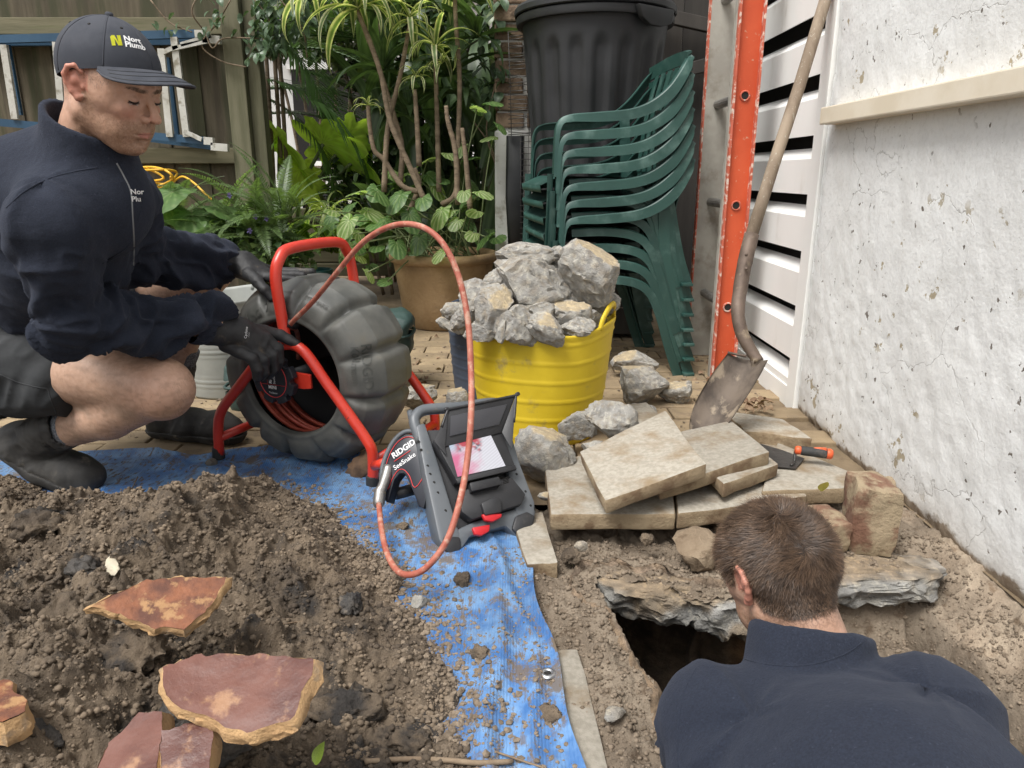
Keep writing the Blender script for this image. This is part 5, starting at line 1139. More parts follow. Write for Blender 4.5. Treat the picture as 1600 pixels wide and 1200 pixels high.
def make_chair():
    t = thing('plastic_chair', 'x', 'chair', (0, 0, 0), 'green plastic chairs in the stack'); ORG[t] = np.zeros(3)
    for s in (1, -1):
        arm = path([(.262, 0, .42), (.258, 0, .56), (.245, 0, .615), (.205, 0, .640), (.10, 0, .650), (-.02, 0, .662), (-.10, 0, .690), (-.17, 0, .745), (-.235, 0, .83), (-.26, 0, .86)], 6)
        n = len(arm); off = np.array([[0, s*(.265-.0*i/n), 0] for i in range(n)]); tt = np.linspace(0, 1, n); off[:, 1] -= s*.055*sstep(.75, 1, tt)
        sk = np.interp(tt, [0, .25, .45, .75, .9, 1], [.35, .55, 1, 1.15, .9, .5])
        part('armrest', band(arm+off, .036, .004, -1, .036, s, sk), m_green, t, 35)
        leg = path([(.262, 0, .43), (.268, 0, .3), (.285, 0, .0)], 8); part('leg', band(leg+np.array([0, s*.262, 0]), .034, .004, -1, .034, s, np.linspace(.7, .5, len(leg))), m_green, t, 35)
        rl_ = path([(.20, 0, .412), (.06, 0, .415), (-.05, 0, .40), (-.12, 0, .355), (-.17, 0, .26), (-.215, 0, .13), (-.265, 0, 0)], 6); part('leg', band(rl_+np.array([0, s*.255, 0]), .02, .004, -1, .034, s, np.linspace(.9, 1.2, len(rl_))), m_green, t, 35)
        rl2 = [(-.15, s*.25, .66), (-.165, s*.25, .5), (-.205, s*.25, .3), (-.25, s*.25, .12), (-.295, s*.25, .0)]; part('leg', sweep(path(rl2, 4), [(-.022, -.004), (.022, -.004), (.022, .012), (.018, .012), (.018, .004), (-.022, .004)][::1], up=(1, 0, 0)), m_green, t, 35)
        part('foot', box((-.285, s*.262, .006), (.045, .05, .012), None, .003), m_green, t)
    nx, ny = 16, 15; V = []
    for i in range(nx):
        for j in range(ny):
            a, b = i/(nx-1), j/(ny-1)*2-1; x = -.20+.49*a; z = .425-.012*(1-b*b)-.012*(1-a)+(-.035*max(0, (a-.86)/.14)**1.5); V.append((x+(.012 if a == 1 else 0), b*(.24-.02*(1-a)), z))
    V = np.array(V); F = grid(nx, ny)
    lip = np.array([[.302, b, .40] for b in np.linspace(-.24, .24, ny)]); rings = [V.reshape(nx, ny, 3)[i] for i in range(nx)]+[lip+[.004, 0, -.01], lip+[.0, 0, -.036], lip+[-.004, 0, -.038]]
    part('seat', loft(rings, closed=False), m_green, t, True)
    for q in range(-2, 3):
        sl = path([(-.195, q*.075, .44), (-.205, q*.078, .55), (-.225, q*.08, .68), (-.262, q*.082, .83)], 5); part('back_slat', sweep(sl, [(-.002, -.024), (.002, -.024), (.002, .024), (-.002, .024)], up=(1, 0, 0)), m_green, t, 30)
    tr_ = path([(-.25, .225, .845), (-.272, .12, .862), (-.278, 0, .868), (-.272, -.12, .862), (-.25, -.225, .845)], 5); part('top_rail', sweep(tr_, [(-.028, -.003), (.022, -.005), (.026, .012), (.020, .014), (.012, .003), (-.028, .003)], up=(0, 0, 1)), m_green, t, 30)
    return t
ch0 = make_chair(); CA = math.radians(188)
clab = ['bottom green plastic chair of the stack, its legs on the paving', 'second green plastic chair from the bottom of the stack', 'third green plastic chair from the bottom of the stack', 'fourth green plastic chair, in the middle of the stack', 'third green plastic chair from the top of the stack', 'green plastic chair just under the topmost of the stack', 'topmost green plastic chair, its slatted back fully visible']
for i in range(7):
    o = ch0 if i == 0 else copy_tree(ch0)
    o.location = (.405-.0045*i, 3.15+.002*i, .061*i); o.rotation_euler = (0, 0, CA+(.008*((i*7) % 3-1))); o['label'] = clab[i]
# ================================================ BIN
bc = np.array([.395, 3.86, .565]); bn_ = thing('rubbish_bin', 'big black ribbed plastic bin with lid behind the chairs', 'bin', bc); n = 160; th = np.arange(n)/n*2*np.pi
rings = []
for k in range(41):
    f = k/40; z = .93*f; r = .262+(.345-.262)*f; ph = (th/(2*np.pi)*18) % 1; fl = np.clip(1-np.abs(ph-.5)/.30, 0, 1); fl = sstep(0, .35, fl); top_f = sstep(.90, .84, f+.05*(1-np.sqrt(np.clip(1-((ph-.5)/.3)**2, 0, 1)))) if f > .5 else 1
    rr_ = r+.002-.016*fl*top_f*sstep(0, .03, f); rings.append(np.stack([bc[0]+rr_*np.cos(th), bc[1]+rr_*np.sin(th), np.full(n, bc[2]+z)], 1))
part('bin_body', loft(rings, cap=True), m_blackplas, bn_, True)
part('rim', lathe([(.345, .905), (.372, .905), (.375, .912), (.375, .938), (.368, .945), (.34, .945)], bc, 96), m_blackplas, bn_, 30)
ld = part('lid', lathe([(.378, .945), (.384, .950), (.384, .972), (.375, .985), (.30, 1.02), (.12, 1.055), (.001, 1.06)], bc, 72), m_blackplas, bn_, 30)
a = math.radians(-52); hcn = bc+np.array([.375*math.cos(a), .375*math.sin(a), .905]); part('side_handle', xf(prism([(-.115, .03), (.115, .03), (.10, -.03), (.04, -.045), (-.04, -.045), (-.09, -.02)], .03, None, (0, 0, -.01), .006), np.stack([[-math.sin(a), math.cos(a), 0], [0, 0, 1], [math.cos(a), math.sin(a), 0]], 1), hcn), m_blackplas, bn_, 30)
cr = thing('timber_crate', 'dark timber crate that the black bin stands on', 'crate', (.395, 3.86, 0))
for z in (.09, .25, .41): part('board', box((.395, 3.62, z), (.6, .02, .13), None, .003), m_darkboard, cr)
for xx in (.12, .67): part('corner_post', box((xx, 3.86, .255), (.05, .46, .51), None, .003), m_darkboard, cr)
part('top', box((.395, 3.86, .512), (.6, .5, .015)), m_darkboard, cr)
# ================================================ PLANTS
def leafmat(name, tr=.35, rough=.4, rnd=.18): return M(name, (1, 1, 1), rough=rough, attr=True, amix='ONLY', trans=tr, rnd=rnd, spec=.45, bump=.15, bscale=40, bdist=.002)
m_leaf = leafmat('leaf'); m_leafb = leafmat('leaf_bright', .62, .45); m_leafd = leafmat('leaf_dark', .2, .35)
def strap(L, W, bend=.8, fold=.5, nt=16, nv=7, edge=None, mid=(.05, .09, .025), dark=(.03, .06, .018), tip=1.6, seed=0, arch=0, wexp=.55, basew=.35):
    V, C = [], []; x, z, a = 0, 0, arch
    for i in range(nt):
        t = i/(nt-1); w_ = W*(basew+(1-basew)*math.sin(math.pi*min(1, t*1.1+.02)**.8) if t < .45 else 1*(1-((t-.45)/.55)**tip)); w_ = max(w_, .0003)
        for j in range(nv):
            v = j/(nv-1)*2-1; V.append((x-abs(v)*0, v*w_*math.cos(fold*(1-.4*t)), z+abs(v)*w_*math.sin(fold*(1-.4*t))+.0))
            e = abs(v); c = np.array(dark if (j % 2) else mid)
            if edge is not None and e > .6: c = np.array(edge)
            C.append(c*(.85+.3*((i*7+seed) % 3)/2))
        a2 = a-bend*(t**1.3); x += L/nt*math.cos(a2); z += L/nt*math.sin(a2)
    return (np.array(V), grid(nt, nv)), np.array(C)
def heart(L, seed=0, curl=.25, vein=(.30, .36, .14), base=(.05, .11, .025), vw=.07, narrow=1., nr=9, na=56, lobes=0, lobed=.3, vn_=6):
    r = np.random.RandomState(seed); V, C = [(0, 0, 0)], [np.array(vein)]
    for i in range(1, nr):
        q = i/(nr-1)
        for k in range(na):
            ph = (k/na*2-1)*math.pi; a = abs(ph)
            R = .40+.60*max(0, math.cos(ph/2))**5+.16*math.exp(-((a-2.25)/.5)**2); R *= 1-.82*math.exp(-((math.pi-a)/.22)**2)
            if lobes: R *= 1-lobed*(.5+.5*math.cos(lobes*ph))**3*(q**2)
            x = L*R*q*math.cos(ph); y = L*R*q*math.sin(ph)*narrow
            z = -curl*L*(q**2)*(.35*math.cos(ph)**2+.2)+.10*L*abs(math.sin(ph))*q*(1-q*.5)+.015*L*math.sin(vn_*ph*2)*q
            V.append((x, y, z))
            # side veins
            d = abs(((a*vn_/math.pi+q*.9) % 1)-.5); c = np.array(base)*(.8+.4*r.rand()); f = max(0, 1-(d/(vw*3))) if q > .12 else .8
            if a < .09 or a > math.pi-.1: f = max(f, .7)
            f *= (1-.25*q); C.append(c*(1-f)+np.array(vein)*f)
    F = [(0, 1+(k+1) % na, 1+k)[::-1]+() for k in range(na)]
    for i in range(nr-2):
        for k in range(na): b = 1+i*na; F.append((b+k, b+na+k, b+na+(k+1) % na, b+(k+1) % na))
    return (np.array(V), F), np.array(C)
def pinnate(L, pl, n, bend=.9, droop=.35, w_=.006, col=(.05, .10, .025), rw=.003, ang=1.1, seed=0, taper=True, segs=1, vee=.2):
    """frond: rachis with paired leaflets"""
    r = np.random.RandomState(seed); Vs, F, C, P, x, z = [], [], [], [], 0, 0
    for i in range(n+1):
        t = i/n; P.append(np.array([x, 0, z])); a = .0-bend*t**1.4; x += L/n*math.cos(a); z += L/n*math.sin(a)
    V, Fr = tube(P, list(np.linspace(rw, rw*.3, n+1)), 4); Vs = V.tolist(); F = [tuple(f) for f in Fr]; C = [np.array(col)*.8]*len(V)
    for i in range(1, n+1):
        t = i/n; ln = pl*(math.sin(math.pi*min(1, t*.9+.12))**.7 if taper else 1)*r.uniform(.9, 1.08); T = nz(P[i]-P[i-1]); Nn = np.array([-T[2], 0, T[0]])
        for s in (1, -1):
            aa = ang*(1-.35*t)+r.normal()*.05; d = nz(T*math.cos(aa)+np.array([0, s, 0])*math.sin(aa)+Nn*vee); e = nz(np.cross(d, Nn)); b = len(Vs); k = 3 if segs > 1 else 2; cc_ = np.array(col)*r.uniform(.75, 1.3)
            if segs == 1:
                p = P[i]; pts = [p-e*w_*.5, p+d*ln*.45-e*w_*1.0+Nn*.0, p+d*ln-Nn*droop*ln, p+d*ln*.45+e*w_*1.0, p+e*w_*.5]
                Vs += pts; F.append(tuple(range(b, b+5))); C += [cc_]*5
            else:
                pr_ = []; p = P[i].copy(); dd_ = d.copy()
                for q in range(segs+1):
                    f = q/segs; ww = w_*(.4+1.2*f if f < .4 else .88*(1-((f-.4)/.6)**1.5))+.0003; pr_.append((p-e*ww, p+e*ww)); dd_ = nz(dd_-np.array([0, 0, droop/segs])); p = p+dd_*ln/segs
                for a_, b_ in pr_: Vs += [a_, b_]; C += [cc_]*2
                for q in range(segs): F.append((b+2*q, b+2*q+1, b+2*q+3, b+2*q+2))
    return (np.array(Vs), F), np.array(C)
def lmesh(name, vc, mat, smooth=True): return mesh(name, vc[0][0], vc[0][1], mat, smooth, vc[1])
def dirR(d, roll=0):
    """rotation taking +x to d, with z as upright as possible"""
    d = nz(d); z = np.array([0, 0, 1.]); z = z-d*(z@d); z = nz(z) if np.linalg.norm(z) > 1e-3 else np.array([0, 1., 0]); y = np.cross(z, d); R = Matrix(np.stack([d, y, z], 1).tolist())
    return R @ Matrix.Rotation(roll, 3, 'X')
def putleaf(name, me, t, p, d, s=1., roll=0):
    o = bpy.data.objects.new(name, me); COL.objects.link(o); o.parent = t; ORG[o] = np.zeros(3)
    o.matrix_local = Matrix.Translation(Vector(np.asarray(p, float)-ORG[t])) @ dirR(d, roll).to_4x4() @ Matrix.Scale(float(s), 4); return o
m_stem = M('green_stem', (.10, .13, .05), (.14, .17, .07), 8, rough=.6)
m_cane = M('cane', (.13, .095, .06), (.22, .165, .11), 9, rough=.9, bump=.6, bscale=60, bdist=.004, c3=(.08, .055, .035), s3=30, stretch=(1, 1, 3))
R_ = np.random.RandomState(21)
# ---- terracotta pot
m_pot = M('pot_terracotta', (.27, .175, .085), (.34, .23, .12), 8, rough=.85, bump=.9, bscale=55, bdist=.006, c3=(.20, .13, .07), s3=5, t3=(.5, .75))
PC = np.array([U(693, 400, Y=3.98)[0], 3.98, 0.]); pt = thing('terracotta_pot', 'large round tan plaster finished pot holding the tall canes', 'plant pot', PC)
part('pot_body', lathe([(.185, 0), (.20, .01), (.232, .12), (.258, .28), (.268, .345)], PC, 72), m_pot, pt, True); part('pot_rim', lathe([(.268, .345), (.288, .352), (.294, .37), (.290, .392), (.275, .398), (.262, .392), (.255, .34)], PC, 72), m_pot, pt, True)
part('pot_soil', lathe([(.26, .35), (.13, .365), (.001, .37)], PC, 40), m_dirt, pt, True)
# ---- arrowhead plant
def hset(L, seeds, mat, nm, **k): return [lmesh(nm, heart(L, s, **k), mat) for s in seeds]
syn = hset(1., (1, 2, 3), m_leafb, 'leaf', vein=(.60, .64, .42), base=(.19, .30, .09), vw=.09, curl=.35, narrow=.85)
synd = hset(1., (4, 5), m_leaf, 'leaf', vein=(.22, .30, .12), base=(.07, .14, .04), vw=.06, curl=.35, narrow=.85)
ar_ = thing('arrowhead_plant', 'bushy arrowhead plant with pale veined leaves around the pot', 'plant', PC+[0, 0, .37])
spots = [(545, 345, .085), (520, 330, .07), (575, 330, .10), (560, 365, .08), (600, 345, .09), (625, 305, .10), (610, 270, .08), (640, 335, .085), (655, 372, .085), (690, 330, .10), (705, 330, .07), (640, 270, .09), (668, 250, .08), (700, 240, .07), (720, 230, .07), (745, 330, .07), (760, 370, .08), (740, 365, .06),
         (715, 345, .06), (590, 300, .08), (560, 300, .075), (770, 215, .06), (765, 160, .07), (745, 170, .06), (590, 385, .07), (620, 380, .08), (690, 395, .06), (560, 400, .06), (575, 425, .055), (605, 440, .05), (540, 385, .07), (522, 360, .06), (680, 290, .08), (660, 310, .08), (725, 300, .06), (750, 300, .075)]
for k, (px, py, L) in enumerate(spots*2):
    if k >= len(spots): px += R_.uniform(-28, 28); py += R_.uniform(-25, 30); Y = R_.uniform(3.8, 4.1)
    else: Y = R_.uniform(3.55, 3.75) if py > 290 else R_.uniform(3.75, 3.95)
    p = U(px, py, Y=Y); d = nz(np.array([R_.uniform(-1, 1), R_.uniform(-1.0, -.1), R_.uniform(-.75, .05)]))
    putleaf('leaf', (syn[k % 3] if k < len(spots) and R_.rand() < .8 else synd[k % 2]), ar_, p, d, L*1.12, R_.uniform(-.5, .5))
    if k < 44:
        b = PC+np.array([R_.uniform(-.2, .2), R_.uniform(-.2, .1), .37]); part('stalk', tube(path([b, (b+p)/2+np.array([0, .04, .07]), p], 5), .0035, 5), m_stem, ar_, True)
# ---- canes with variegated heads
cn = thing('striped_dracaena', 'tall bare canes topped with cream striped strap leaves', 'plant', PC+[0, 0, .37])
str1 = [lmesh('leaf', strap(1, .055, b, .5, edge=(.55, .54, .36), mid=(.17, .23, .09), dark=(.10, .17, .06), seed=s), m_leafb) for s, b in enumerate((1.6, 2.1, 2.6, .9))]
strg = [lmesh('leaf', strap(1, .075, b, .4, mid=(.075, .12, .05), dark=(.042, .075, .03), seed=s), m_leaf) for s, b in enumerate((.8, 1.4, 2.0))]
canes = [[(664, 315), (640, 260), (610, 190), (596, 120), (580, 70), (560, 20)], [(655, 300), (628, 290), (600, 250), (585, 235), (578, 200), (575, 165)], [(625, 290), (628, 230), (612, 170), (590, 100), (560, 20), (548, -10)], [(690, 320), (712, 300), (716, 220), (718, 120), (712, 30), (710, -40)],
         [(715, 320), (712, 240), (700, 190), (697, 165)], [(655, 260), (652, 200), (648, 140)], [(640, 330), (655, 290), (648, 262)], [(686, 300), (684, 220), (682, 150), (680, 80)], [(735, 330), (728, 250), (722, 200)], [(600, 300), (606, 200), (625, 120), (640, 40)]]
for q, c in enumerate(canes):
    Yc = 3.75+.05*(q % 4); P = path([U(a, b, Y=Yc) for a, b in c], 6); part('cane', tube(P, list(np.linspace(.014, .0095, len(P))*(1+.10*(np.arange(len(P)) % 2))), 9), m_cane, cn, True)
heads = [(560, 15, 3.72, 20, .42, 0), (548, -5, 3.7, 14, .40, 0), (490, -10, 3.9, 16, .36, 0), (650, 122, 3.8, 12, .16, 0), (575, 165, 3.8, 9, .14, 0), (690, 100, 3.85, 14, .17, 0), (640, 30, 3.8, 12, .3, 0), (680, 75, 3.85, 14, .28, 0), (712, -20, 3.8, 14, .34, 0), (600, 20, 3.95, 14, .38, 1), (650, 0, 4.1, 16, .5, 1), (700, 120, 4.1, 14, .45, 1), (640, 180, 4.15, 12, .4, 1), (745, 60, 4.0, 14, .4, 1), (600, 110, 4.2, 14, .42, 1), (725, 150, 4.1, 12, .35, 1)]
for px, py, Y, n, L, kd in heads:
    c = U(px, py, Y=Y)
    for k in range(n):
        a = k*2.4+px; el = R_.uniform(-.1, 1.15); d = np.array([math.cos(a)*math.cos(el), math.sin(a)*math.cos(el)*.9, math.sin(el)]); putleaf('leaf', (str1 if kd == 0 else strg)[R_.randint(3)], cn, c, d, L*R_.uniform(.7, 1.1), R_.uniform(-.2, .2))
# ---- tall strap leaf mass behind (dark)
sv = thing('strap_leaf_clump', 'dark clump of long upright strap leaves between the pier and the palm', 'plant', (-.5, 4.6, 0))
for k in range(70):
    p = np.array([U(R_.uniform(590, 780), 300, Y=4.6)[0], R_.uniform(4.4, 4.9), R_.uniform(.0, 1.2)]); a = R_.uniform(0, 6.28); d = nz(np.array([math.cos(a)*.4, math.sin(a)*.35, 1.2])); putleaf('leaf', strg[R_.randint(3)], sv, p, d, R_.uniform(.6, 1.0), R_.uniform(-3, 3))
# ---- ferns
fern = [lmesh('frond', pinnate(1, .12, 42, b, .15, .0085, (.105, .165, .06), .006, 1.25, s), m_leaf, False) for s, b in enumerate((.7, 1.3, 1.8))]
def fernclump(px, py, Y, n, L, label, seed):
    r = np.random.RandomState(seed); c = U(px, py, Y=Y); t = thing('fern', label, 'fern', c, 'sword ferns by the fence')
    for k in range(n):
        a = r.uniform(0, 6.28); el = r.uniform(.25, 1.35); putleaf('frond', fern[r.randint(3)], t, c+r.normal(size=3)*.03, (math.cos(a)*math.cos(el), math.sin(a)*math.cos(el)-.15, math.sin(el)), L*r.uniform(.7, 1.1), r.uniform(-.4, .4))
fernclump(345, 380, 3.85, 22, .52, 'fern with upright fronds directly in front of the fence, nearest the man', 1); fernclump(405, 375, 3.7, 28, .46, 'fern arching in front of the fence post', 2); fernclump(440, 350, 3.6, 22, .40, 'fern spilling towards the red handle of the reel', 3); fernclump(265, 360, 4.0, 16, .46, 'fern half hidden behind the broad heart leaves', 4)
# ---- taro
taro = hset(1., (11, 12), m_leaf, 'leaf', vein=(.20, .28, .11), base=(.09, .165, .05), vw=.04, curl=.25, narrow=.95)
tr__ = thing('taro_plant', 'taro with broad glossy heart shaped leaves under the yellow cord', 'plant', U(290, 410, Y=3.9))
for px, py, L, dx, dz in [(270, 300, .17, -.4, -.35), (300, 335, .13, .3, -.5), (345, 325, .15, .9, -.25), (255, 345, .13, -.5, -.5), (325, 360, .11, .4, -.7), (250, 370, .12, -.2, -.7), (290, 375, .10, .2, -.8), (265, 325, .12, .5, -.4)]:
    p = U(px, py, Y=3.72); putleaf('leaf', taro[px % 2], tr__, p, (dx, -.6, dz), L*1.25, R_.uniform(-.3, .3)); b = U(290+R_.uniform(-12, 12), 415, Y=3.9); part('stalk', tube(path([b, (b+p)/2+[0, 0, .04], p], 5), .006, 6), m_stem, tr__, True)
# ---- low leafy groundcover with violet flowers
def leafstuff(cs, n, lo, hi, seed, cols, spread=1., down=.3):
    r = np.random.RandomState(seed); base, _ = strap(1, .26, .7, .3, 6, 3, wexp=.6, basew=.1, tip=1.8); V0, F0 = base; Vs, Fs, C = [], [], []
    for k in range(n):
        c = cs(r); L = r.uniform(lo, hi); a = r.uniform(0, 6.28); el = r.uniform(-.9, .6)-down*.5; R = np.array(dirR((math.cos(a)*math.cos(el), math.sin(a)*math.cos(el), math.sin(el)), r.uniform(-.6, .6)))
        Vs.append(V0@R.T*L+c); Fs.append(F0+k*len(V0)); C.append(np.tile(np.array(cols[r.randint(len(cols))])*r.uniform(.7, 1.3), (len(V0), 1)))
    return (np.concatenate(Vs), np.concatenate(Fs)), np.concatenate(C)
gcols = [(.07, .12, .04), (.095, .16, .055), (.05, .09, .035), (.13, .19, .07)]
def blob(px, py, Y, rx, ry, rz_):
    c = U(px, py, Y=Y)
    def f(r): v = r.normal(size=3); v /= np.linalg.norm(v); return c+v*np.array([rx, ry, rz_])*r.rand()**.4
    return f
gc = thing('leafy_groundcover', 'low bushy plant with small violet flowers below the ferns', 'plant', U(380, 430, Y=3.7))
vf, cc = leafstuff(lambda r: [blob(350, 375, 3.75, .22, .15, .13), blob(410, 385, 3.7, .2, .15, .14), blob(445, 400, 3.6, .15, .12, .12), blob(300, 400, 3.8, .2, .15, .14)][r.randint(4)](r), 1500, .03, .075, 3, gcols)
tag(part('foliage', vf, m_leaf, gc, True, cc), kind='stuff')
m_vio = M('violet_petal', (.22, .16, .50), (.3, .24, .6), 30, rough=.6, trans=.3)
for px, py in ((358, 305), (399, 338), (416, 341), (390, 360)):
    c = U(px, py, Y=3.55); fl = part('flower', join(*[xf(strap(.022, .008, .6, .2, 5, 3)[0], np.array(dirR((math.cos(a), -.5, math.sin(a)))), c) for a in np.arange(5)*1.256]), m_vio, gc, True)
# ---- big bright philodendron leaves
phm = hset(1., (21, 22), m_leafb, 'leaf', vein=(.48, .62, .16), base=(.40, .56, .09), vw=.03, curl=.2, narrow=1., lobes=9, lobed=.35)
ph = thing('philodendron', 'philodendron with huge lobed lime green leaves lit from behind', 'plant', U(450, 420, Y=4.9))
for px, py, L, d, rl in [(436, 225, .36, (.7, -.45, -.5), -.9), (505, 225, .40, (.9, -.35, -.25), -.8), (560, 245, .28, (.6, -.3, -.6), -.7), (420, 235, .25, (-.3, -.4, -.8), .4), (470, 265, .28, (.2, -.5, -.8), -.4), (545, 215, .26, (.9, -.4, .1), -1.)]:
    p = U(px, py, Y=4.75); putleaf('leaf', phm[px % 2], ph, p, d, L, rl); b = U(455, 415, Y=4.9); part('stalk', tube(path([b, U((px+455)/2-8, (py+400)/2-15, Y=4.85), p], 6), .011, 7), m_stem, ph, True)
# ---- palm
palm = [lmesh('frond', pinnate(1, .42, 34, b, .5, .011, (.06, .115, .035), .008, .85, s, True, 4, .25), m_leafd, False) for s, b in enumerate((.9, 1.5, 1.1))]
pmt = thing('palm', 'dark palm with drooping feathery fronds behind the fence end', 'palm', U(430, 400, Y=5.1))
for px, py, Y, d, L in [(400, 90, 4.9, (1, -.2, .25), 1.1), (395, 120, 4.9, (1, -.3, -.15), 1.1), (400, 60, 5.0, (1, .1, .5), 1.1), (410, 150, 5., (.9, -.4, -.4), .9), (395, 140, 5.2, (.8, .3, .1), 1.1), (560, 60, 5.2, (-1, -.2, .1), 1.0), (430, 40, 5.3, (.9, 0, .0), 1.2), (405, 30, 4.9, (.7, -.3, -.5), .8), (470, 110, 5.3, (.9, .2, -.2), 1.), (400, 180, 5.2, (1, -.2, .1), .9)]:
    putleaf('frond', palm[R_.randint(3)], pmt, U(px, py, Y=Y), d, L, R_.uniform(-.3, .3))
for px in (428, 441, 449): part('stalk', tube(path([U(px+4, 400, Y=4.7), U(px-2, 250, Y=4.7), U(px-14, 60, Y=4.8)], 6), .013, 7), m_cane, pmt, True)
# ---- spider plant, croton-like plants near the teal pot
spm = [lmesh('leaf', strap(1, .03, b, .4, edge=(.20, .28, .10), mid=(.42, .45, .2), dark=(.36, .42, .2), seed=s), m_leafb) for s, b in enumerate((2., 2.8))]
sp = thing('spider_plant', 'pale striped spider plant behind the reel handle', 'plant', U(512, 350, Y=4.5))
for k in range(46): a = k*2.4; el = R_.uniform(.1, 1.2); putleaf('leaf', spm[k % 2], sp, U(512, 335, Y=4.5)+R_.normal(size=3)*.02, (math.cos(a)*math.cos(el), math.sin(a)*math.cos(el), math.sin(el)), R_.uniform(.2, .34))
crm = [lmesh('leaf', strap(1, .17, b, .3, nt=18, nv=9, mid=(.20, .25, .08), dark=(.045, .10, .025), seed=s, wexp=.6), m_leafb) for s, b in enumerate((1.2, 1.8))]
for (px, py, Y, lab) in [(520, 385, 4.2, 'broad leaved plant with pale veins right of the teal pot'), (470, 385, 4.25, 'broad leaved plant growing in the teal pot')]:
    c_ = U(px, py, Y=Y); t = thing('veined_plant', lab, 'plant', c_)
    for k in range(16): a = k*2.4; el = R_.uniform(.2, 1.2); putleaf('leaf', crm[k % 2], t, c_+R_.normal(size=3)*.02, (math.cos(a)*math.cos(el), math.sin(a)*math.cos(el), math.sin(el)), R_.uniform(.2, .34))
m_teal = M('teal_glaze', (.012, .07, .075), (.02, .10, .105), 5, rough=.3, coat=.3); tc_ = np.array([U(487, 420, Y=4.15)[0], 4.15, 0]); tp_ = thing('teal_pot', 'dark teal glazed pot seen through the reel handle', 'plant pot', tc_)
part('pot_body', lathe([(.075, 0), (.085, .02), (.105, .22), (.108, .25)], tc_+[0, 0, .0], 40), m_teal, tp_, True); part('pot_rim', lathe([(.108, .25), (.114, .252), (.114, .28), (.104, .28), (.10, .2)], tc_, 40), m_teal, tp_, 30)
# ---- vines above
ov = [lmesh('leaf', strap(1, .30, b, .35, nt=9, nv=5, mid=(.09, .14, .075), dark=(.06, .10, .055), seed=s, basew=.05, tip=1.7), m_leafd) for s, b in enumerate((.4, .9))]
def vine(label, boxes, n, Y0, Y1, lo, hi, seed, stems, cap=290):
    r = np.random.RandomState(seed); b0 = boxes[0]; t = thing('hanging_vine', label, 'vine', U((b0[0]+b0[2])/2, b0[3], Y=(Y0+Y1)/2))
    for k in range(min(n, cap)):
        b = boxes[r.randint(len(boxes))]; p = U(r.uniform(b[0], b[2]), r.uniform(b[1], b[3]), Y=r.uniform(Y0, Y1)); a = r.uniform(0, 6.28); putleaf('leaf', ov[k % 2], t, p, (math.cos(a), -.3+.5*math.sin(a), -.5-.4*r.rand()), r.uniform(lo, hi), r.uniform(-.5, .5))
    for s in stems: part('stem', tube(path([U(a, b, Y=(Y0+Y1)/2+r.uniform(-.05, .05)) for a, b in s], 5), .004, 5), m_cane, t, True)
vine('dense dark leaved vine hanging over the end of the fence', [(395, -40, 500, 40), (400, -20, 480, 75), (470, -40, 520, 30), (400, 30, 440, 85)], 290, 4.1, 4.4, .06, .085, 5, [[(380, -20), (420, 30), (430, 80)], [(420, -20), (470, 40), (480, 90)]])
vine('sparse vine with small leaves trailing over the top of the fence', [(235, 20, 300, 50), (290, -10, 360, 30), (310, 20, 345, 55), (365, 15, 400, 60), (385, 60, 400, 100)], 46, 4.22, 4.3, .045, .065, 6, [[(235, 0), (265, 35), (300, 50)], [(360, 0), (340, 35), (315, 70), (345, 95), (385, 105)], [(310, -10), (300, 20), (320, 50), (332, 75), (350, 60), (405, 60)]])
vine('climbing leaves up the left side of the pier', [(740, -20, 785, 60), (730, 100, 790, 130), (755, 60, 785, 200), (735, -20, 760, 240)], 60, 3.95, 4.1, .06, .10, 7, [[(775, 260), (760, 200), (778, 100), (770, -20)], [(790, 240), (778, 255), (765, 225), (740, 190)]])
# ---- dense shrubs behind
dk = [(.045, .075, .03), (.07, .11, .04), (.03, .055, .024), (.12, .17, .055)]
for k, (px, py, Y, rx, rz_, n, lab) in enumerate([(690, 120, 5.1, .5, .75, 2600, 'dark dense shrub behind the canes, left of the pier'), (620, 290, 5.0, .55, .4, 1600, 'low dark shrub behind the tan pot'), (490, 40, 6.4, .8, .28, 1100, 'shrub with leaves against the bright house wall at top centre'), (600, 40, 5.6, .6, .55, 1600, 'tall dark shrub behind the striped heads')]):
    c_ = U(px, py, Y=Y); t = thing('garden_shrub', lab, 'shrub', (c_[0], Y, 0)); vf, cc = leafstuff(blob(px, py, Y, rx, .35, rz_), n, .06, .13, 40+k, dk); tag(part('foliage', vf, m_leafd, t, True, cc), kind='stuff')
    for q in range(5): part('stem', tube(path([(c_[0]+(q-2)*.06, Y, 0), (c_[0]+(q-2)*.11, Y+.05*(q % 2), c_[2]*.6), (c_[0]+(q-2)*.2, Y, c_[2]+rz_*.5)], 5), .012, 6), m_cane, t, True)
# ---- garden table and chair beyond
m_dk = M('dark_cloth', (.02, .02, .022), (.04, .04, .042), 4, rough=.8, bump=.3, bscale=20); gt = thing('garden_table', 'covered dark garden table beyond the philodendron', 'table', (-1.45, 6.3, 0))
part('cover', box((-1.40, 6.3, .62), (.9, .6, .06), None, .02), m_dk, gt)
for sx in (-.38, .38):
    for sy in (-.22, .22): part('leg', box((-1.40+sx, 6.3+sy, .3), (.04, .04, .6)), m_dk, gt)
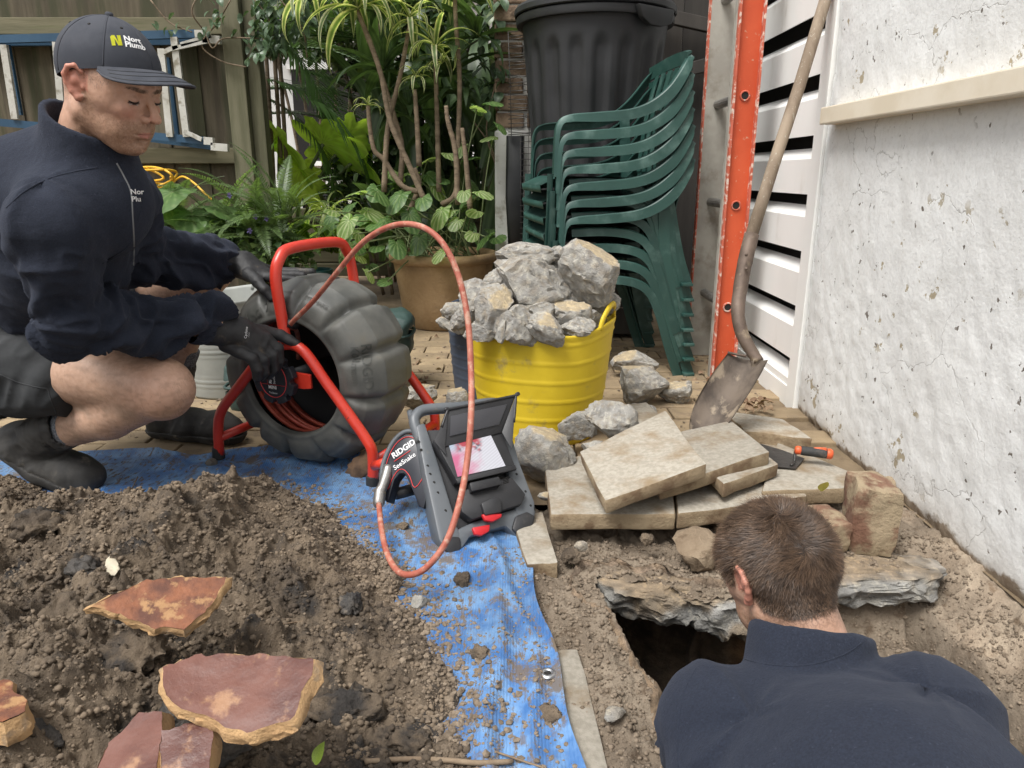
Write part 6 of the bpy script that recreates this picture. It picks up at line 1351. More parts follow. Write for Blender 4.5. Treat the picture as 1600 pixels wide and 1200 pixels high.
# ================================================ TUBS AND BOXES BEHIND THE MAN
m_gtub = M('grey_rubber', (.27, .28, .26), (.33, .34, .31), 6, rough=.6, bump=.15, bscale=90, bdist=.001, c3=(.2, .19, .16), s3=14, t3=(.6, .8))
tub((-1.08, 2.75, 0), .165, .205, .36, m_gtub, 'pale grey ribbed tub standing behind the crouching man', 60, ribs=18, squash=.95, seed=4, lift=.01)
m_dgreen = M('dark_green_plastic', (.02, .045, .04), (.035, .065, .058), 8, rough=.45, r2=.6, bump=.25, bscale=50, bdist=.003, c3=(.12, .14, .12), s3=30, t3=(.6, .75))
def lumpbox(px, py, Y, s, label, seed):
    c = U(px, py, Y=Y); V, F = ico(4); p = np.sign(V)*np.abs(V)**.55; p = p*np.array(s)*.72; p = p+np.stack([fbm(p*14+seed, 3, q) for q in range(3)], 1)*.02; t = thing('equipment_case', label, 'case', (c[0], c[1], c[2]-s[2]))
    m = p[:, 2]; part('case_lid', (p+c, F[(p[F][..., 2] > s[2]*.0).all(1)]), m_dgreen, t, True); part('case_body', (p*np.array([.97, .97, 1])+c-[0, 0, .004], F[(p[F][..., 2] < s[2]*.12).all(1)]), m_dgreen, t, True)
    a = np.arange(40)/40*2*np.pi; e = np.stack([np.sign(np.cos(a))*abs(np.cos(a))**.55*s[0]*.73, np.sign(np.sin(a))*abs(np.sin(a))**.55*s[1]*.73, 0*a+s[2]*.02], 1); part('seam', tube(np.concatenate([e, e[:1]])+c, .006, 6, cap=False), m_dgreen, t, True)
lumpbox(604, 520, 2.75, (.14, .14, .125), 'dark green dirty plastic case behind the right side of the drum', 1); lumpbox(385, 600, 2.5, (.085, .10, .13), 'dark green plastic case behind the left side of the drum', 2)
# fallen leaves and twigs by the screen foot
m_dead = M('dead_leaf', (.17, .10, .06), (.26, .18, .11), 20, rough=.85, trans=.1); dl = [mesh('dead_leaf', *strap(1, .28, 1.2, .6, 7, 3, basew=.1)[0], m_dead, True)]
LL = {}
for k in range(60):
    if k < 30: p = U(R_.uniform(1165, 1200), R_.uniform(622, 642), z=.03)
    elif k < 45: p = U(R_.uniform(1085, 1125), R_.uniform(560, 600), z=.005)
    else: p = U(R_.uniform(645, 690), R_.uniform(480, 600), z=.004)
    (v_, f_), _c = strap(.035, .011, 1.2, .6, 7, 3, basew=.1); LL.setdefault(0 if k < 30 else 1 if k < 45 else 2, []).append(xf((v_, f_), np.array(Matrix.Rotation(R_.uniform(0, 6), 3, 'Z') @ Matrix.Rotation(R_.uniform(-.7, .7), 3, 'X') @ Matrix.Rotation(R_.uniform(-.6, .3), 3, 'Y')), p))
for k, lab in enumerate(['brown leaf litter at the foot of the louvred screen', 'brown leaf litter by the orange ladder foot', 'dead leaf bits on the paving between the drum and the tubs']): tag(part('leaf_litter', join(*LL[k]), m_dead, None, True), lab, 'leaf litter', kind='stuff')
m_yl = M('yellow_leaf', (.42, .42, .10), (.5, .36, .16), 30, rough=.6, trans=.3); p = U(1284, 768, z=.075)
yl = mesh('fallen_leaf', *strap(1, .34, .4, .3, 9, 5, basew=.05)[0], m_yl, True); o = obj('fallen_leaf', yl, None, p); o.matrix_world = Matrix.Translation(Vector(p)) @ dirR((.1, -.3, .95), -.2).to_4x4() @ Matrix.Scale(.04, 4); tag(o, 'yellow green leaf standing on the slab edge beside the upright brick', 'leaf')
m_gl = M('green_leaf', (.16, .24, .03), (.22, .3, .05), 30, rough=.5, trans=.3); yl = mesh('fallen_leaf', *strap(1, .3, .4, .3, 9, 5, basew=.05)[0], m_gl, True)
p = U(493, 1195, z=.13); o = obj('fallen_leaf', yl, None, p); o.matrix_world = Matrix.Translation(Vector(p)) @ dirR((.2, .4, .7), -.2).to_4x4() @ Matrix.Scale(.03, 4); tag(o, 'small bright green leaf on the soil at the front edge of the picture', 'leaf')
# ================================================ PEOPLE
m_skin = M('skin', (1, 1, 1), (.90, .87, .84), 90, rough=.46, bump=.5, bscale=230, bdist=.0009, attr=True, sss=.06, spec=.4)
m_fleece = M('navy_fleece', (.0060, .0088, .0185), (.011, .016, .030), 380, rough=.95, bump=.8, bscale=420, bdist=.0016, sheen=.04, c3=(.03, .036, .055), s3=260, t3=(.62, .72), bump2=(.7, 30, .006))
m_shorts = M('charcoal_twill', (.022, .024, .026), (.036, .038, .04), 12, rough=.9, bump=.4, bscale=400, bdist=.0008, c3=(.10, .095, .085), s3=14, t3=(.62, .8), bump2=(.4, 30, .004))
m_boot = M('worn_leather', (.020, .019, .018), (.058, .055, .050), 14, rough=.6, r2=.8, bump=.45, bscale=70, bdist=.002, c3=(.12, .105, .085), s3=22, t3=(.56, .74))
m_sole = M('boot_sole', (.025, .024, .023), (.05, .047, .043), 20, rough=.8, bump=.4, bscale=60, bdist=.003, c3=(.13, .11, .08), s3=30, t3=(.58, .7))
m_sock = M('speckled_sock', (.06, .065, .075), (.22, .23, .25), 260, rough=.95, bump=.6, bscale=260, bdist=.001)
m_glove = M('black_glove', (.012, .012, .013), (.022, .022, .023), 14, rough=.62, bump=.5, bscale=260, bdist=.0009, c3=(.12, .095, .065), s3=18, t3=(.60, .78), bump2=(.3, 50, .002))
m_cap = M('cap_cloth', (.030, .034, .045), (.050, .054, .066), 14, rough=.9, bump=.35, bscale=500, bdist=.0005, c3=(.09, .09, .10), s3=9, t3=(.58, .8))
m_hairm = M('brown_hair', (.052, .031, .019), (.088, .054, .033), 60, rough=.5, spec=.4, attr=True, amix='MULTIPLY')
m_yelp = M('yellow_print', (.72, .72, .02), rough=.6)
def Rypr(yaw, pitch, roll=0):
    return np.array(Matrix.Rotation(yaw, 3, 'Z') @ Matrix.Rotation(pitch, 3, 'Y') @ Matrix.Rotation(roll, 3, 'X'))
def sculpt_head(man, fat=1.0):
    G = Vox((-.125, -.115, -.175), (.135, .115, .135), .0016)
    G.ell((-.012, 0, .030), (.098, .077, .089), k=0); G.ell((.036, 0, -.026), (.055, .060, .082), k=.03); G.ell((.035, 0, .035), (.052, .064, .055), k=.03)
    G.cone((-.035, 0, -.05), (-.060, 0, -.18), .056, .062, .03)
    for s in (1, -1):
        G.cone((-.012, s*.050, -.052), (.056, s*.024, -.098), .021*fat, .018*fat, .03); G.ell((.062, s*.043, -.024), (.020, .018, .016), k=.014); G.ell((.052, s*.036, -.066), (.026, .020, .024), k=.02)
        G.cone((.0865, s*.010, .0215), (.067, s*.050, .021), .0095, .0075, .010); G.ell((.030, s*.062, .0), (.03, .014, .03), k=.02)
    G.ell((.071, 0, -.103), (.017, .021, .014), k=.02); G.ell((.078, 0, -.062), (.018, .028, .024), k=.02)
    for s in (1, -1): G.ell((.097, s*.032, .001), (.017, .019, .012), k=.010, op='s'); G.ell((.074, s*.0325, -.001), (.0150, .0160, .0135), k=.005); 
    G.cone((.087, 0, .014), (.112, 0, -.024), .0066, .0086, .007); G.ell((.1145, 0, -.031), (.0115, .0105, .0098), k=.005)
    for s in (1, -1): G.ell((.0995, s*.0125, -.0365), (.0105, .0068, .0080), k=.005); G.ell((.1065, s*.0068, -.0440), (.0060, .0034, .0040), k=.002, op='s')
    G.ell((.088, 0, -.054), (.006, .004, .008), k=.006, op='s')
    for s in (1, -1): G.cone((.0955, s*.004, -.0635), (.0850, s*.0225, -.0685), .0048, .0022, .004); G.cone((.0935, 0, -.0745), (.0840, s*.0195, -.0705), .0060, .0028, .004)
    for s in (1, -1): G.cone((.1015, 0, -.0690), (.0885, s*.0250, -.0700), .0016, .0016, .0015, 's')
    G.ell((.092, 0, -.086), (.010, .018, .006), k=.008, op='s')
    for s in (1, -1):   # ears
        rim = [(.006, .073, .014), (.000, .080, .027), (-.012, .087, .034), (-.024, .091, .028), (-.030, .092, .012), (-.026, .089, -.004), (-.016, .084, -.018), (-.006, .078, -.027), (.001, .074, -.022)]
        G.chain([(a, s*b, c, r_) for (a, b, c), r_ in zip(rim, (.004, .0045, .005, .005, .0048, .0045, .005, .0068, .005))], k=.003)
        Re = rot('Z', -s*.32); G.ell((-.012, s*.079, .004), (.0165, .0040, .026), Re, k=.006); G.ell((-.009, s*.0855, .000), (.0075, .0065, .012), Re, k=.003, op='s'); G.ell((-.014, s*.0885, .018), (.006, .004, .008), Re, k=.003, op='s'); G.ell((.004, s*.0765, -.003), (.004, .005, .006), k=.003)
        G.cone((-.006, s*.066, .006), (-.014, s*.076, .006), .014, .012, .006)
    G.noise(.0009, 70, 3, 5)
    V, F = G.mesh(2); x, y, z = V[:, 0], V[:, 1], V[:, 2]; n1 = fbm(V*45, 3, 2)[:, None]; n2 = fbm(V*420, 2, 7)[:, None]; n3 = fbm(V*160, 2, 9)[:, None]
    def bl(c, r_): c = np.array(c); c2 = c*np.array([1, -1, 1]); return np.maximum(np.exp(-(((V-c)/np.array(r_))**2).sum(1)), np.exp(-(((V-c2)/np.array(r_))**2).sum(1)))[:, None]
    C = np.tile([.53, .325, .235], (len(V), 1))*(1+.10*n1)
    red = np.clip(.55*bl((.075, .04, -.03), (.03, .02, .02))+.6*bl((.112, .0, -.034), (.014, .014, .014))+.8*(np.abs(y) > .0765)[:, None]*(x < .015)[:, None], 0, .9); C = C*(1-red)+np.array([.50, .20, .145])*red
    lip = (bl((.093, .0, -.069), (.014, .021, .0085)) > .42)*1.; lip = np.clip(lip*.75, 0, 1); C = C*(1-lip)+np.array([.36, .13, .11])*lip
    br = np.clip(bl((.088, .018, .019), (.03, .016, .0052))+bl((.078, .038, .0215), (.03, .014, .0045)), 0, 1)*(.65+.35*(n3 > -.1)); br = np.clip((br-.30)*2.2, 0, .9)
    C = C*(1-br)+np.array([.085, .05, .03])*br
    ex = (V-np.array([.074, 0, -.001])); ey = np.abs(y)-.0325; line = (np.abs(z+.0065+.10*ey*0+.0045*(ey/.012)**2*-1+.0035*(ey/.012)**2) < .0026) & (np.abs(ey) < .0130) & (x > .078)
    op = (np.abs(z+.0098-.0035*(ey/.012)**2*-1-.0012) < .0017+.0*z) & (np.abs(ey) < .0100) & (x > .078); irs = op & (np.abs(ey+.001) < .0052); C = np.where(op[:, None], np.array([.40, .36, .33]), C); C = np.where(irs[:, None], np.array([.05, .06, .065]), C)
    sh = line[:, None]*.92; C = C*(1-sh)+np.array([.05, .03, .025])*sh
    lidsh = bl((.088, .0325, -.001), (.012, .016, .010))*.25; C = C*(1-lidsh)+np.array([.40, .21, .16])*lidsh
    if man == 1:
        jaw = sstep(-.028, -.058, z+.35*np.clip(.04-x, 0, .06))*sstep(-.05, -.01, x); cheek = np.maximum(jaw, sstep(.03, .0, np.abs(x-.012))*sstep(.01, -.03, z)*.8)
        lipf = 1-np.clip((bl((.095, 0, -.070), (.014, .024, .010))[:, 0]-.3)*2, 0, 1); must = bl((.094, .008, -.056), (.014, .022, .006))[:, 0]
        st = np.clip(np.maximum(cheek, must*.9)*lipf, 0, 1)[:, None]*(.50+.34*(n2 > .05)+.2*n3); st = np.clip(st, 0, .68); C = C*(1-st)+np.array([.215, .125, .072])*st
        fuz = (sstep(-.005, .02, z)*sstep(.058, .03, x))[:, None]*(np.abs(y) < .082)[:, None]*.42*(1+.5*n2); fuz = np.clip(fuz, 0, .6); C = C*(1-fuz)+np.array([.17, .10, .06])*fuz
    else:
        st = (sstep(-.03, -.06, z)*sstep(-.05, -.01, x))[:, None]*(.3+.4*(n2 > .05)); C = C*(1-st)+np.array([.22, .125, .07])*st
        nape = (sstep(-.10, -.055, z)*sstep(-.02, -.05, x))[:, None]*(.35+.35*(n2 > 0)); C = C*(1-nape)+np.array([.10, .06, .038])*nape
    # neck stays within the collar
    keep = np.ones(len(V), bool); return V, F, C
def folds(V, F, bones, amp, seed=0, freq=16., base=.0):
    """cloth wrinkles: rings and diagonals round the nearby bones, blended, along the normals"""
    N = vnorm(V, F); D, H = [], []
    for q, (a, b, a0, a1, a2) in enumerate(bones):
        a, b = np.array(a, float), np.array(b, float); ab = b-a; L = np.linalg.norm(ab); tc = np.clip(((V-a)@ab)/L**2, 0, 1); R_v = V-a-tc[:, None]*ab; D.append(np.linalg.norm(R_v, axis=1))
        e1 = nz(np.cross(ab, [0, 0, 1.1])); e2 = nz(np.cross(ab, e1)); an = np.arctan2(R_v@e2, R_v@e1)
        P = np.stack([tc*L*freq+.8*np.sin(an+q*5.3), np.cos(an)*.9, np.sin(an)*.9+q*5.3], 1); H.append(np.interp(tc, [0, .5, 1], [a0, a1, a2])*billow(P+seed, 2, seed, .45))
    D, H = np.array(D), np.array(H); W = np.exp(-(D-D.min(0))/.014); W /= W.sum(0)
    return V+N*(amp*(W*H).sum(0)+base)[:, None]
def hair_strands(roots, nrm, tang, L, w0, seed, lift=.35, colr=(.75, 1.3)):
    r = np.random.RandomState(seed); n = len(roots); d = tang+r.normal(size=(n, 3))*.22; d += nrm*(lift+r.uniform(-.1, .25, n))[:, None]; d /= np.linalg.norm(d, axis=1)[:, None]; L = L*r.uniform(.65, 1.15, n); sd = np.cross(d, nrm); sd /= np.linalg.norm(sd, axis=1)[:, None]+1e-9
    S = []; p = roots-nrm*.001; K = 4
    for k in range(K):
        wv = w0*(1-.8*k/(K-1)); S.append(p-sd*wv); S.append(p+sd*wv); dd = d-nrm*(.30*k)*lift; dd /= np.linalg.norm(dd, axis=1)[:, None]; p = p+dd*(L/(K-1))[:, None]
    V = np.stack(S, 1).reshape(-1, 3); b = np.arange(n)[:, None]*(2*K); F = np.concatenate([np.concatenate([b+2*k, b+2*k+1, b+2*k+3, b+2*k+2], 1) for k in range(K-1)]); c = r.uniform(*colr, n); C = np.repeat(np.stack([c, c, c], 1), 2*K, 0)
    return (V, F), C

def collar_ring(c, d, r0, r1, L, par, low=None, th=.008, cut=None, seed=0, name='collar', tiltd=None):
    d = nz(d); e1 = nz(np.cross(d, [0, .3, 1.]) if abs(d[2]) < .9 else np.cross(d, [0, 1., 0])); e2 = np.cross(d, e1); n = 90; a = np.arange(n)/n*2*np.pi; R = []
    dirs = e1[None]*np.cos(a)[:, None]+e2[None]*np.sin(a)[:, None]; dr = 0 if tiltd is None else np.clip(dirs@nz(tiltd), -1, 1)
    for f, o in [(0, .004), (.15, .004), (.35, .003), (.6, .002), (.85, .003), (.94, .0045), (1., .001), (1.0, -th), (.9, -th-.002), (.5, -th-.001), (0., -th)]:
        w = .0025*np.sin(5*a+f*3+seed)+.002*np.sin(9*a-f*5); h_ = L*f*(1-.0*a) if tiltd is None else L*f*(1-.45*np.clip(dr, 0, 1))
        R.append(c+d[None]*(h_[:, None] if np.ndim(h_) else h_)+dirs*(r0+(r1-r0)*f+o+w)[:, None])
    part(name, loft(R), m_fleece, par, True)
# ------------------------------------------------ the crouching man
p1 = thing('person', 'crouching man in dark cap, navy fleece, shorts and black gloves holding the reel', 'person', (-1.1, 1.9, 0))
A = lambda *v: np.array(v, float)
pelv, chest, shR, shL, neck = A(-1.22, 1.88, .40), A(-1.02, 1.66, .66), A(-.89, 1.45, .70), A(-.905, 1.75, .742), A(-.87, 1.575, .80)
elR, wrR, elL, wrL = A(-.915, 1.50, .505), A(-.735, 1.715, .455), A(-.92, 1.83, .60), A(-.79, 2.0, .565)
knR, hipR, anR, knL, hipL, anL = A(-.805, 1.62, .328), A(-1.22, 1.75, .372), A(-1.19, 1.77, .150), A(-.90, 2.2, .535), A(-1.2, 2.0, .42), A(-1.06, 2.17, .14)
HC1, HS1 = A(-.776, 1.53, .960), .925; HR1 = Rypr(math.radians(-15), math.radians(19), math.radians(3))
hV, hF, hC = sculpt_head(1, 1.1); hW = (hV*HS1)@HR1.T+HC1
B = Vox((-1.45, 1.3, .08), (-.66, 2.32, .92), .0055)
nk0 = (A(-.060, 0, -.15)*HS1)@HR1.T+HC1
B.cone(pelv, chest, .13, .14, 0); B.cone(chest, neck, .13, .075, .04); B.cone(neck-[.01, 0, .03], nk0, .066, .060, .02)
for s_, e_, w_ in ((shR, elR, wrR), (shL, elL, wrL)): B.cone(neck-[0, 0, .05], s_, .07, .062, .04); B.cone(s_, e_, .046, .036, .02); B.cone(e_, e_*.5+w_*.5, .034, .031, .01); B.cone(e_*.5+w_*.5, w_, .031, .028, .01)
B.cone(wrL, wrL+(wrL-elL)*.14, .0275, .0265, .01); B.cone(wrR, wrR+(wrR-elR)*.10, .0275, .027, .01)
for hp_, kn_, an_, fr_ in ((hipR, knR, anR, 1), (hipL, knL, anL, -1)):
    B.cone(hp_, hp_*.45+kn_*.55, .092, .080, .03); B.cone(hp_*.45+kn_*.55, kn_, .080, .064, .02); B.ell(kn_+nz(kn_-hp_)*.010-A(0, 0, .006), (.060, .060, .066), k=.03); B.ell(kn_+nz(kn_-hp_)*.052+A(0, 0, .004), (.022, .030, .030), k=.025)
    mid = kn_*.62+an_*.38+nz(np.cross(kn_-hp_, np.cross(kn_-hp_, an_-kn_)))*(-.0); back = nz(hp_-kn_)*.022; mid = mid-A(0, 0, .018 if fr_ == 1 else 0); B.cone(kn_-A(0, 0, .012), mid+back, .054, .062, .018); B.cone(mid+back, an_, .060, .038, .02)
bV, bF = B.mesh(2); bn1 = fbm(bV*16, 3, 3)[:, None]; bn2 = fbm(bV*260, 2, 8)[:, None]
bC = np.tile([.50, .325, .235], (len(bV), 1))*(1+.12*bn1+.05*bn2)
kr = np.exp(-((bV-knR-[0, -.03, 0])**2).sum(1)/.06**2)[:, None]*.4+np.exp(-((bV-knL)**2).sum(1)/.06**2)[:, None]*.3; bC = bC*(1-kr)+np.array([.50, .25, .18])*kr
hairy = np.clip((fbm(bV*np.array([60, 60, 160]), 3, 4)-.12)*2.2, 0, .3)[:, None]*(bV[:, 2] < .6)[:, None]; bC = bC*(1-hairy)+np.array([.20, .12, .08])*hairy
dirty = (np.clip(fbm(bV*22, 3, 6)-.15, 0, 1)*.9)[:, None]*(bV[:, 2] < .30)[:, None]; bC = bC*(1-dirty)+np.array([.2, .15, .11])*dirty
bodyV = np.concatenate([hW, bV]); bodyF = np.concatenate([hF, bF+len(hW)])
body1 = part('body', (bodyV, bodyF), m_skin, p1, True, np.concatenate([hC, bC]))
r = np.random.RandomState(31); bN = vnorm(bV, bF); ok = np.flatnonzero((bV[:, 2] < .60) & (bV[:, 0] > -1.18) & (r.rand(len(bV)) < .10))
vf, cc = hair_strands(bV[ok], bN[ok], np.tile(A(.35, -.1, -.8), (len(ok), 1)), .012, .00022, 32, .35, (1.2, 2.6)); tag(part('leg_hair', vf, m_hairm, p1, False, cc), kind='stuff')
# cap
def make_cap(HC, HR, S, par):
    TL_ = rot('Y', -.10); HR = HR@TL_; c0 = A(-.007, 0, .036); n, m = 144, 26; V = []; rad = A(.109, .0865, .100); 
    def base_z(ph): return -.004+.054*(.5+.5*math.cos(ph))**1.3+.010*math.sin(ph)**2
    def surf(ph, t, o=0):
        zb = base_z(ph); el0 = math.asin(max(-1, min(1, (zb-c0[2])/rad[2]))); el = el0+(math.pi/2-el0)*t; seam = min(abs(((ph-math.pi/2*0) % (math.pi/3))), math.pi/3-abs((ph % (math.pi/3))))
        g = -.0009*math.exp(-(seam/.03)**2)*(1 if t < .97 else 0); k = 1+.03*math.cos(ph)*math.sin(el)**1*(1 if math.cos(ph) > 0 else 0); r_ = 1+g/.1+o+.010*math.sin(3*ph+2*t*3)*math.sin(math.pi*t)*.35
        return c0+A(rad[0]*math.cos(el)*math.cos(ph)*r_*k, rad[1]*math.cos(el)*math.sin(ph)*r_, rad[2]*math.sin(el)*r_)
    for i in range(m+1):
        t = i/m; V += [surf(k/n*2*math.pi, t*.995) for k in range(n)]
    V = np.array(V); F = []
    for i in range(m):
        for k in range(n): F.append((i*n+k, i*n+(k+1) % n, (i+1)*n+(k+1) % n, (i+1)*n+k))
    W = lambda V: (np.asarray(V)*S)@HR.T+HC
    cp_ = part('cap', (W(V), F), m_cap, par, True); bv = bvh_of(W(V), F)
    inner = [surf(k/n*2*math.pi, 0, -.03) for k in range(n)]; part('sweatband', loft([W(V[:n]), W(inner)]), m_cap, cp_, True)
    for ph0 in np.arange(6)*math.pi/3:
        P = [surf(ph0, t, .004) for t in np.linspace(.02, .97, 26)]; part('seam', tube(W(P), .0011, 5), m_cap, cp_, True)
    part('top_button', xf(lathe([(.007, -.001), (.0075, .003), (.005, .006), (.0005, .0068)], (0, 0, 0), 20), HR, W([c0+A(0, 0, rad[2])])[0]), m_cap, cp_, True)
    for ph0, t in ((-.55, .60), (-1.55, .60), (-2.6, .6), (.55, .6)): q = surf(ph0, t, .006); q2 = surf(ph0, t, -.001); part('eyelet', tube([W([q2])[0], W([q])[0]], .0028, 10), m_void, cp_, True)
    # brim
    nu, nv = 49, 16; top, bot = [], []
    for i in range(nu):
        ph = math.radians(-66+132*i/(nu-1)); q = surf(ph, .0)
        for j in range(nv):
            t = j/(nv-1); ext = .080*max(0., math.cos(ph*1.36))**.62; d = A(math.cos(ph*.45), math.sin(ph*.45), 0)
            p = q+d*(ext*t+.001)+A(0, 0, .004+(-.002*t-.010*t*t-.020*math.sin(min(abs(ph)*1.25, 1.57))**2*t)*(ext/.08)**.5); top.append(p); bot.append(p-A(0, 0, .0026))
    top, bot = W(top), W(bot); g = grid(nu, nv); K = len(top); bd = [i*nv+nv-1 for i in range(nu)]
    m_under = M('cap_underside', (.10, .085, .10), (.13, .115, .13), 30, rough=.9)
    br = part('brim', (top, g), m_cap, cp_, True); part('brim_underside', (bot, g[:, ::-1]), m_under, br, True); part('brim_edge', tube([(top[b]+bot[b])/2 for b in bd], .0022, 6), m_cap, br, True)
    for f in (.35, .6, .82): jj = int(nv*f); part('stitching', tube([top[i*nv+jj]+(HR@A(0, 0, .0004)) for i in range(3, nu-3)], .0005, 4), m_hairm, br)
    # logo and words on the front
    c = surf(-.62, .38); n_ = nz(c-c0); z_ = A(0, 0, 1.); xd = nz(np.cross(z_, n_)); yd = np.cross(n_, xd)
    logo = [prism([(0, 0), (.0062, 0), (.0062, .014), (.0105, 0), (.0175, 0), (.0175, .0215), (.0115, .0215), (.0115, .0075), (.0072, .0215), (.003, .0215), (0, .018)], .0003)]
    def lay(VF, x, y, sz=1): VF = (VF[0]*sz+A(x, y, 0), VF[1]); V = c+VF[0][:, :1]*xd+VF[0][:, 1:2]*yd; return decal(((W(V)-W([c])[0])@np.stack([HR@xd, HR@yd, HR@n_], 1), VF[1]), W([c])[0], HR@xd, HR@yd, bv, .0009)
    part('logo', lay(logo[0], -.021, -.010), m_yelp, cp_); part('lettering', join(lay(text_vf('Nort', .0155, bold=.0005), .001, .001), lay(text_vf('Plumb', .0155, bold=.0005), .001, -.0115)), m_whiteprint, cp_)
make_cap(HC1, HR1, HS1, p1)
# eyes
m_eye = M('eye_white', (.55, .50, .46), rough=.15, coat=.5); m_iris = M('iris', (.03, .035, .03), rough=.1, coat=.5)
# jacket
def jacket(G, pelv, chest, neck, shR, shL, elR, wrR, elL, wrL, hem=.150, cr=.142):
    G.cone(pelv, chest, hem, cr, 0); G.cone(chest, neck-A(0, 0, .05), cr*.98, .11, .05)
    for s_, e_, w_ in ((shR, elR, wrR), (shL, elL, wrL)): G.cone(neck-A(0, 0, .05), s_, .086, .076, .05); G.cone(s_, e_, .070, .056, .035); G.cone(e_, e_*.25+w_*.75, .056, .049, .02); G.cone(e_*.25+w_*.75, w_, .048, .040, .02)
G = Vox((-1.5, 1.22, .22), (-.62, 2.18, .98), .0052)
jacket(G, pelv+A(.01, 0, .02), chest, neck, shR, shL, elR, wrR, elL, wrL)
G.cone(neck+A(-.02, .02, .04), U(25, 300, Y=1.62), .078, .11, .06); G.cone(pelv+A(-.03, 0, -.12), pelv+A(.01, 0, 0), .17, .165, .02)
nd = nz(nk0-neck); ct_ = neck+nd*.085
# collar: ring shell
nape = (A(-.052, 0, -.085)*HS1)@HR1.T+HC1; cax = nz(nape-neck); G.cone(neck-cax*.02, nape+cax*.03, .092, .080, .02); G.cone(neck+cax*.01, nape+cax*.09, .070, .071, .004, 's')
cB, cF_ = U(98, 152, Y=1.60), U(190, 250, Y=1.47); lat = HR1@A(0, 1, 0); cn_ = nz(np.cross(cF_-cB, lat)); cn_ = cn_ if cn_[2] > 0 else -cn_
sl, x, y, z = G.reg(neck-A(.16, .16, .02), neck+A(.16, .16, .3)); e = -((x-cB[0])*cn_[0]+(y-cB[1])*cn_[1]+(z-cB[2])*cn_[2]); G.put(sl, e+0*(x+y+z), .004, 's')
G.half(pelv+A(-.0, 0, -.10), (-.1, 0, -1), 's')
# belly slot for the thighs
for hp_, kn_ in ((hipR, knR), (hipL, knL)): G.cone(hp_+[.05, 0, 0], kn_, .10, .085, .02, 's')
G.noise(.006, 9, 2, 3)
jV, jF = G.mesh(2)
J1 = [(shR, elR, .5, .7, 1.2), (elR, wrR, 1.7, 1.5, 2.2), (shL, elL, .5, .7, 1.3), (elL, wrL, 1.5, 1.3, 1.5), (pelv, chest, .9, .6, .3), (chest, neck, .3, .12, .0)]
jV = folds(jV, jF, J1, .025, 3, 16.); jk = part('jacket', (jV, jF), m_fleece, p1, True)
JB = bvh_of(jV, jF)
def cuff(w_, d_, r_, par, mat=None, L=.045, name='cuff'):
    d_ = nz(d_); n = 72; a = np.arange(n)/n*2*np.pi; e1 = nz(np.cross(d_, [0, 0, 1.])); e2 = np.cross(d_, e1); R = []
    for t in np.linspace(0, 1, 9): rr_ = r_*(1+.12*math.sin(math.pi*t))-.003*t+.0014*np.cos(a*24); R.append(w_+d_*L*t+(e1[None]*np.cos(a)[:, None]+e2[None]*np.sin(a)[:, None])*rr_[:, None])
    R.append(w_+d_*(L-.006)+(e1[None]*np.cos(a)[:, None]+e2[None]*np.sin(a)[:, None])*(r_-.010)); part(name, loft(R), mat or m_fleece, par, True)
cuff(wrR-nz(wrR-elR)*.028, wrR-elR, .044, jk); cuff(wrL-nz(wrL-elL)*.030, wrL-elL, .043, jk)
def seamline(pts, bv, rad, mat, par, name='seam', from_=A(0, 0, CAMH)):
    P = []
    for px, py in path(np.array(pts, float), 8):
        d = nz(U(px, py, Y=1.)-from_); h = bv.ray_cast(Vector(from_), Vector(d), 3)
        if h[0] is not None: P.append(np.array(h[0])+d*rad*.45)
    if len(P) > 2: part(name, tube(np.array(P), rad, 6), mat, par, True)
seamline([(152, 262), (118, 268), (80, 278), (40, 298), (10, 325)], JB, .0018, m_fleece, jk)
m_zip = M('zip_tape', (.16, .17, .18), rough=.5)
seamline([(182, 255), (193, 275), (204, 300), (207, 340), (209, 380), (208, 415)], JB, .0022, m_zip, jk, 'zip')
seamline([(225, 300), (222, 320), (215, 345)], JB, .0012, m_fleece, jk); seamline([(160, 412), (178, 400), (196, 388), (207, 375)], JB, .0015, m_fleece, jk)
h = JB.ray_cast(Vector((0, 0, CAMH)), Vector(nz(U(214, 305, Y=1.)-A(0, 0, CAMH))), 3)
if h[0] is not None:
    hn = np.array(h[1]); hn = hn if hn[1] < 0 else -hn; vv = -nz(U(214, 305, Y=1.)-A(0, 0, CAMH)); xd = nz(np.cross([0, 0, 1], vv)); yd = np.cross(vv, xd)
    part('lettering', join(decal(text_vf('Nor', .014, bold=.0003), np.array(h[0])-xd*.012+yd*.002, xd, yd, JB, .0015), decal(text_vf('Plu', .014, bold=.0003), np.array(h[0])-xd*.012-yd*.012, xd, yd, JB, .0015)), m_whiteprint, jk)
# shorts
G = Vox((-1.5, 1.55, .15), (-.9, 2.2, .62), .0055)
G.ell(pelv+A(-.02, 0, -.03), (.17, .19, .15), k=0)
for hp_, kn_, t in ((hipR, knR, .30), (hipL, knL, .42)): G.cone(hp_+A(-.05, 0, -.0), hp_+(kn_-hp_)*t, .125, .108, .04)
G.cone(hipR+A(-.05, 0, -.06), hipR+(knR-hipR)*.35+A(0, 0, -.035), .09, .080, .04)
for hp_, kn_, t in ((hipR, knR, .30), (hipL, knL, .42)): d_ = nz(kn_-hp_); G.half(hp_+d_*(np.linalg.norm(kn_-hp_)*t), d_, 's') if t == .42 else None
dR = nz(knR-hipR); sl, x, y, z = G.reg(G.lo, G.lo+G.n*G.h); cutp = hipR+dR*.215; e = -(((x-cutp[0])*dR[0]+(y-cutp[1])*dR[1]+(z-cutp[2])*dR[2])); e = np.where(y < 1.90, e, 1); G.put(sl, e, 0, 's')
G.noise(.005, 12, 2, 9); sV, sF = G.mesh(2)
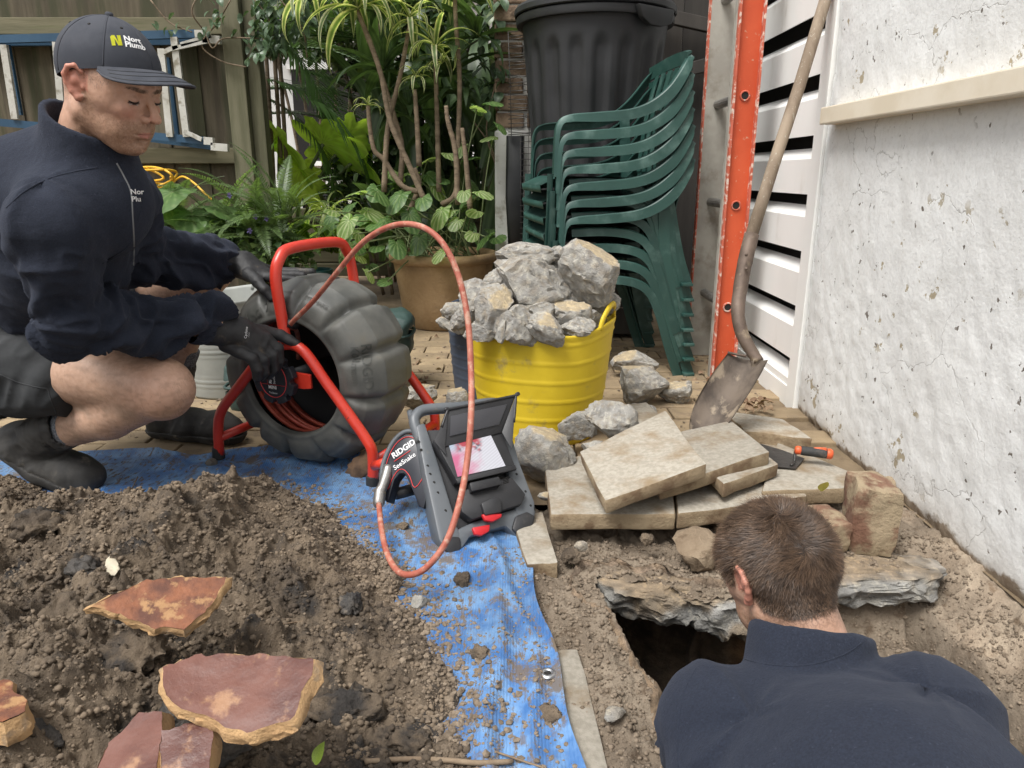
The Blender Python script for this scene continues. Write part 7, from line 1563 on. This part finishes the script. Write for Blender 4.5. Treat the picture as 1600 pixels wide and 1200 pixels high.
sV = folds(sV, sF, [(hipR-dR*.1, hipR+dR*.21, 1.2, 1.2, .7), (hipL-dR*.05, hipL+(knL-hipL)*.42, .8, .8, .5)], .014, 8, 13.); sh1 = part('shorts', (sV, sF), m_shorts, p1, True)
SB = bvh_of(sV, sF); seamline([(96, 560), (103, 590), (112, 620), (124, 640)], SB, .0014, m_shorts, sh1); seamline([(0, 585), (30, 598), (62, 606), (74, 608), (80, 625), (92, 655)], SB, .0018, m_shorts, sh1)
# socks
for an_, kn_, q in ((anR, knR, 0), (anL, knL, 1)):
    d_ = nz(kn_-an_); P = [an_-d_*.02, an_+d_*.04, an_+d_*(.11 if q == 0 else .15), an_+d_*(.125 if q == 0 else .165)]; part('sock', tube(path(P, 4), list(np.interp(np.linspace(0, 3, 13), [0, 1, 2, 3], [.042, .044, .050, .047])), 24), m_sock, p1, True)
# boots
def boot(pts, an_, kn_, name='boot', nz_=(0, 0, 1), seed=0, par=None, shaft=.13):
    lo = np.min([p[:3] for p in pts], 0)-.09; hi = np.max([p[:3] for p in pts]+[tuple(an_+nz(kn_-an_)*shaft)], 0)+.09; G = Vox(lo, hi, .0045); G.chain(pts, k=.03); d_ = nz(kn_-an_); hb = np.array(pts[0][:3]); G.cone(hb*.55+an_*.45, an_+d_*.03, .052, .050, .03); G.cone(an_+d_*.02, an_+d_*shaft, .050, .056, .02); G.cone(an_+d_*(shaft-.02), an_+d_*(shaft+.06), .046, .05, .003, 's')
    G.noise(.003, 18, 2, seed+3); n_ = nz(nz_); hb0 = np.array(pts[0][:3]); V, F = G.mesh(2)
    V = folds(V, F, [(pts[0][:3], pts[1][:3], .3, .6, 1.), (pts[1][:3], pts[-1][:3], 1, .4, .0), (an_, an_+d_*shaft, .8, .6, .3)], .0075, seed, 32.)
    b = part(name, (V, F), m_boot, par, True)
    G2 = Vox(lo, hi, .0045); G2.chain([(p[0]-n_[0]*.003, p[1], p[2]-n_[2]*.003, p[3]*1.14) for p in pts], k=.03)
    for side in (1, -1):
        sl, x, y, z = G2.reg(G2.lo, G2.lo+G2.n*G2.h); top = np.array(pts[0][:3])-n_*(pts[0][3]*.35)
        e = ((x-top[0])*n_[0]+(y-top[1])*n_[1]+(z-top[2])*n_[2]); 
        if side == 1: G2.put(sl, -e, 0, 's')
        else: G2.put(sl, e+pts[0][3]*.68, 0, 's')
    V, F = G2.mesh(1); 
    if len(V): part('sole', (V, F), m_sole, b, True)
    return b
boot([(-1.30, 1.80, .128, .043), (-1.20, 1.775, .070, .047), (-1.13, 1.765, .052, .047), (-1.095, 1.76, .046, .042)], anR+A(-.02, 0, 0), knR, nz_=(.40, 0, .92), seed=2, par=p1, shaft=.10)
boot([(-1.10, 2.18, .048, .043), (-1.00, 2.16, .052, .044), (-.90, 2.14, .048, .047), (-.86, 2.13, .044, .041)], anL+A(-.0, 0, .0), knL, nz_=(0, 0, 1), seed=5, par=p1, shaft=.10)
# gloves
def glove(W_, palm, fingers, name, par, rw=.033):
    P3 = lambda q: tuple(U(q[0], q[1], Y=q[2]))+((q[3],) if len(q) > 3 else ())
    allp = [W_]+palm+sum(fingers, []); X = np.array([U(q[0], q[1], Y=q[2]) for q in allp]); G = Vox(X.min(0)-.06, X.max(0)+.06, .0024)
    G.chain([P3(q) for q in [W_]+palm[:1]], k=.01)
    for q in palm: pass
    for q in palm[1:]: G.cone(P3(palm[0])[:3], P3(q)[:3], palm[0][3], q[3], .012)
    for f in fingers: G.chain([P3(q) for q in f], k=.004)
    G.noise(.0018, 55, 3, 4); V, F = G.mesh(1); return part(name, (V, F), m_glove, par, True), bvh_of(V, F)
g1, gb1 = glove((326, 517, 1.735, .036), [(372, 520, 1.775, .034), (412, 519, 1.830, .0185), (414, 530, 1.805, .0185), (408, 541, 1.785, .018), (396, 549, 1.770, .017), (362, 540, 1.765, .022)],
   [[(412, 518, 1.832, .0165), (438, 524, 1.850, .0145), (452, 531, 1.852, .0130), (464, 538, 1.850, .0110)], [(414, 530, 1.807, .0165), (434, 545, 1.815, .0140), (437, 565, 1.818, .0125), (430, 578, 1.825, .0115)],
    [(408, 541, 1.787, .016), (426, 555, 1.790, .0135), (428, 576, 1.795, .0125), (420, 587, 1.80, .0115)], [(396, 549, 1.770, .015), (413, 563, 1.768, .0125), (414, 581, 1.772, .0118), (407, 590, 1.778, .0105)],
    [(352, 540, 1.755, .0165), (376, 551, 1.745, .0150), (394, 560, 1.745, .0142), (402, 577, 1.750, .0135), (402, 589, 1.756, .0118)]], 'glove', p1)
g2_, gb2 = glove((352, 407, 2.00, .034), [(382, 415, 2.01, .032), (414, 422, 2.03, .018), (414, 428, 2.00, .018), (410, 432, 1.985, .017), (404, 436, 1.97, .015), (388, 428, 1.975, .02)],
   [[(414, 421, 2.04, .0155), (438, 425, 2.04, .0135), (462, 425, 2.04, .0125), (488, 425, 2.04, .0105)], [(414, 427, 2.01, .0155), (438, 430, 2.0, .0130), (458, 430, 2.0, .0120), (474, 430, 2.0, .0105)],
    [(410, 431, 1.985, .015), (428, 434, 1.97, .0125), (446, 436, 1.965, .0115), (460, 437, 1.965, .010)], [(388, 428, 1.965, .017), (402, 440, 1.935, .0145), (414, 453, 1.92, .0135), (424, 466, 1.915, .0110)]], 'glove', p1)
for w_, el_ in ((wrR, elR), (wrL, elL)): pass
h = gb1.ray_cast(Vector((0, 0, CAMH)), Vector(nz(U(386, 520, Y=1.)-A(0, 0, CAMH))), 3)
if h[0] is not None:
    vv = -nz(U(386, 520, Y=1.)-A(0, 0, CAMH)); xd0 = nz(np.cross([0, 0, 1], vv)); yd0 = np.cross(vv, xd0); an2 = math.radians(78); xd = xd0*math.cos(an2)+yd0*math.sin(an2); yd = -xd0*math.sin(an2)+yd0*math.cos(an2)
    part('lettering', join(decal(text_vf('Cyclone', .0085), np.array(h[0])-xd*.014, xd, yd, gb1, .0008), decal(text_vf('ooooooo', .003), np.array(h[0])-xd*.010-yd*.005, xd, yd, gb1, .0008)), m_whiteprint, g1)
# watch
wd = nz(wrL-elL); wc = wrL+wd*.012+A(0, 0, .0); m_watch = M('watch_black', (.012, .012, .013), rough=.45, bump=.1, bscale=200)
def ringb(c, d, r, w_, th, n=40):
    e1 = nz(np.cross(d, [0, 0, 1.])); e2 = np.cross(d, e1); a = np.arange(n)/n*2*np.pi; e = e1[None]*np.cos(a)[:, None]+e2[None]*np.sin(a)[:, None]
    return loft([c+d*x+e*q for x, q in ((-w_, r), (-w_, r+th), (w_, r+th), (w_, r), (-w_, r))])
wt_ = part('watch_strap', ringb(wc, wd, .0285, .011, .003), m_watch, p1, True); wf = wc+A(.0, -.004, .034)
part('watch_case', tube([wf+A(0, 0, -.004), wf+A(.001, -.001, .006), wf+A(.001, -.001, .008)], [.017, .0165, .015], 20), m_watch, wt_, 30)
for q in range(5): part('strap_hole', tube([wc+A(0, -.0316, -.018+.008*q)-[0, -.0005, 0], wc+A(0, -.0325, -.018+.008*q)], .0016, 8), m_void, wt_)
# stubble and hair at the temples: short strands
N_ = vnorm(hW, hF); L_h = hV; r = np.random.RandomState(5); x, y, z = L_h.T
fz = sstep(.0, .02, z)*sstep(.062, .035, x)*sstep(.045, .028, z-.018*0)*(np.abs(y) < .081)+(x < -.03)*(z > -.05)*sstep(-.06, -.03, z)*(z < .03)*(np.abs(y) < .08)
idx = np.flatnonzero(r.rand(len(fz)) < fz*.22); tg = HR1@A(.35, 0, -1.)
vf, cc = hair_strands(hW[idx], N_[idx], np.tile(tg, (len(idx), 1)), .0055, .00030, 6, .5); part('hair', vf, m_hairm, p1, False, cc)
jw = sstep(-.035, -.06, z+.35*np.clip(.04-x, 0, .06))*sstep(-.03, .0, x)*(1-np.exp(-(((L_h-A(.095, 0, -.07))/A(.016, .027, .011))**2).sum(1))*1.0)
idx = np.flatnonzero(r.rand(len(jw)) < jw*.09); vf, cc = hair_strands(hW[idx], N_[idx], np.tile(tg, (len(idx), 1)), .0034, .00022, 7, .9, (.9, 1.8)); part('beard', vf, m_hairm, p1, False, cc)
eb = ((np.exp(-(((np.abs(L_h)-A(.088, .018, .019))/A(.03, .016, .0045))**2).sum(1))+np.exp(-(((np.abs(L_h)-A(.078, .038, .0215))/A(.03, .014, .004))**2).sum(1))) > .5)*(x > .05)*(z > 0)
idx = np.flatnonzero(r.rand(len(eb)) < eb*.30); sgn = np.sign(y[idx])[:, None]; td = np.tile(HR1@A(-.5, 0, .15), (len(idx), 1))+sgn*(HR1@A(0, 1., 0)); vf, cc = hair_strands(hW[idx], N_[idx], td, .0065, .00042, 8, .18, (.45, .9)); part('eyebrow', vf, m_hairm, p1, False, cc)
for s in (1, -1):
    P = [A(.0885-.35*((t)/.0125)**2*.012, s*.0325+t, -.0068+.0030*(t/.0125)**2) for t in np.linspace(-.0125, .0125, 12)]; part('eyelid_line', tube([(HR1@(p*HS1))+HC1 for p in P], .0013, 5), m_hairm, p1, True)
# ------------------------------------------------ the man in the pit
p2 = thing('person', 'man with short brown hair in navy fleece bent down in the hole, seen from behind', 'person', (.45, .4, -.88))
n2, c2, sR, sL, pv = A(.392, .822, .128), A(.405, .63, .085), A(.510, .755, .132), A(.280, .790, .100), A(.47, .36, -.03)
eR, wR_, eL, wL_ = A(.60, .86, -.14), A(.50, 1.02, -.34), A(.27, .98, -.14), A(.32, 1.10, -.36)
HC2, HS2, HR2 = A(.378, .930, .254), .81, Rypr(math.radians(112), math.radians(22), math.radians(-4))
h2V, h2F, h2C = sculpt_head(2, 1.0); h2W = (h2V*HS2)@HR2.T+HC2; nk2 = (A(-.060, 0, -.15)*HS2)@HR2.T+HC2
G = Vox((.0, .15, -.93), (.78, 1.22, .36), .0085); G.cone(pv, c2, .12, .14, 0); G.cone(c2, n2, .12, .07, .04); G.cone(n2, nk2, .056, .054, .02)
for s_, e_, w_ in ((sR, eR, wR_), (sL, eL, wL_)): G.cone(n2-[0, .02, .06], s_, .05, .05, .03); G.cone(s_, e_, .052, .044, .03); G.cone(e_, w_, .042, .028, .02); G.ell(w_+nz(w_-e_)*.06, (.028, .03, .06), k=.02)
for q, (a, b, c) in enumerate([(A(.38, .38, -.10), A(.36, .50, -.48), A(.36, .42, -.85)), (A(.56, .38, -.10), A(.58, .50, -.48), A(.58, .42, -.85))]): G.cone(a, b, .09, .062, .03); G.cone(b, c, .058, .038, .02)
for w_, e_ in ((wR_, eR), (wL_, eL)):
    d_ = nz(w_-e_); sdv = nz(np.cross(d_, [1, 0, 0])); 
    for k in range(4): o_ = sdv*(k-1.5)*.019+w_+d_*.10; G.cone(o_, o_+d_*.045-[0, .012, 0], .010, .009, .004); G.cone(o_+d_*.045-[0, .012, 0], o_+d_*.06-[0, .035, 0], .009, .008, .004)
    G.cone(w_+d_*.05+sdv*.03, w_+d_*.09+sdv*.055, .012, .010, .006)
b2V, b2F = G.mesh(2); part('body', (np.concatenate([h2W, b2V]), np.concatenate([h2F, b2F+len(h2W)])), m_skin, p2, True, np.concatenate([h2C, np.tile([.50, .325, .235], (len(b2V), 1))]))
G = Vox((.0, .15, -.42), (.82, 1.2, .36), .0052)
G.cone(pv, c2, .165, .170, 0); G.cone(c2, n2-[0, .04, .06], .165, .108, .06); G.cone(sR-[.01, .02, .01], sL-[-.01, .02, .01], .078, .076, .05)
for s_, e_, w_ in ((sR, eR, wR_), (sL, eL, wL_)): G.cone(n2-[0, .025, .052], s_, .086, .077, .05); G.cone(s_, e_, .076, .064, .035); G.cone(e_, w_, .062, .046, .02)
nd2 = nz(nk2-n2); np2 = (A(-.052, 0, -.085)*HS2)@HR2.T+HC2; cx2 = nz(np2-n2); G.cone(n2-cx2*.01, np2+cx2*.03, .088, .074, .012); G.cone(n2+cx2*.045, np2+cx2*.12, .062, .064, .004, 's')
sl, x, y, z = G.reg(np2-A(.13, .13, .03), np2+A(.13, .13, .2)); pc_ = np2-cx2*.004; e = -((x-pc_[0])*cx2[0]+(y-pc_[1])*cx2[1]+(z-pc_[2])*cx2[2]); G.put(sl, e+0*(x+y+z), .003, 's'); G.noise(.005, 8, 2, 13)
j2V, j2F = G.mesh(2); j2V = folds(j2V, j2F, [(sR, eR, .6, .8, 1.2), (eR, wR_, 1.5, 1, 1), (sL, eL, .6, .8, 1.2), (eL, wL_, 1.5, 1, 1), (pv, c2, .45, .40, .30), (c2, n2, .30, .35, .35)], .019, 13, 12.)
jk2 = part('jacket', (j2V, j2F), m_fleece, p2, True); JB2 = bvh_of(j2V, j2F)
seamline([(1138, 1010), (1165, 1030), (1215, 1040), (1270, 1038), (1320, 1022), (1345, 1005)], JB2, .0013, m_fleece, jk2); seamline([(1090, 1040), (1070, 1080), (1060, 1140), (1060, 1200)], JB2, .0010, m_fleece, jk2); 
rg2 = [n2+nd2*.03+(lambda e1, e2, a: (e1*math.cos(a)+e2*math.sin(a))*.0865)(nz(np.cross(nd2, [0, 1, 0])), nz(np.cross(nd2, nz(np.cross(nd2, [0, 1, 0])))), a) for a in np.linspace(0, 2*math.pi, 50)]
0 and part('collar_seam', tube(rg2, .0022, 6, cap=False), m_fleece, jk2, True)
G = Vox((.2, .15, -.62), (.74, .66, .06), .009); G.ell(pv-A(0, 0, .06), (.17, .15, .13), k=0)
for a, b in ((A(.38, .38, -.10), A(.36, .50, -.48)), (A(.56, .38, -.10), A(.58, .50, -.48))): G.cone(a, b, .11, .09, .03)
V, F = G.mesh(2); part('shorts', (V, F), m_shorts, p2, True)
for x_ in (.36, .58): boot([(x_, .40, -.845, .045), (x_, .48, -.848, .044), (x_, .57, -.85, .046), (x_, .61, -.852, .042)], A(x_, .42, -.76), A(x_, .50, -.48), seed=7, par=p2)
# hair
N2 = vnorm(h2W, h2F); x, y, z = h2V.T; hz_ = z-.30*(x)-(-.030)   # hairline plane: lower at the back
top = sstep(-.060, -.045, z+.55*np.clip(-x-.02, 0, .2)*-.0+.0)*((x < .062+.25*np.clip(z-.05, 0, .1)))*(z > np.interp(x, [-.12, -.06, -.03, -.005, .02, .045, .08], [-.055, -.055, -.042, .020, .0, .035, .055]))*(np.abs(y) < .0835)
ear = (np.abs(y) > .073) & (x > -.036) & (x < .012) & (z < .036); top = top*(~ear)
hp = h2V+np.sign(V[0, 0])*0; vol = top*sstep(-.075, .02, z); hair_base = h2W+N2*(.001+.0060*sstep(-.06, .03, z)*top*(1+.35*fbm(h2V*42, 3, 4)))[:, None]
mk = (top > .5); Fm = h2F[mk[h2F].all(1)]; hc = np.tile([.40, .38, .36], (len(h2V), 1)); used = np.unique(Fm); remap = -np.ones(len(h2V), int); remap[used] = np.arange(len(used))
hb_ = part('hair', (hair_base[used], remap[Fm]), m_hairm, p2, True, hc[used])
r = np.random.RandomState(15); prob = np.clip(top, 0, 1); idx = r.choice(np.flatnonzero(prob > .3), 60000)
flow = np.stack([.75+0*x, .30*np.sin(x*28+z*14)+.18*fbm(h2V*26, 2, 3)*3, -.25-1.3*sstep(.05, -.05, z)+.25*fbm(h2V*24, 2, 9)*2], 1); cw = A(-.055, .012, .095); dcw = h2V-cw; swirl = np.stack([-dcw[:, 1], dcw[:, 0], 0*x], 1)*9+dcw*14; wsw = np.exp(-(dcw**2).sum(1)/.035**2)[:, None]; flow = flow*(1-wsw)+swirl*wsw*1.6; fn_ = N2@HR2; flow = flow-fn_*(flow*fn_).sum(1)[:, None]; flow /= np.linalg.norm(flow, axis=1)[:, None]+1e-6; flow[:, 0] += -.5*sstep(.0, -.08, x)*sstep(.06, -.02, z)*.7
jit = r.normal(size=(len(idx), 3))*.0012; Ls = .004+.012*sstep(-.05, .05, z[idx]); Ls = Ls*(1+.3*fbm(h2V[idx]*30, 2, 1))
vf, cc = hair_strands(hair_base[idx]+jit, N2[idx], (flow[idx]@HR2.T), Ls, .00036, 16, .26, (.55, 1.75)); cl = np.repeat(1+.5*fbm(h2V[idx]*38, 3, 22), 8)[:, None]; tag(part('hair_strands', vf, m_hairm, hb_, False, cc*cl), kind='stuff')
